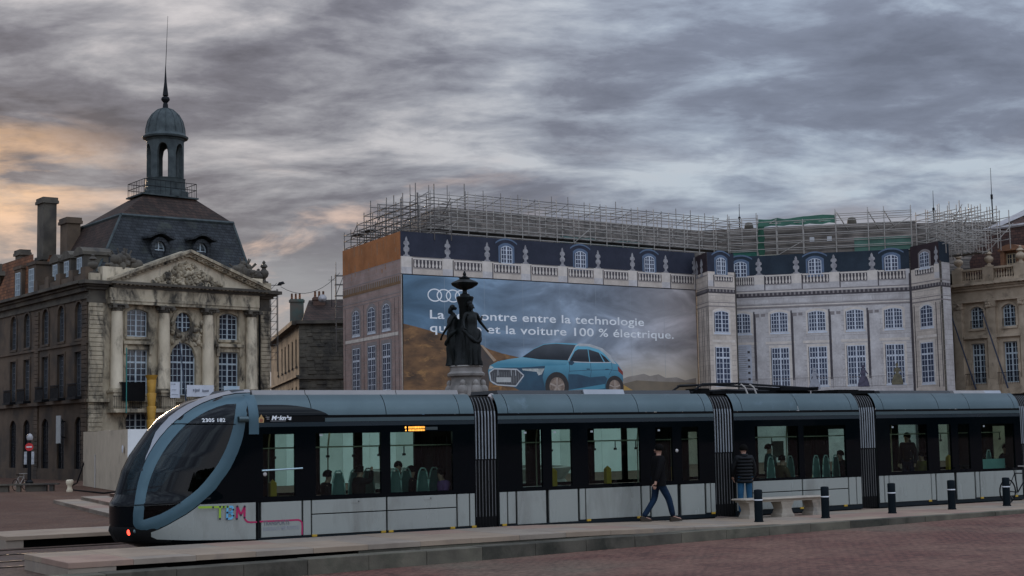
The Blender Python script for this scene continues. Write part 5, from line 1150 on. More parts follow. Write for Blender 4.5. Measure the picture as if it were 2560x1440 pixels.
# ------------------------------------------------------------------ street furniture at the left
sp=thing('sign_post',(-29.55,93,-.45),R(10),'dark street post with red no-entry sign and white plates under it','sign')
b=MB(); b.tube((0,0,0),(0,0,3.0),.13,10,.09); b.lathe([(.24,0),(.24,.5),(.15,.6)],(0,0,0),12); b.build('post',IRON,sp)
b=MB(); b.lathe([(.05,2.95),(.16,3.02),(.2,3.2),(.12,3.36),(.02,3.42)],(0,0,0),12); b.build('lamp_globe',mat('dusty lamp globe',(.32,.31,.31),.35),sp)
def disc(m,r,y,z,n=20,x=0):
    b=MB(); b.add([(x+r*math.cos(2*PI*k/n),y,z+r*math.sin(2*PI*k/n)) for k in range(n)]+[(x+r*math.cos(2*PI*k/n),y+.02,z+r*math.sin(2*PI*k/n)) for k in range(n)],[tuple(range(n)),tuple(range(2*n-1,n-1,-1))]+[(i,n+i,n+(i+1)%n,(i+1)%n) for i in range(n)]); return b.build('no_entry_disc',m,sp)
d_=disc(mat('red sign paint',(.55,.02,.02),.5),.24,-.2,2.6); b=MB(); b.box(-.16,.16,-.215,-.202,2.57,2.64); b.build('white_bar',mat('white sign bar',(.75,.75,.75),.5),d_)
for x0 in (-.30,.13): b=MB(); b.box(x0,x0+.16,-.18,-.16,1.55,2.32); b.build('plate',mat('dull white plate',(.42,.43,.44),.6,col2=(.25,.26,.27),scale=6),sp)
lbn=thing('bench',(-30.0,89.6,-.45),R(4),'long low stone slab bench at the far left edge of the square','bench')
b=MB(); b.box(-3,3.2,-.2,.25,.38,.47); b.build('seat',STONE_DARK,lbn)
for x in (-2.6,.9,2.8): b=MB(); b.box(x-.12,x+.12,-.12,.2,0,.379); b.build('leg',STONE_DARK,lbn)
for x in (-.3,1.9): b=MB(); b.box(x-.6,x+.6,-.05,.3,0,.379); b.build('leg',STONE_DARK,lbn)
sb=thing('stone_bollard',(-25.55,87.7,-.45),0,'squat pale stone bollard on the brown square left of the tram nose','bollard')
b=MB(); b.lathe([(.17,0),(.19,.1),(.14,.2),(.13,.35),(.2,.45),(.22,.55),(.21,.66),(.15,.7)],(0,0,0),12); b.build('shaft',STONE_PALE,sb)
# bicycle leaning on the sign post
bk=thing('bicycle',(-29.9,92.4,-.45),R(75),'dark bicycle parked at the foot of the no-entry post','bicycle')
def torus(mb,c,r,t,n=22,k=5):
    rows=[]
    for i in range(n+1):
        a=2*PI*i/n; rows.append([(c[0]+(r+t*math.cos(2*PI*j/k))*math.cos(a),c[1]+t*math.sin(2*PI*j/k),c[2]+(r+t*math.cos(2*PI*j/k))*math.sin(a)) for j in range(k)])
    mb.grid(rows,True)
def make_bicycle(root,fm):
    for x in (-.52,.52):
        b=MB(); torus(b,(x,0,.34),.32,.02); wh=b.build('wheel',BLACK,root); b=MB()
        for k in range(8): a=PI*k/8; b.tube((x-.31*math.cos(a),0,.34-.31*math.sin(a)),(x+.31*math.cos(a),0,.34+.31*math.sin(a)),.004,3)
        b.build('spokes',GALV,wh)
    b=MB(); b.path([(-.52,0,.34),(-.1,0,.3),(.38,0,.8),(-.2,0,.82),(-.1,0,.3)],.018,6); b.path([(-.2,0,.82),(-.52,0,.34)],.012,5); b.path([(.52,0,.34),(.38,0,.8),(.35,0,.98)],.016,6); b.build('frame',fm,root)
    b=MB(); b.path([(.3,-.28,1.0),(.36,-.1,1.0),(.36,.1,1.0),(.3,.28,1.0)],.014,5); b.build('handlebar',GALV,root); b=MB(); b.hprism([(-.36,-.08),(-.1,-.02),(-.1,.02),(-.36,.08)],.92,.97); b.tube((-.2,0,.8),(-.22,0,.93),.014,5); b.build('saddle',BLACK,root)
make_bicycle(bk,GALV)
b2=thing('bicycle',tuple(TM@Vector((20.92,-1.1,.17))),R(TA),'bicycle just entering at the right edge beyond the last bollard','bicycle'); make_bicycle(b2,IRON)
# ------------------------------------------------------------------ bollards and stone bench on the near pavement
BOL=mat('dark green black bollard paint',(.004,.008,.011),.6,col2=(.006,.010,.013),scale=4,spec=.08)
bl=None; us_=[(10.42,-2.14),(12.49,-2.2),(14.91,-2.05),(17.17,-1.97),(19.35,-1.92)]
blab=['black bollard with white band in front of the left end of the stone bench','black bollard with white band at the right end of the stone bench','black bollard with white band, first one right of the stone bench','black bollard with white band, second one right of the stone bench','black bollard with white band, the one nearest the right edge']
for k,(u,s) in enumerate(us_):
    if bl is None:
        bl=thing('bollard',(0,0,0),R(TA),blab[0],'bollard','bollards along the pavement edge'); r=.098
        b=MB(); b.lathe([(r+.012,0),(r+.012,.03),(r,.032),(r,.50)],(0,0,0),20); b.build('lower_post',BOL,bl); b=MB(); b.lathe([(r+.001,.5),(r+.004,.503),(r+.004,.525),(r+.001,.528)],(0,0,0),20); b.build('white_band',mat('white reflective band',(.70,.72,.74),.45),bl)
        b=MB(); b.lathe([(r,.529),(r,.735),(r-.012,.75),(r-.05,.757),(.003,.76)],(0,0,0),20); b.build('cap',BOL,bl); o=bl
    else: o=copy_tree(bl); o['label']=blab[k]
    p=TM@Vector((u,s,.172)); o.location=p
BST=mat('worn bench stone',(.40,.345,.275),.85,col2=(.29,.25,.20),scale=2,bump=.3,bscale=15,dirt=(.15,.14,.12),dscale=1.5,dlim=(.56,.72))
bn=thing('stone_bench',tuple(TM@Vector((12.33,-.85,.172))),R(TA-1),'pale stone bench with three waisted supports between the first two bollards','bench')
b=MB(); b.box(-1.30,1.30,-.21,.21,.385,.43); 
b.add([(-1.36,-.25,.43),(1.36,-.25,.43),(1.36,.25,.43),(-1.36,.25,.43),(-1.38,-.27,.455),(1.38,-.27,.455),(1.38,.27,.455),(-1.38,.27,.455),(-1.36,-.25,.48),(1.36,-.25,.48),(1.36,.25,.48),(-1.36,.25,.48)],[(3,2,1,0),(8,9,10,11)]+[(i,(i+1)%4,4+(i+1)%4,4+i) for i in range(4)]+[(4+i,4+(i+1)%4,8+(i+1)%4,8+i) for i in range(4)])
b.build('seat',BST,bn)
for x in (-1.02,.02,1.04):
    b=MB(); prof=[(0,.25,.2),(.06,.24,.195),(.1,.2,.18),(.2,.17,.165),(.28,.2,.175),(.34,.235,.19),(.384,.24,.195)]
    rows=[[(x-a*.85,-c,z),(x+a*.85,-c,z),(x+a*.85,c,z),(x-a*.85,c,z)] for z,a,c in prof]
    b.grid(rows,True); n0=len(b.v); b.f+= [[0,1,2,3],[n0-4,n0-3,n0-2,n0-1]]; b.mi+=[0,0]; b.sm=[False]*(len(b.f)); b.build('support',BST,bn)
# ------------------------------------------------------------------ fountain of three bronze figures
# ------------------------------------------------------------------ people (skin-grown figures)
def skin_mesh(name,verts,edges,radii,m,sub=1,smooth=True):
    me=bpy.data.meshes.new(name); me.from_pydata(verts,edges,[]); o=bpy.data.objects.new(name,me); COL.objects.link(o)
    md=o.modifiers.new('skin','SKIN'); md.use_smooth_shade=True
    sv=me.skin_vertices[0].data if me.skin_vertices else None
    if sv is None:
        bm=bmesh.new(); bm.from_mesh(me); bm.verts.layers.skin.verify(); bm.to_mesh(me); bm.free(); sv=me.skin_vertices[0].data
    for i,r in enumerate(radii): sv[i].radius=(r,r) if not isinstance(r,tuple) else r
    for i in range(len(verts)): sv[i].use_root=False
    sv[0].use_root=True
    sd=o.modifiers.new('sub','SUBSURF'); sd.levels=sub; sd.render_levels=sub
    bpy.context.view_layer.update()
    ev=bpy.data.meshes.new_from_object(o.evaluated_get(bpy.context.evaluated_depsgraph_get()))
    bpy.data.objects.remove(o); bpy.data.meshes.remove(me)
    ev.materials.clear(); ev.materials.append(m); ev.name=name
    if smooth: ev.polygons.foreach_set('use_smooth',[True]*len(ev.polygons))
    return ev
STAND=dict(pelvis=(0,0,.96),belly=(0,.01,1.12),chest=(0,0,1.32),neck=(0,0,1.49),jaw=(0,.03,1.56),head=(0,.015,1.64),top=(0,0,1.71),
  sl=(-.18,0,1.42),el=(-.24,-.03,1.13),wl=(-.25,.05,.88),hl=(-.25,.08,.79),sr=(.18,0,1.42),er=(.24,-.03,1.13),wr=(.25,.05,.88),hr=(.25,.08,.79),
  pl=(-.095,0,.92),kl=(-.11,.02,.50),al=(-.115,-.02,.09),tl=(-.13,.17,.04),pr=(.095,0,.92),kr=(.11,.02,.50),ar=(.115,-.02,.09),tr=(.13,.17,.04))
SIT=dict(STAND); SIT.update(pelvis=(0,0,.50),belly=(0,-.02,.66),chest=(0,-.02,.86),neck=(0,0,1.02),jaw=(0,.05,1.09),head=(0,.04,1.17),top=(0,.03,1.24),
  sl=(-.18,-.02,.95),el=(-.22,.05,.68),wl=(-.12,.28,.62),hl=(-.10,.36,.62),sr=(.18,-.02,.95),er=(.22,.05,.68),wr=(.12,.28,.62),hr=(.10,.36,.62),
  pl=(-.1,.03,.48),kl=(-.12,.45,.50),al=(-.12,.46,.09),tl=(-.12,.64,.04),pr=(.1,.03,.48),kr=(.12,.45,.50),ar=(.12,.46,.09),tr=(.12,.64,.04))
def chain(J,spec):
    """spec: list of (joint,radius,parent index)"""
    return [J[j] for j,_,_ in spec],[(p,i) for i,(_,_,p) in enumerate(spec) if p is not None],[r for _,r,_ in spec]
BODY=[('pelvis',.125,None),('belly',.115,0),('chest',.135,1),('neck',.05,2),('jaw',.068,3),('head',.088,4),('top',.062,5),
  ('sl',.065,2),('el',.045,7),('wl',.03,8),('hl',.035,9),('sr',.065,2),('er',.045,11),('wr',.03,12),('hr',.035,13),
  ('pl',.085,0),('kl',.057,15),('al',.036,16),('tl',.018,17),('pr',.085,0),('kr',.057,19),('ar',.036,20),('tr',.018,21)]
JACK=[('belly',.155,None),('chest',.165,0),('neck',.075,1),('sl',.088,1),('el',.07,3),('wl',.052,4),('sr',.088,1),('er',.07,6),('wr',.052,7),('pelvis',.172,0)]
TROU=[('pelvis',.112,None),('pl',.105,0),('kl',.078,1),('al',.066,2),('pr',.105,0),('kr',.078,4),('ar',.066,5)]
def person(name,J,loc,rz,label,skin_m,jacket_m,trouser_m,hair_m,shoe_m,group=None,scale=1.0,head_turn=0,detail=True,cat='person',long_hair=False):
    J=dict(J); H=Vector(J['neck'])
    body=skin_mesh(name,*chain(J,BODY),skin_m)
    root=bpy.data.objects.new(name,body); COL.objects.link(root); root.location=loc; root.rotation_euler=(0,0,rz); root.scale=(scale,)*3; tag(root,label,cat,group)
    if jacket_m: link('jacket',skin_mesh('jacket',*chain(J,JACK),jacket_m),root)
    if trouser_m: link('trousers',skin_mesh('trousers',*chain(J,TROU),trouser_m),root)
    hc=Vector(J['head']); T=Matrix.Translation(hc)@Matrix.Rotation(head_turn,4,'Z')
    if hair_m:
        b=MB(T); rows=[]
        for i in range(9):
            ph=PI*.62*i/8; rows.append([(1.13*.098*math.sin(ph)*math.cos(2*PI*k/14)*.92,(1.13*.108*math.sin(ph)*math.sin(2*PI*k/14)-.012)*(1.0 if math.sin(2*PI*k/14)<.3 else (.62 if ph>1.1 else .95)),.02+1.12*.1*math.cos(ph)-(.07 if math.sin(2*PI*k/14)<-.2 and long_hair and i==8 else 0)) for k in range(14)])
        b.grid(rows,True); h=b.build('hair',hair_m,root)
    if detail:
        b=MB(T); b.tube((0,.075,.005),(0,.112,-.022),.010,6,.016); b.tube((0,.112,-.022),(0,.085,-.035),.013,6,.01)
        for sx in (-1,1): b.ball((sx*.084,-.005,-.01),.02,6,1.3,.45)
        b.build('nose_and_ears',skin_m,root)
        b=MB(T)
        for sx in (-1,1): b.ball((sx*.033,.083,.012),.011,6)
        b.build('eyes',mat('dark eyes',(.02,.015,.012),.3),root); b=MB(T); b.tube((-.025,.088,-.062),(.025,.088,-.062),.007,5); b.build('mouth',mat('lips',(.30,.12,.10),.6),root)
        for sgn,hk,wk in ((-1,'hl','wl'),(1,'hr','wr')):
            b=MB(); hp=Vector(J[hk]); d=(hp-Vector(J[wk])).normalized(); side=d.cross(Vector((1,0,0))).normalized()
            for f,(o_,L) in enumerate(((-.03,.062),(-.01,.072),(.01,.068),(.028,.054))):
                p=hp+d*.02+side*o_; q=p+d*L*.55; r=q+d*L*.4+Vector((-sgn*.014,0,0)); b.tube(p,q,.0095,6,.0085); b.tube(q,r,.0085,6,.006)
            p=hp-d*.02+side*.035; q=p+d*.03+side*.025; b.tube(p,q,.011,6,.009); b.tube(q,q+d*.03,.009,6,.007); b.build('fingers',skin_m,root)
    if shoe_m:
        for a,t in (('al','tl'),('ar','tr')):
            A_=Vector(J[a]); t_=Vector(J[t]); d=(t_-A_); d.z=0
            if d.length<.01: d=Vector((0,.1,0))
            d.normalize(); zb=min(A_.z-.09,t_.z-.04); ang=math.atan2(d.y,d.x); pitch=math.atan2((t_.z-.04)-(A_.z-.09),.2)
            b=MB(Matrix.Translation((A_.x,A_.y,A_.z-.09))@Matrix.Rotation(ang,4,'Z')@Matrix.Rotation(-pitch,4,'Y'))
            rows=[]
            for x,w_,h in ((-.085,.025,.05),(-.07,.04,.10),(-.0,.045,.115),(.06,.046,.085),(.13,.05,.06),(.18,.042,.045),(.205,.02,.03)):
                rows.append([(x,-w_,0),(x,w_,0),(x,w_,h*.5),(x,w_*.6,h),(x,-w_*.6,h),(x,-w_,h*.5)])
            b.grid(rows,True); b.build('shoe',shoe_m,root)
    return root
SKIN=mat('skin',(.42,.24,.17),.55,col2=(.36,.2,.14)); HAIR=mat('dark hair',(.004,.0035,.003),.8,spec=.08,bump=.3,bscale=60); JBLK=mat('black coat cloth',(.004,.004,.0045),.85,spec=.1,col2=(.007,.0065,.007),scale=6,bump=.4,bscale=12)
PUFF=mat('black quilted jacket',(.004,.005,.006),.6,spec=.2,col2=(.007,.008,.009),scale=5); JEAN=mat('dark blue jeans',(.011,.026,.052),.85,spec=.1,col2=(.006,.013,.028),scale=3,bump=.3,bscale=20); JEANL=mat('mid blue jeans',(.03,.105,.19),.85,spec=.1,col2=(.018,.065,.125),scale=4,bump=.3,bscale=20)
SHOE=mat('dark leather shoe',(.02,.018,.017),.5); SHOEB=mat('brown suede shoe',(.05,.04,.03),.8,spec=.1)
# man walking to the right along the platform, head turned towards the tram
W=dict(STAND); W.update(pelvis=(0,0,.93),belly=(0,.02,1.1),chest=(0,.03,1.30),neck=(0,.03,1.47),jaw=(-.02,.05,1.54),head=(-.015,.045,1.62),top=(0,.03,1.69),
  sl=(-.185,.02,1.41),el=(-.25,.0,1.13),wl=(-.24,.12,.90),hl=(-.235,.16,.83),sr=(.185,.03,1.41),er=(.25,-.08,1.14),wr=(.25,-.16,.90),hr=(.25,-.18,.82),
  pl=(-.095,0,.90),kl=(-.10,-.05,.50),al=(-.10,-.34,.10),tl=(-.11,-.14,.045),pr=(.095,0,.90),kr=(.10,.22,.50),ar=(.105,.31,.09),tr=(.12,.50,.05))
p=TM@Vector((8.66,-.62,.0)); wz=.21
walker=person('person',W,(p.x,p.y,wz),R(-72),'man in long black jacket and dark jeans striding along the platform beside the tram',SKIN,JBLK,JEAN,HAIR,SHOEB,scale=1.04,head_turn=R(125))
b=MB(); 
rows=[[(a*math.cos(2*PI*k/14)*1.05,c*math.sin(2*PI*k/14)+.015,z) for k in range(14)] for z,a,c in ((.80,.20,.165),(.95,.195,.16),(1.1,.18,.15),(1.25,.19,.155),(1.36,.19,.14))]
b.grid(rows,True); b.build('coat_skirt',JBLK,walker)
# man seen from behind in a quilted jacket, standing by the bellows
Q=dict(STAND); Q.update(el=(-.27,.06,1.16),wl=(-.25,.18,.96),hl=(-.22,.22,.90),er=(.27,.06,1.14),wr=(.24,.16,.93),hr=(.22,.2,.86),jaw=(0,.045,1.55),head=(.0,.035,1.63),top=(0,.01,1.70))
p=TM@Vector((11.53,-.42,0))
stander=person('person',Q,(p.x,p.y,.176),R(8),'man in black quilted jacket and bright blue jeans seen from behind, beyond the bench',SKIN,PUFF,JEANL,HAIR,SHOE,scale=1.02)
b=MB()
for i in range(8):
    z=.86+i*.08; b.lathe([(.165,-.036),(.188,-.02),(.195,0),(.188,.02),(.165,.036)],(0,.0,z),20,sx=1.10,sy=.95)
b.build('jacket_baffles',PUFF,stander)
b=MB(); b.lathe([(.09,0),(.105,.03),(.1,.07),(.085,.09)],(0,0,1.44),14); b.build('collar',PUFF,stander)
# ------------------------------------------------------------------ fountain
BRZ=mat('black green bronze',(.005,.0075,.007),.5,metal=.1,spec=.22,col2=(.0025,.0035,.0035),scale=5,bump=.3,bscale=14,dirt=(.014,.022,.02),dscale=2.0,dlim=(.56,.75)); FST=mat('grey carved fountain stone',(.27,.245,.22),.85,col2=(.16,.145,.13),scale=1.5,bump=.4,bscale=8,dirt=(.11,.105,.095),dscale=1.6,dlim=(.52,.68))
ft=thing('fountain',(-1.75,56,0),0,'dark bronze fountain of three draped figures on a pale carved stone pedestal','fountain')
b=MB(); b.lathe([(4.6,0),(4.6,.18),(4.1,.18),(4.1,.36),(3.7,.36)],(0,0,0),24); b.build('steps',FST,ft)
b=MB(); b.lathe([(3.5,.3),(3.7,.5),(3.55,.7),(3.75,1.0),(3.8,1.12),(3.5,1.15),(3.4,.8),(.5,.75)],(0,0,0),28); b.build('basin',FST,ft)
b=MB(); b.lathe([(1.3,.7),(1.3,1.0),(1.05,1.1),(.95,2.6),(1.1,2.8),(1.12,2.95),(.85,3.1),(.72,3.4),(.70,3.75),(.66,4.0),(.56,4.2),(.55,4.48)],(0,0,0),12); pd=b.build('pedestal',FST,ft)
b=MB(); b.lathe([(.55,4.46),(.68,4.5),(.7,4.58),(.6,4.66),(.58,4.8),(.62,4.84),(.6,4.88),(.1,4.88)],(0,0,0),20); b.build('pedestal_cap',FST,ft)
for a in (-100,-10,80,170,-55,125):
    c,s_=math.cos(R(a)),math.sin(R(a)); b=MB(); b.ball((.62*c,.62*s_,3.95),.2,7,1.25); b.ball((.7*c,.7*s_,3.72),.17,7,1.0); b.ball((.62*c,.62*s_,4.22),.12,6,1.2); b.build('carved_mask',FST,pd)
b=MB(); b.lathe([(.23,4.86),(.22,7.0),(.23,7.02),(.24,7.12),(.30,7.3),(.33,7.4),(.30,7.44),(.19,7.46),(.18,7.52),(.10,7.56),(.075,7.64),(.10,7.7),(.2,7.76)],(0,0,0),16); b.build('column',BRZ,ft)
b=MB(); b.lathe([(.08,7.68),(.26,7.74),(.44,7.86),(.47,7.94),(.40,7.99),(.26,8.06),(.18,8.1)],(0,0,0),32,fn=lambda t,z: 1+.10*math.cos(4*t+.6)*(z<8.0)); b.build('bowl',BRZ,ft)
b=MB(); b.lathe([(.18,8.09),(.22,8.14),(.10,8.18),(.05,8.22),(.07,8.26),(.055,8.32),(.01,8.4)],(0,0,0),12); b.build('finial',BRZ,ft)
def statue(ang,rad,J,sc,rz):
    st=link('statue',skin_mesh('statue',*chain(J,BODY),BRZ),ft,Matrix.Translation((rad*math.cos(R(ang)),rad*math.sin(R(ang)),4.86))@Matrix.Rotation(R(rz),4,'Z')@Matrix.Scale(sc,4))
    b=MB(); rows=[]; n=54; ph=ang*.1
    prof=((0.02,.25,.25),(.12,.22,.23),(.3,.225,.22),(.5,.235,.22),(.7,.225,.20),(.85,.225,.19),(.95,.215,.185),(1.05,.175,.15),(1.15,.175,.155),(1.26,.185,.165),(1.36,.18,.15),(1.44,.10,.09),(1.48,.065,.065))
    for z,a,c in prof:
        f=max(.12,1.05-z) if z<1 else .10
        rows.append([(a*math.cos(2*PI*k/n)*(1+f*(.13*math.sin(9*2*PI*k/n+2.2*math.sin(z*3.1+ph))+.07*math.sin(17*2*PI*k/n+z*4+ph))),c*math.sin(2*PI*k/n)*(1+f*(.15*math.sin(9*2*PI*k/n+2.2*math.sin(z*3.1+ph))+.07*math.sin(17*2*PI*k/n+z*4)))+.03*math.sin(z*2.4+ph),z) for k in range(n)])
    b.grid(rows,True); b.build('drapery',BRZ,st)
    b=MB()
    for t in range(46):           # a swag of cloth slung over the hips
        q_=t/45; aa=-.5+q_*4.1; b.ball((.235*math.cos(aa),.205*math.sin(aa)+.02,.98-.30*math.sin(q_*PI)+.05*math.sin(q_*9)),.05+.012*math.sin(q_*23),6,1.0)
    b.build('swag',BRZ,st)
    b=MB(); b.ball((J['head'][0],J['head'][1]-.05,J['head'][2]+.06),.085,7); b.ball((J['head'][0],J['head'][1]-.13,J['head'][2]+.03),.05,6); b.build('hair',BRZ,st)
A1=dict(STAND); A1.update(head=(.04,.04,1.62),jaw=(.03,.06,1.55),top=(.05,.03,1.69),el=(-.32,-.02,1.2),wl=(-.52,.02,.98),hl=(-.58,.03,.93),er=(.27,.0,1.2),wr=(.34,.12,1.0),hr=(.33,.18,.97))
A2=dict(STAND); A2.update(head=(-.02,.08,1.62),jaw=(-.01,.10,1.55),top=(-.02,.06,1.69),el=(-.25,.12,1.15),wl=(-.2,.32,.86),hl=(-.15,.36,.74),er=(.26,-.05,1.15),wr=(.28,.1,.9),hr=(.28,.14,.82))
A3=dict(STAND); A3.update(er=(.28,.1,1.3),wr=(.2,.3,1.4),hr=(.18,.36,1.42))
b=MB(); b.lathe([(.56,4.87),(.55,5.0),(.48,5.15),(.45,5.5),(.40,5.9),(.34,6.3),(.26,6.6)],(0,0,0),26,fn=lambda t,z: 1+.12*math.sin(6*t+z*3)+.06*math.sin(13*t+z)); b.build('rock_core',BRZ,ft)
statue(-50,.36,A1,1.36,-140); statue(175,.43,A2,1.30,85); statue(62,.38,A3,1.32,-28)
# ------------------------------------------------------------------ tram
tm=thing('tram',(TO[0],TO[1],0),R(TA),'long silver and black low-floor tram with curved blue-framed cab, waiting at the platform','tram')
TBLK=mat('gloss black body glass',(.0012,.0028,.004),.06,spec=.2,col2=(.0012,.003,.0045),scale=.5); TNAVY=mat('deep petrol blue paint',(.003,.016,.024),.25,col2=(.003,.012,.019),scale=.5,spec=.5)
TSIL=mat('blue grey metallic roof',(.075,.11,.12),.33,metal=.5,col2=(.06,.092,.10),scale=.6,bump=.03,bscale=3,dirt=(.12,.17,.2),dscale=1.2,dlim=(.6,.8)); TWHT=mat('light grey side panel',(.30,.315,.285),.27,col2=(.27,.285,.26),scale=.7,stretch=(1,1,.3),dirt=(.19,.19,.17),dscale=1.6,dlim=(.52,.8),bump=.02,bscale=2)
TLOOP=mat('steel blue cab frame paint',(.055,.115,.14),.35,metal=.2,col2=(.045,.095,.12),scale=.6); TSKIRT=mat('dark blue skirt',(.004,.010,.014),.45,spec=.25); TYEL=mat('yellow marker',(.50,.30,.02),.5)
TDARK=mat('dark tram interior',(.012,.014,.014),.8,col2=(.008,.009,.009),spec=.2); TRUB=mat('black bellows rubber',(.004,.004,.004),.75,spec=.2); TPIPE=mat('grey bellows piping',(.30,.33,.35),.4,metal=.3); TFAIR=mat('pale roof fairing',(.30,.28,.27),.6,col2=(.25,.235,.225),scale=1)
TCEIL=mat('grey tram ceiling',(.16,.17,.165),.7); GLS=glassmat('tinted window glass',(.56,.71,.645),.75); GLF=glassmat('far window glass',(.64,.75,.66),.6); GCAB=glassmat('dark cab glass',(.09,.14,.16),.5); GDK=glassmat('dark door glass',(.45,.60,.56),1.3)
ZT=[.10,.19,.31,.6,1.07,1.24,1.74,2.04,2.28,2.54,2.77,2.93,3.14,3.24,3.36]; UT=[-3.2,-3.33,-3.71,-3.86,-3.87,-3.76,-3.61,-3.45,-3.27,-3.07,-2.86,-2.63,-2.25,-1.9,-1.5]; NN=2.3
def interp(x,X,Y):
    if x<=X[0]: return Y[0]
    for i in range(len(X)-1):
        if x<=X[i+1]: return Y[i]+(Y[i+1]-Y[i])*(x-X[i])/(X[i+1]-X[i])
    return Y[-1]
def un(z): return interp(z,ZT,UT)
def Ln(z): return max(-1.2-un(z),.9)
def qz(z): return 0. if z<=2.72 else .62*(1-math.sqrt(max(0,1-((z-2.72)/.62)**2)))
def sn(u,z):
    w_=1.2-qz(z); t=min(max((u-un(z))/Ln(z),0),1)
    return qz(z)+w_*(1-max(0,1-(1-t)**NN)**(1/NN))
def surf(u,z,off=0,far=False):
    e=.01; u=max(u,un(z)+.004); s=sn(u,z); du=(sn(u+e,z)-sn(u,z))/e; dz=(sn(u,z+e)-sn(u,z-e))/(2*e)
    n=Vector((du,-1,dz)).normalized(); p=Vector((u,s,z))+n*off
    return Vector((p.x,2.4-p.y,p.z)) if far else p
def patch(poly,off,m,name,far=False,step=.1,parent=None):
    bm=bmesh.new(); vs=[bm.verts.new((p[0],p[1],0)) for p in poly]; bm.faces.new(vs); bmesh.ops.triangulate(bm,faces=bm.faces[:])
    us=[p[0] for p in poly]; zs=[p[1] for p in poly]
    x=math.floor(min(us)/step)*step
    while x<max(us): bmesh.ops.bisect_plane(bm,geom=bm.verts[:]+bm.edges[:]+bm.faces[:],plane_co=(x,0,0),plane_no=(1,0,0)); x+=step
    x=math.floor(min(zs)/step)*step
    while x<max(zs): bmesh.ops.bisect_plane(bm,geom=bm.verts[:]+bm.edges[:]+bm.faces[:],plane_co=(0,x,0),plane_no=(0,1,0)); x+=step
    bm.verts.index_update(); b=MB(); b.add([surf(v.co.x,v.co.y,off,far) for v in bm.verts],[[v.index for v in f.verts] for f in bm.faces],True); bm.free()
    return b.build(name,m,parent or tm)
crop=lambda pts: pts
OUT=[(-1.214, 3.274), (-1.476, 3.264), (-1.743, 3.218), (-2.03, 3.134), (-2.204, 3.063), (-2.388, 2.968), (-2.548, 2.865), (-2.73, 2.724), (-2.9, 2.559), (-3.049, 2.381), (-3.179, 2.203), (-3.288, 2.039), (-3.368, 1.874), (-3.447, 1.685), (-3.504, 1.483), (-3.549, 1.281), (-3.598, 1.082), (-3.619, 0.88), (-3.617, 0.704), (-3.581, 0.551), (-3.504, 0.486), (-3.381, 0.504), (-3.211, 0.569), (-3.03, 0.659), (-2.866, 0.755), (-2.697, 0.85), (-2.55, 0.951), (-2.424, 1.049), (-2.218, 1.22), (-2.089, 1.344), (-1.971, 1.507), (-1.878, 1.62), (-1.785, 1.759), (-1.704, 1.912), (-1.631, 2.066), (-1.567, 2.233), (-1.525, 2.375), (-1.498, 2.518), (-1.478, 2.648), (-1.437, 2.83), (-1.371, 3.041), (-1.279, 3.203)]
INN=[(-1.616, 3.049), (-1.81, 3.041), (-1.989, 2.991), (-2.168, 2.92), (-2.32, 2.839), (-2.47, 2.743), (-2.615, 2.629), (-2.739, 2.502), (-2.862, 2.358), (-2.965, 2.224), (-3.068, 2.072), (-3.149, 1.933), (-3.22, 1.795), (-3.29, 1.619), (-3.345, 1.442), (-3.384, 1.279), (-3.42, 1.116), (-3.443, 0.953), (-3.454, 0.782), (-3.451, 0.767), (-3.442, 0.764), (-3.433, 0.766), (-3.303, 0.814), (-3.169, 0.863), (-3.031, 0.937), (-2.891, 1.019), (-2.745, 1.123), (-2.594, 1.232), (-2.458, 1.342), (-2.344, 1.459), (-2.242, 1.579), (-2.138, 1.709), (-2.039, 1.851), (-1.954, 2.003), (-1.88, 2.149), (-1.82, 2.295), (-1.771, 2.444), (-1.743, 2.542), (-1.721, 2.638), (-1.689, 2.807), (-1.657, 2.938), (-1.626, 3.031)]
def inside(p,poly):
    c=False; n=len(poly)
    for i in range(n):
        a,b_=poly[i],poly[i-1]
        if (a[1]>p[1])!=(b_[1]>p[1]) and p[0]<(b_[0]-a[0])*(p[1]-a[1])/(b_[1]-a[1])+a[0]: c=not c
    return c
mid=[((a[0]+b_[0])/2,(a[1]+b_[1])/2) for a,b_ in zip(OUT,INN)]
# cab shell: rows of plan curves; faces inside the frame loops and the windscreen become glass parts
zrow=[.12+.06*i for i in range(53)]; zrow=[z for z in zrow if z<3.25]
K=34
def row(z):
    u_=un(z); L=Ln(z); pts=[]
    us=[u_+L*(1-math.cos(PI/2*i/K)) if False else u_+L*(i/K)**1.9 for i in range(K+1)]
    near=[(x,sn(x,z),z) for x in reversed(us)]; 
    if u_+L<-1.21: near=[(-1.2,sn(-1.2,z),z)]+near[1:]
    near[0]=(-1.2,qz(z),z)
    far=[(x,2.4-s,zz) for x,s,zz in reversed(near)][1:]
    return near+far
rows=[row(z) for z in zrow]; parts_={'shell':MB(),'cab_window':MB(),'cab_window2':MB(),'windscreen':MB()}
vs=[v for r in rows for v in r]; n=len(rows[0])
groups={k:[] for k in parts_}
for j in range(len(rows)-1):
    for i in range(n-1):
        c=[(j*n+i),(j*n+i+1),((j+1)*n+i+1),((j+1)*n+i)]; cu=sum(vs[k][0] for k in c)/4; cs=sum(vs[k][1] for k in c)/4; cz=sum(vs[k][2] for k in c)/4
        if inside((cu,cz),mid): groups['cab_window' if cs<1.2 else 'cab_window2'].append(c)
        elif 1.25<cz<2.72 and abs(cs-1.2)<.62: groups['windscreen'].append(c)
        else: groups['shell'].append(c)
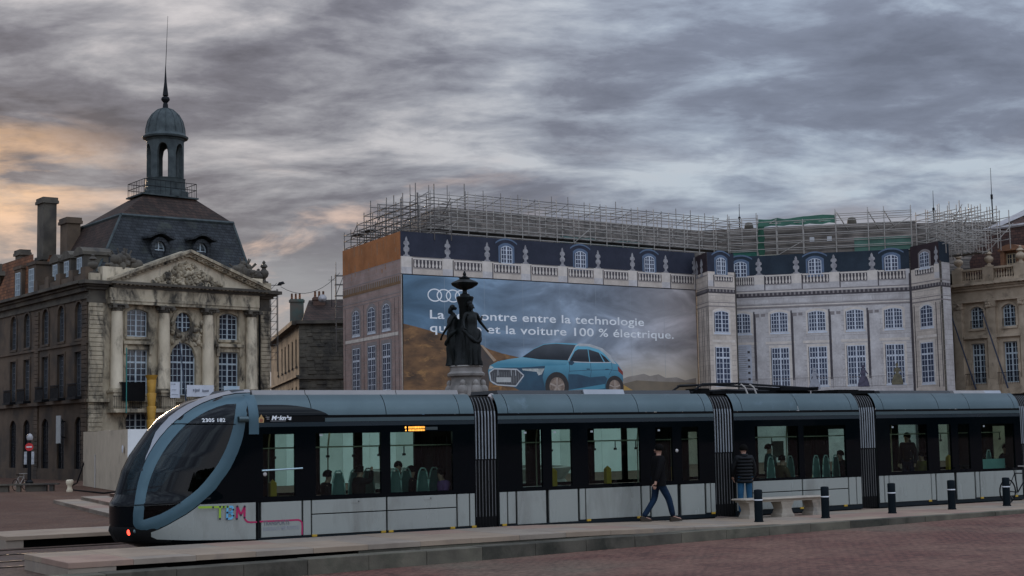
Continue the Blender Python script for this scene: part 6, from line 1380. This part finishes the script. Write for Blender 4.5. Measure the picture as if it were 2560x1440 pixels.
for nm,fs in groups.items():
    b=parts_[nm]; used=sorted({k for f in fs for k in f}); ix={k:q for q,k in enumerate(used)}
    b.add([vs[k] for k in used],[[ix[k] for k in f] for f in fs],True)
    if nm=='shell': 
        top=rows[-1]; b.add(top,[tuple(range(len(top)))])
    b.build({'shell':'cab_shell','cab_window2':'cab_window'}.get(nm,nm),TBLK if nm=='shell' else GCAB,tm)
b=MB()
NS=3; rr_=[]
for a,c in zip(OUT+OUT[:1],INN+INN[:1]): rr_.append([surf(a[0]+(c[0]-a[0])*t/NS,a[1]+(c[1]-a[1])*t/NS,.016 if 0<t<NS else .004) for t in range(NS+1)])
def refine(rows_,k=3):
    out=[]
    for r0,r1 in zip(rows_[:-1],rows_[1:]):
        for q in range(k): out.append([Vector(a).lerp(Vector(c),q/k) for a,c in zip(r0,r1)])
    return out+[rows_[-1]]
b.grid(rr_); b.build('cab_frame',TLOOP,tm)
b=MB(); b.grid([[Vector((p.x,2.4-p.y,p.z)) for p in r] for r in rr_]); b.build('cab_frame',TLOOP,tm)
CAP=[(-1.203, 3.283), (-1.462, 3.276), (-1.726, 3.23), (-2.021, 3.145), (-2.196, 3.074), (-2.379, 2.981), (-2.542, 2.878), (-2.726, 2.738), (-2.895, 2.572), (-3.046, 2.394), (-3.177, 2.216), (-3.285, 2.051), (-3.351, 1.925), (-3.317, 2.026), (-3.225, 2.191), (-3.148, 2.345), (-3.057, 2.5), (-2.949, 2.628), (-2.786, 2.796), (-2.593, 2.933), (-2.373, 3.055), (-2.17, 3.15), (-1.905, 3.233), (-1.695, 3.289), (-1.485, 3.336), (-1.29, 3.355), (-1.099, 3.357)]
patch(CAP,.012,mat('grey metallic cab roof',(.33,.34,.36),.35,metal=.4,col2=(.28,.29,.31),scale=1),'cab_roof')
LOW=OUT[20:28]; lowp=[(u+.01,z-.012) for u,z in LOW]
poly=[(-1.26,1.035)]+[(lowp[-1][0]+.05,1.035)]+lowp[::-1]+[(-3.35,.45),(-3.2,.37),(-2.6,.33),(-1.26,.29)]
patch(poly,.012,TWHT,'cab_side_panel')
patch(poly,.012,TWHT,'cab_side_panel',far=True)
b=MB(); 
pts=[(surf(-1.26,.24,.008)),(surf(-1.26,.29,.008))]
for nm,(u,z),m,r in (('tail_light',(-3.661, 0.515),mat('red tail lamp',(.6,.03,.02),.3,emit=(1,.07,.04),estr=3.0),.06),('head_light',(-3.582, 0.54),mat('clear lamp',(.12,.18,.19),.15),.035)):
    c=surf(u,z,.01); b=MB(Matrix.Translation(c)@(surf(u,z,.05)-surf(u,z,0)).to_track_quat('Z','Y').to_matrix().to_4x4()); b.lathe([(r,0),(r*.95,.015),(r*.6,.03),(.002,.035)],(0,0,0),14,sx=.75,sy=1.15); b.build(nm,m,tm)
# seams, bumper, camera pod, number
b=MB(); L0,L1=[(-2.811, 2.653), (-1.684, 2.63)]; b.path([tuple(surf(L0[0]+(L1[0]-L0[0])*t/12,L0[1]+(L1[1]-L0[1])*t/12,.02)) for t in range(13)],.008,4); L0,L1=[(-3.601, 1.057), (-2.794, 1.079)]; b.path([tuple(surf(L0[0]+(L1[0]-L0[0])*t/12,L0[1]+(L1[1]-L0[1])*t/12,.02)) for t in range(13)],.009,4); b.build('cab_seam',BLACK,tm)
b=MB(); rows=[]
for z,o in ((.30,.0),(.34,.05),(.55,.06),(.62,.0)): rows.append([surf(un(z)+Ln(z)*(i/14)**2*.30,z,o*(1-i/14)) for i in range(15)][::-1]+[surf(un(z)+Ln(z)*(i/14)**2*.30,z,o*(1-i/14),True) for i in range(15)])
b.grid(rows); b.build('bumper',TRUB,tm)
u,z=(-1.543, 2.732); b=MB(); c=surf(u,z,.0); b.box(c.x-.10,c.x+.10,c.y-.09,c.y,c.z-.05,c.z+.05); b.tube((c.x-.1,c.y-.06,c.z),(c.x+.1,c.y-.06,c.z),.062,10); b.build('side_camera',TSIL,tm)
u,z=(-2.104, 2.683); me=text_mesh('2305 182',.10,1.1,.002,1.05,'CENTER'); 
for v_ in me.vertices: v_.co=surf(u+v_.co.x,z+v_.co.y,.02)
me.materials.clear(); me.materials.append(LETTER); link('fleet_number',me,tm)
zs_=[2.42,2.55,2.66,2.75,2.82,2.88,2.94,3.0,3.06,3.12,3.17,3.21,3.24]; b=MB(); b.grid([[(-1.40+.22*i/4,qz(z_)-.024*(1 if 0<i<4 else .2),z_) for z_ in zs_]+[(-1.40+.22*i/4,2.4-qz(z_)+.024,z_) for z_ in zs_[::-1]] for i in range(5)]); b.build('cab_arch',TLOOP,tm)
b=MB(); b.box(-3.0,-1.4,.35,2.05,.9,1.16); b.build('dashboard',TDARK,tm)
b=MB(); b.box(-1.32,-1.26,.05,2.35,.35,2.6); b.build('cab_bulkhead',TDARK,tm)
b=MB(); b.box(-1.95,-1.55,.7,1.2,.8,1.55); b.build('driver_seat',TDARK,tm)
# ---- body modules
def panel(u0,u1,z0,z1,m=TWHT,name='side_panel',y=0,g=.011,far=False):
    b=MB(Matrix.Translation((0,2.4,0))@Matrix.Diagonal((1,-1,1,1))) if far else MB(); b.cbox(u0+g,u1-g,y,y+.04,z0+g,z1-g,.006); return b.build(name,m,tm)
ZS,ZW=.30,1.035
def near_band(u0,u1,ops,far=False,name='window_band'):
    b=MB(Matrix.Translation((0,2.4,0))@Matrix.Diagonal((1,-1,1,1))) if far else MB()
    wall(b,u0,u1,ZW,2.58,[(a,c,z0,z1) for a,c,z0,z1 in ops],0,.07); o=b.build(name,TBLK,tm)
    for a,c,z0,z1 in ops:
        b=MB(Matrix.Translation((0,2.4,0))@Matrix.Diagonal((1,-1,1,1))) if far else MB(); b.frect(a-.0,c+.0,z0,z1,.028); b.build('window_glass',GLF if far else GLS,tm)
    return o
def roof(u0,u1,seams,m=TSIL):
    prof=[(0.0,2.655),(0.0,2.735),None,(sn(9,2.80),2.80)]
    zz=[2.80,2.86,2.92,2.98,3.04,3.10,3.15,3.19,3.22,3.24]; ss=[qz(z) for z in zz]
    xs=[u0]+seams+[u1]
    for a,c in zip(xs[:-1],xs[1:]):
        b=MB(); A_=[(s,z) for s,z in zip(ss,zz)]+[(2.4-s,z) for s,z in zip(ss[::-1],zz[::-1])]
        nn=max(1,int((c-a)/1.2)); b.grid([[(a+.008+(c-a-.016)*k/nn,s,z) for s,z in A_] for k in range(nn+1)])
        b.build('roof_panel',m,tm)
    b=MB(); b.box(u0,u1,.012,2.388,2.58,2.79); b.build('cantrail',BLACK,tm)
    ul=.32 if u0<0 else u0
    b=MB(); b.box(ul,u1,-.004,.02,2.66,2.742); b.build('light_strip',TSIL,tm); b=MB(); b.box(ul,u1,2.38,2.404,2.66,2.742); b.build('light_strip',TSIL,tm)
    b=MB(); b.box(u0,u1,-.002,.018,2.565,2.655); b.box(u0,u1,2.382,2.402,2.565,2.655); b.build('petrol_strip',TNAVY,tm)
def core(u0,u1):
    b=MB(); b.box(u0,u1,.06,2.34,.16,.34); b.box(u0+.01,u1-.01,.06,.10,.34,1.03); b.box(u0+.01,u1-.01,2.30,2.34,.34,1.03); b.build('floor',TDARK,tm)
    b=MB(); b.box(u0,u1,.08,2.32,2.50,2.56); b.build('ceiling',TCEIL,tm)
    b=MB(); b.box(u0,u1,.012,.05,.19,.298); b.box(u0,u1,2.35,2.388,.19,.298); b.build('skirt',TSKIRT,tm)
    b=MB(); b.box(u0,u0+.04,.02,2.38,.3,2.58); b.box(u1-.04,u1,.02,2.38,.3,2.58)
    for e_ in (b,): pass
    b=MB()
    for x in (u0,u1-.03): b.box(x,x+.03,.015,.55,.3,2.58); b.box(x,x+.03,1.85,2.385,.3,2.58); b.box(x,x+.03,.551,1.849,2.3,2.58)
    b.build('end_frame',TDARK,tm)
def markers(lst):
    for u in lst: b=MB(); b.box(u-.055,u+.055,-.012,.03,.272,.318); b.build('yellow_marker',TYEL,tm)
def fairing(u0,u1,z1,m,y0=.5,dz0=0,slope=0):
    b=MB(); rows=[]
    b.hprism([(u0,y0),(u1,y0),(u1,2.4-y0),(u0,2.4-y0)],3.2,z1); b.v[-4:]=[Vector((v.x+( .12 if v.x<u0+.01 else -.12)*slope,v.y+(.07 if v.y<1.2 else -.07),v.z)) for v in b.v[-4:]]; b.build('roof_fairing',m,tm)
def split(u0,u1,z=.735): panel(u0,u1,ZS,z); panel(u0,u1,z,ZW)
W_=lambda u0,u1,z0=1.12,z1=2.42:(u0,u1,z0,z1)
# module 1
core(-1.2,4.0); roof(-1.25,4.0,[.02,1.78,3.62]); fairing(-1.1,.1,3.345,TFAIR); fairing(.12,2.3,3.345,TFAIR); fairing(2.32,3.9,3.345,TFAIR); fairing(-1.62,-1.12,3.36,mat('dark roof visor',(.03,.035,.04),.5),.55,slope=1.2)
near_band(-1.25,4.0,[W_(-1.09,-.37,1.14,2.42),W_(.10,1.64),W_(1.87,3.43)]); near_band(-1.2,4.0,[W_(-1.0,-.1),W_(.2,1.12),W_(1.3,2.17),W_(2.38,3.75)],True)
panel(-1.14,-.22,ZS,ZW,name='door_panel'); panel(-.2,-.01,ZS,ZW); split(0.0,1.76); split(1.78,3.51); panel(3.53,3.84,ZS,ZW); panel(3.85,3.99,ZS,ZW)
for a,c in ((-1.2,-.1),(0,1.76),(1.78,3.99)): panel(a,c,ZS,ZW,far=True)
markers([.06,1.68,1.86,3.40,3.95])
ARC=[(-1.2,2.80)]+[(u,z) for u,z in [(-1.229, 3.091), (-0.963, 3.114), (-0.649, 3.096), (-0.378, 3.054), (-0.104, 2.985), (0.126, 2.908), (0.329, 2.839)]]; ARC=[(max(u,-1.2),min(max(z,2.80),3.05)) for u,z in ARC]+[(.62,2.80)]
b=MB(); n=24; 
def arcz(u): return 2.80+.225*max(0,1-((u+.75)/1.15)**2)**.75 if u>-.75 else 3.025
rows=[]
for i in range(n+1):
    u=-1.24+(.40+1.24)*i/n; zt=max(2.803,arcz(u)); rows.append([(u,qz(2.8+(zt-2.8)*k/6)-.006,2.8+(zt-2.8)*k/6) for k in range(7)])
b.grid(rows); b.build('roof_stripe',TBLK,tm)
# module 2
core(4.62,10.95); roof(4.62,10.95,[4.9,6.72,8.62,10.68]); fairing(5.0,10.7,3.34,mat('dark roof equipment',(.035,.037,.04),.6,col2=(.05,.05,.052),scale=2),.55); fairing(7.4,8.6,3.36,MATS['grey metallic cab roof'],.5)
near_band(4.62,10.95,[W_(5.26,5.82,1.11),W_(6.08,6.64,1.11),W_(7.10,8.64),W_(9.11,9.63),W_(9.91,10.45)]); near_band(4.62,10.95,[W_(4.9,5.85),W_(6.05,6.9),W_(7.3,8.45),W_(8.95,9.85),W_(10.0,10.7)],True)
panel(4.63,4.84,ZS,ZW); panel(4.85,5.07,ZS,ZW); panel(5.10,5.90,.27,ZW,name='door_panel'); panel(5.97,6.79,.27,ZW,name='door_panel'); panel(6.83,7.0,ZS,ZW); panel(7.01,8.62,ZS,ZW); panel(8.65,8.9,ZS,ZW); panel(8.93,9.75,.27,ZW,name='door_panel'); panel(9.84,10.60,.27,ZW,name='door_panel'); panel(10.64,10.78,ZS,ZW); panel(10.79,10.94,ZS,ZW)
for a,c in ((4.63,6.9),(6.92,8.8),(8.82,10.94)): panel(a,c,ZS,ZW,far=True)
markers([4.75,7.08,8.55,10.85])
# module 3
core(11.6,15.98); roof(11.6,15.98,[11.9,13.8,15.7])
near_band(11.6,15.98,[W_(12.29,13.77,1.09,2.40),W_(13.95,15.45,1.06,2.40)]); near_band(11.6,15.98,[W_(11.8,12.9),W_(13.1,14.25),W_(14.45,15.6)],True)
panel(11.62,12.13,ZS,ZW); split(12.15,13.84); split(13.86,15.48); panel(15.5,15.77,ZS,ZW); panel(15.78,15.97,ZS,ZW)
for a,c in ((11.62,13.8),(13.82,15.97)): panel(a,c,ZS,ZW,far=True)
markers([12.2,13.8,15.35])
# module 4
core(16.6,22.42); roof(16.6,22.42,[16.9,19.05,20.3,22.2]); fairing(17.4,20.2,3.33,MATS['dark roof equipment'],.55); fairing(20.3,21.6,3.33,TFAIR); fairing(21.6,22.3,3.33,MATS['grey metallic cab roof'])
near_band(16.6,22.42,[W_(17.10,18.54,1.12,2.38),W_(19.0,19.5,1.12,2.37),W_(19.79,20.25,1.12,2.37),W_(20.74,22.14,1.1,2.36)]); near_band(16.6,22.42,[W_(16.9,17.95),W_(18.3,19.3),W_(19.9,20.8),W_(21.2,22.2)],True)
panel(16.62,16.81,ZS,ZW); panel(16.82,16.99,ZS,ZW); panel(17.0,18.62,ZS,ZW); panel(18.63,18.8,ZS,ZW); panel(18.83,19.56,.27,ZW,name='door_panel'); panel(19.65,20.38,.27,ZW,name='door_panel'); panel(20.42,20.58,ZS,ZW); panel(20.6,22.12,ZS,ZW); panel(22.13,22.4,ZS,ZW)
for a,c in ((16.62,18.6),(18.62,20.5),(20.52,22.4)): panel(a,c,ZS,ZW,far=True)
markers([17.05,18.55,20.65,22.1])
# module 5, beyond the frame
core(23.0,31.0); roof(23.0,31.0,[25,27,29]); near_band(23.0,31.0,[W_(23.7,25.2),W_(25.5,27.0),W_(27.5,28.2)]); near_band(23.0,31.0,[W_(24,25.2),W_(26,27)],True)
for a,c in ((23.0,25.3),(25.3,27.2),(27.2,29),(29,31)): panel(a,c,ZS,ZW); panel(a,c,ZS,ZW,far=True)
# ---- bellows with raised piping
for u0,u1 in ((4.0,4.62),(10.95,11.6),(15.98,16.6),(22.42,23.0)):
    b=MB(); zz=[.2,.6,1.1,1.6,2.1,2.5,2.72,2.86,2.98,3.08,3.16,3.2]; nf=7; rows=[]
    for k in range(nf*2+1):
        u=u0+.015+(u1-u0-.03)*k/(nf*2); d=.05 if k%2==0 else .015
        pr=[(qz(z)+.03+d,z-(0 if z<3 else d*.4)) for z in zz]; rows.append([(u,s,z) for s,z in pr]+[(u,2.4-s,z) for s,z in reversed(pr)])
    b.grid(rows); b.build('bellows',TRUB,tm)
    for k in range(nf):
        if k==nf-1 and False: continue
        u=u0+.015+(u1-u0-.03)*(2*k+1)/(nf*2)
        b=MB(); b.path([(u,qz(z)+.04,z) for z in (1.78,2.1,2.5,2.72,2.86)],.0165,6); b.build('bellows_piping',TPIPE,tm)
        b=MB(); b.path([(u+.006,qz(z)+.042,z) for z in (2.87,2.95,3.03,3.1,3.16)],.009,5); b.path([(u-.01,.045,z) for z in (.5,1.0,1.75)],.008,5); b.build('bellows_rib',mat('dim bellows edge',(.12,.125,.125),.5),tm)
    b=MB(); b.box(u0+.05,u1-.05,.5,1.9,3.12,3.2); b.build('gangway_cover',TRUB,tm)
# ---- pantograph, folded on the roof of the short module
b=MB(); zb=3.36
b.path([(11.0,.75,zb),(11.25,.75,3.50),(12.4,.75,3.52),(15.0,.8,3.40)],.03,5); b.path([(11.0,1.65,zb),(11.25,1.65,3.50),(12.4,1.65,3.52),(15.0,1.6,3.40)],.03,5); b.tube((11.2,.7,3.48),(11.2,1.7,3.48),.03,5); b.tube((12.4,.7,3.52),(12.4,1.7,3.52),.03,5); b.tube((15.0,.5,3.40),(15.0,1.9,3.40),.035,5)
b.path([(11.2,1.2,3.30),(12.4,1.2,3.36),(15.2,1.2,3.30)],.045,6); pan=b.build('pantograph',IRON,tm)
b=MB(); b.box(11.7,15.1,.9,1.5,3.25,3.33); b.box(13.9,15.25,.75,1.65,3.34,3.42); b.box(11.3,11.6,.9,1.5,3.2,3.4); b.box(15.9,16.7,.7,1.7,3.2,3.36); b.box(16.7,17.3,.7,1.7,3.2,3.34); b.build('roof_gear',BLACK,tm)
b=MB()
for x in (12.45,12.75): b.path([(x,.66,3.50),(x+.1,.62,3.42),(x+.17,.6,3.24)],.022,5)
b.build('insulator_arm',mat('pale insulator',(.55,.5,.45),.5),pan)
b=MB(); b.ball((4.68,.35,3.17),.09,8); b.build('roof_lamp',mat('pale roof lamp',(.55,.5,.48),.4),tm)
# ---- door details, hatches, strip lights, signs
for u in (1.02,2.78):
    b=MB(); b.cbox(u-.1,u+.1,-.006,.01,.93,1.015,.004); h=b.build('hatch',TWHT,tm); b=MB(); b.lathe([(.012,0),(.012,.006)],(0,0,0),10); me=b.mesh('hatch_lock',IRON); link('hatch_lock',me,h,Matrix.Translation((u+.07,-.008,.965))@Matrix.Rotation(PI/2,4,'X'))
b=MB(); b.tube((-1.13,-.035,1.675),(-.22,-.035,1.70),.018,8); b.build('door_bar',mat('brushed steel bar',(.40,.52,.56),.3,metal=.6),tm)
b=MB(); b.lathe([(.045,0),(.04,.012),(.002,.014)],(0,0,0),16); me=b.mesh('door_button',mat('pale door button',(.45,.43,.40),.4))
for u,z in ((-1.05,1.60),(9.75,1.85)): link('door_button',me,tm,Matrix.Translation((u,-.004,z))@Matrix.Rotation(PI/2,4,'X'))
AMB=mat('amber sign leds',(.1,.03,.0),.5,emit=(1,.42,.06),estr=2.2); b=MB(); rd=random.Random(4); u0,z1=(2.229, 2.527); u1,z0=(2.726, 2.433)
for zz,h in ((z0+.055,.045),(z0,.035)):
    u=u0+.09
    while u<u1: wd=rd.uniform(.012,.03); b.frect(u,min(u+wd,u1),zz,zz+h,-.004); u+=wd+.010
b.frect(u0,u0+.035,z0+.06,z0+.1,-.004); b.frect(u0+.01,u0+.04,z0,z0+.03,-.004); b.build('destination_display',AMB,tm)
b=MB(); b.frect(u1+.02,u1+.32,z0+.02,z1-.01,-.004); b.build('display_blank',mat('unlit display',(.035,.05,.05),.4),tm)
me=text_mesh('Meknès',.125,1.15,.004,1.0); S_=Matrix.Identity(4); S_[0][1]=.2; me.transform(S_); u,z=(-0.906, 2.709); me.transform(Matrix.Translation((u,-.010,z))@Matrix.Rotation(PI/2,4,'X')); me.materials.clear(); me.materials.append(LETTER); link('tram_name',me,tm)
b=MB(); u,z=(-1.03, 2.743); b.frect(u,u+.09,z+.02,z+.03,-.006); b.frect(u+.02,u+.08,z-.02,z-.008,-.006); b.frect(u+.1,u+.45,z-.06,z-.052,-.006); b.build('small_print',mat('dim print',(.35,.35,.35),.6),tm)
u,z=(-1.128, 2.727); b=MB(); b.flat([(u-.055,z-.07),(u+.055,z-.07),(u+.06,z+.02),(u+.03,z+.05),(u+.0,z+.1),(u-.03,z+.05),(u-.06,z+.02)],-.006); em=b.build('crest',mat('crest tan',(.42,.25,.10),.6,col2=(.5,.33,.12),scale=20),tm)
b=MB(); b.flat([(u-.035,z-.055),(u+.035,z-.055),(u+.03,z+.01),(u-.03,z+.01)],-.009); b.build('crest_shield',mat('crest red',(.30,.10,.05),.6),em)
# operator lettering: green T, blue B, crimson M whose last stroke runs on as a line
GRN=mat('lime green film',(.28,.45,.03),.45); BLU=mat('sky blue film',(.10,.35,.62),.45,col2=(.14,.45,.60),scale=4); CRI=mat('crimson film',(.42,.006,.09),.45); DOT=mat('navy dots',(.01,.012,.03),.4)
Y0=-.016
def stroke(b,pts,wd,y=Y0):
    for (xa,za),(xb,zb) in zip(pts[:-1],pts[1:]):
        dx,dz=xb-xa,zb-za; l=math.hypot(dx,dz); nx,nz=-dz/l*wd/2,dx/l*wd/2; b.flat([(xa-nx,za-nz),(xb-nx,zb-nz),(xb+nx,zb+nz),(xa+nx,za+nz)],y)
        b.flat([(xb+wd/2*math.cos(2*PI*k/10),zb+wd/2*math.sin(2*PI*k/10)) for k in range(10)],y-.0004)

TT=[(-2.492, 0.982), (-1.855, 0.968), (-2.031, 0.975), (-2.035, 0.736)]; BB=[(-1.872, 0.969), (-1.769, 0.965), (-1.748, 0.907), (-1.795, 0.853), (-1.877, 0.853), (-1.795, 0.845), (-1.744, 0.787), (-1.787, 0.733), (-1.881, 0.729), (-1.872, 0.969)]; MM=[(-1.671, 0.719), (-1.662, 0.968), (-1.584, 0.792), (-1.501, 0.962), (-1.506, 0.736)]
LNE=[(-1.506, 0.736), (-1.484, 0.687), (-1.441, 0.648), (-1.38, 0.637), (-1.249, 0.635)]; LN2=[(-1.17, 0.64), (-0.719, 0.635), (-0.315, 0.637), (-0.27, 0.623), (-0.229, 0.58), (-0.221, 0.497), (-0.226, 0.341)]
b=MB(); stroke(b,TT[:2],.045); stroke(b,TT[2:],.045,Y0-.001); b.build('logo_letter',GRN,tm); b=MB(); stroke(b,BB,.045); b.build('logo_letter',BLU,tm); b=MB(); stroke(b,MM,.045); stroke(b,LNE,.035,Y0-.001); b.build('logo_letter',CRI,tm)
b=MB(); stroke(b,LN2,.035,-.004); b.build('logo_line',CRI,tm)
b=MB()
for px,pz in [(-2.18, 0.973), (-2.031, 0.975), (-1.954, 0.972), (-2.035, 0.736), (-1.872, 0.969), (-1.748, 0.907), (-1.877, 0.853), (-1.744, 0.787), (-1.881, 0.729), (-1.662, 0.968), (-1.671, 0.719), (-1.584, 0.792), (-1.501, 0.962), (-1.506, 0.736)]: b.flat([(px+.021*math.cos(2*PI*k/12),pz+.021*math.sin(2*PI*k/12)) for k in range(12)],Y0-.003)
b.build('logo_dots',DOT,tm)
TXG=mat('dark grey lettering',(.12,.13,.15),.5); TXL=mat('grey lettering',(.27,.28,.31),.5)
def txt(t,p0,p1,size,m):
    a,c=p0,p1; fit_text(t,a[0],c[0],a[1],size,-.005,m,tm,bold=.002)
txt('TRANSPORTS',(-1.091, 0.555),(-0.513, 0.56),.125,TXG); txt('BORDEAUX MÉTROPOLE',(-1.092, 0.45),(-0.298, 0.443),.105,TXL)
# ---- inside: seats, poles, ticket machines
SEATM=mat('teal seat shell',(.045,.10,.09),.5,col2=(.03,.075,.07),scale=3); SEATE=mat('pale seat edge',(.26,.36,.33),.4)
sb_=MB(); sb_.grid([[(x*w_,.0+.04*(1-abs(x)),z) for x in (-1,-.6,0,.6,1)] for z,w_ in ((.42,.2),(.75,.2),(1.0,.17),(1.15,.13),(1.2,.10))]); sb_.box(-.2,.2,.0,.42,.42,.46); sb_.box(-.12,.12,.1,.3,.0,.42); seat_me=sb_.mesh('seat_shell',SEATM)
def behind(u,y): return u+(u+13.68)/29.28*y      # where a thing y metres inside stands if seen through the glass at u
eb=MB(); eb.path([(-.2,0,.5),(-.2,0,.75),(-.17,0,1.0),(-.12,0,1.18),(-.06,0,1.25),(.06,0,1.25),(.12,0,1.18),(.17,0,1.0),(.2,0,.75),(.2,0,.5)],.017,5); edge_me=eb.mesh('seat_edge',SEATE)
for u,y in ((.62,.42),(1.0,.75),(1.98,.45),(2.25,.8),(2.66,.45),(2.95,.75),(12.78,.42),(13.45,.9),(14.35,.45),(14.7,.45),(15.05,.45),(17.3,1.5),(21.0,.5),(21.9,1.2),(.7,1.85),(2.3,1.9),(13.1,1.9),(14.6,1.9)):
    s_=link('seat',seat_me,tm,Matrix.Translation((behind(u,y) if y<1 else u,y,.36))@Matrix.Rotation(R(18),4,'Z')); link('seat_edge',edge_me,s_)
for u,y in ((-.45,1.2),(.98,1.25),(5.5,1.2),(6.5,1.3),(7.65,1.2),(9.5,1.25),(10.3,.9),(12.5,1.3),(14.45,1.2),(17.6,1.3),(18.4,1.2),(20.0,1.2),(21.6,1.1)):
    b=MB(); b.path([(u,y,.35),(u,y,2.1),(u+.05,y,2.5)],.017,6); b.build('grab_pole',mat('pale grab pole',(.42,.40,.30),.4),tm)
for u,y,z in ((-.55,.7,1.25),(6.55,.6,1.3),(8.35,.9,1.3),(10.2,.6,1.3),(20.1,.6,1.3)):
    b=MB(); b.box(u-.07,u+.07,y,y+.12,z-.22,z+.14); b.add([(u-.07,y,z+.141),(u+.07,y,z+.141),(u+.07,y+.12,z+.141),(u-.07,y+.12,z+.141),(u,y+.06,z+.22)],[(0,1,4),(1,2,4),(2,3,4),(3,0,4)]); b.build('ticket_machine',TYEL,tm)
b=MB(); b.box(20.8,22.1,.35,.40,1.08,1.36); b.build('luggage_panel',mat('pale teal panel',(.16,.30,.28),.5),tm)
for u0_,u1_ in ((-.9,3.8),(4.9,10.7),(11.8,15.8),(16.9,22.2)):
    b=MB(); b.tube((u0_,.55,2.12),(u1_,.55,2.12),.014,6); b.tube((u0_,1.85,2.12),(u1_,1.85,2.12),.014,6); rail_=b.build('handrail',MATS['pale grab pole'],tm)
    k=u0_+.3
    while k<u1_: b=MB(); b.box(k-.012,k+.012,.545,.555,1.95,2.12); b.box(k-.04,k+.04,.54,.56,1.9,1.95); b.build('strap',MATS['black passenger coat'] if 'black passenger coat' in MATS else BLACK,rail_); k+=.62
CL=mat('tram ceiling lamp',(.5,.5,.4),.5,emit=(1,.88,.55),estr=.5)
for u in (-.7,1.0,3.1,5.6,7.8,9.9,12.9,14.9,17.8,19.6,21.4): b=MB(); b.box(u-.14,u+.14,.95,1.45,2.47,2.497); b.build('ceiling_lamp',CL,tm)
for u,z,w_,h in ((12.05,1.95,.0,.0),):
    pass
b=MB(); b.box(behind(13.1,2.2)-.2,behind(13.1,2.2)+.2,2.25,2.27,1.55,2.0); b.build('notice_board',mat('grey green notice',(.16,.20,.18),.7,col2=(.10,.13,.12),scale=6),tm)
for u,z in ((5.33,2.33),(6.15,2.33),(7.2,2.33),(9.2,2.33),(17.2,2.3),(20.85,2.28),(.2,2.36)):
    b=MB(); b.frect(u,u+.07,z,z+.045,.024); b.build('sticker',mat('pale sticker',(.40,.44,.44),.6),tm)
# ---- passengers
PC=[mat('black passenger coat',(.012,.012,.013),.85,spec=.1),mat('teal passenger coat',(.04,.11,.115),.85,spec=.1),mat('brown passenger coat',(.07,.05,.03),.85,spec=.1,col2=(.10,.07,.04),scale=6),mat('mustard passenger top',(.22,.17,.05),.85,spec=.1),mat('violet passenger coat',(.20,.09,.24),.85,spec=.1),mat('grey passenger coat',(.10,.10,.10),.85,spec=.1)]
def pas(kind,u,y,rz,ci,label,dz=.36,scale=.98,long_hair=False,**kw):
    p=TM@Vector((behind(u,y),y,dz)); return person('person',SIT if kind=='sit' else kw.get('J',STAND),(p.x,p.y,p.z),R(rz+TA),label,SKIN,PC[ci],JEAN,HAIR,SHOE,'passengers inside the tram',scale,detail=False,long_hair=long_hair)
pas('sit',-2.45,.95,70,0,'driver in dark clothes seated behind the curved cab window',.52)
pas('sit',.35,.75,-100,0,'seated passenger in black at the left end of the window next to the first door')
AR_=dict(SIT); AR_.update(er=(.26,.12,.95),wr=(.18,.22,1.18),hr=(.16,.24,1.26))
p=TM@Vector((behind(1.1,.7),.7,.36)); person('person',AR_,(p.x,p.y,.42),R(-80+TA),'passenger in black with a raised hand in the window next to the first door',SKIN,PC[0],JEAN,HAIR,SHOE,'passengers inside the tram',1.0,detail=False)
pas('sit',2.05,1.35,160,5,'dark-haired passenger at the left of the window under the amber display',.50)
pas('sit',2.35,.95,-90,0,'passenger in black in the middle of the window under the amber display',.40)
pas('sit',3.15,.7,90,4,'passenger in a violet coat at the right of the window under the amber display',.32)
pas('stand',12.72,1.35,-130,1,'standing passenger in a teal coat in the window above the stone bench',.30,.93)
pas('sit',13.15,.8,-90,2,'seated passenger in brown in the window above the stone bench',.38)
pas('sit',15.25,.75,90,0,'seated passenger in black at the right end of the window pair above the bench',.46)
pas('stand',17.75,.9,100,0,'tall standing passenger in a dark cap in the window just right of the third bellows',.40,1.0)
pas('sit',18.3,.8,90,3,'seated passenger in mustard beside the tall standing passenger',.36)
pas('sit',21.75,.9,100,0,'long-haired passenger in black in the last window at the right',.50,long_hair=True)
pas('sit',20.95,1.1,-80,0,'passenger slumped at the left side of the last window at the right',.36)
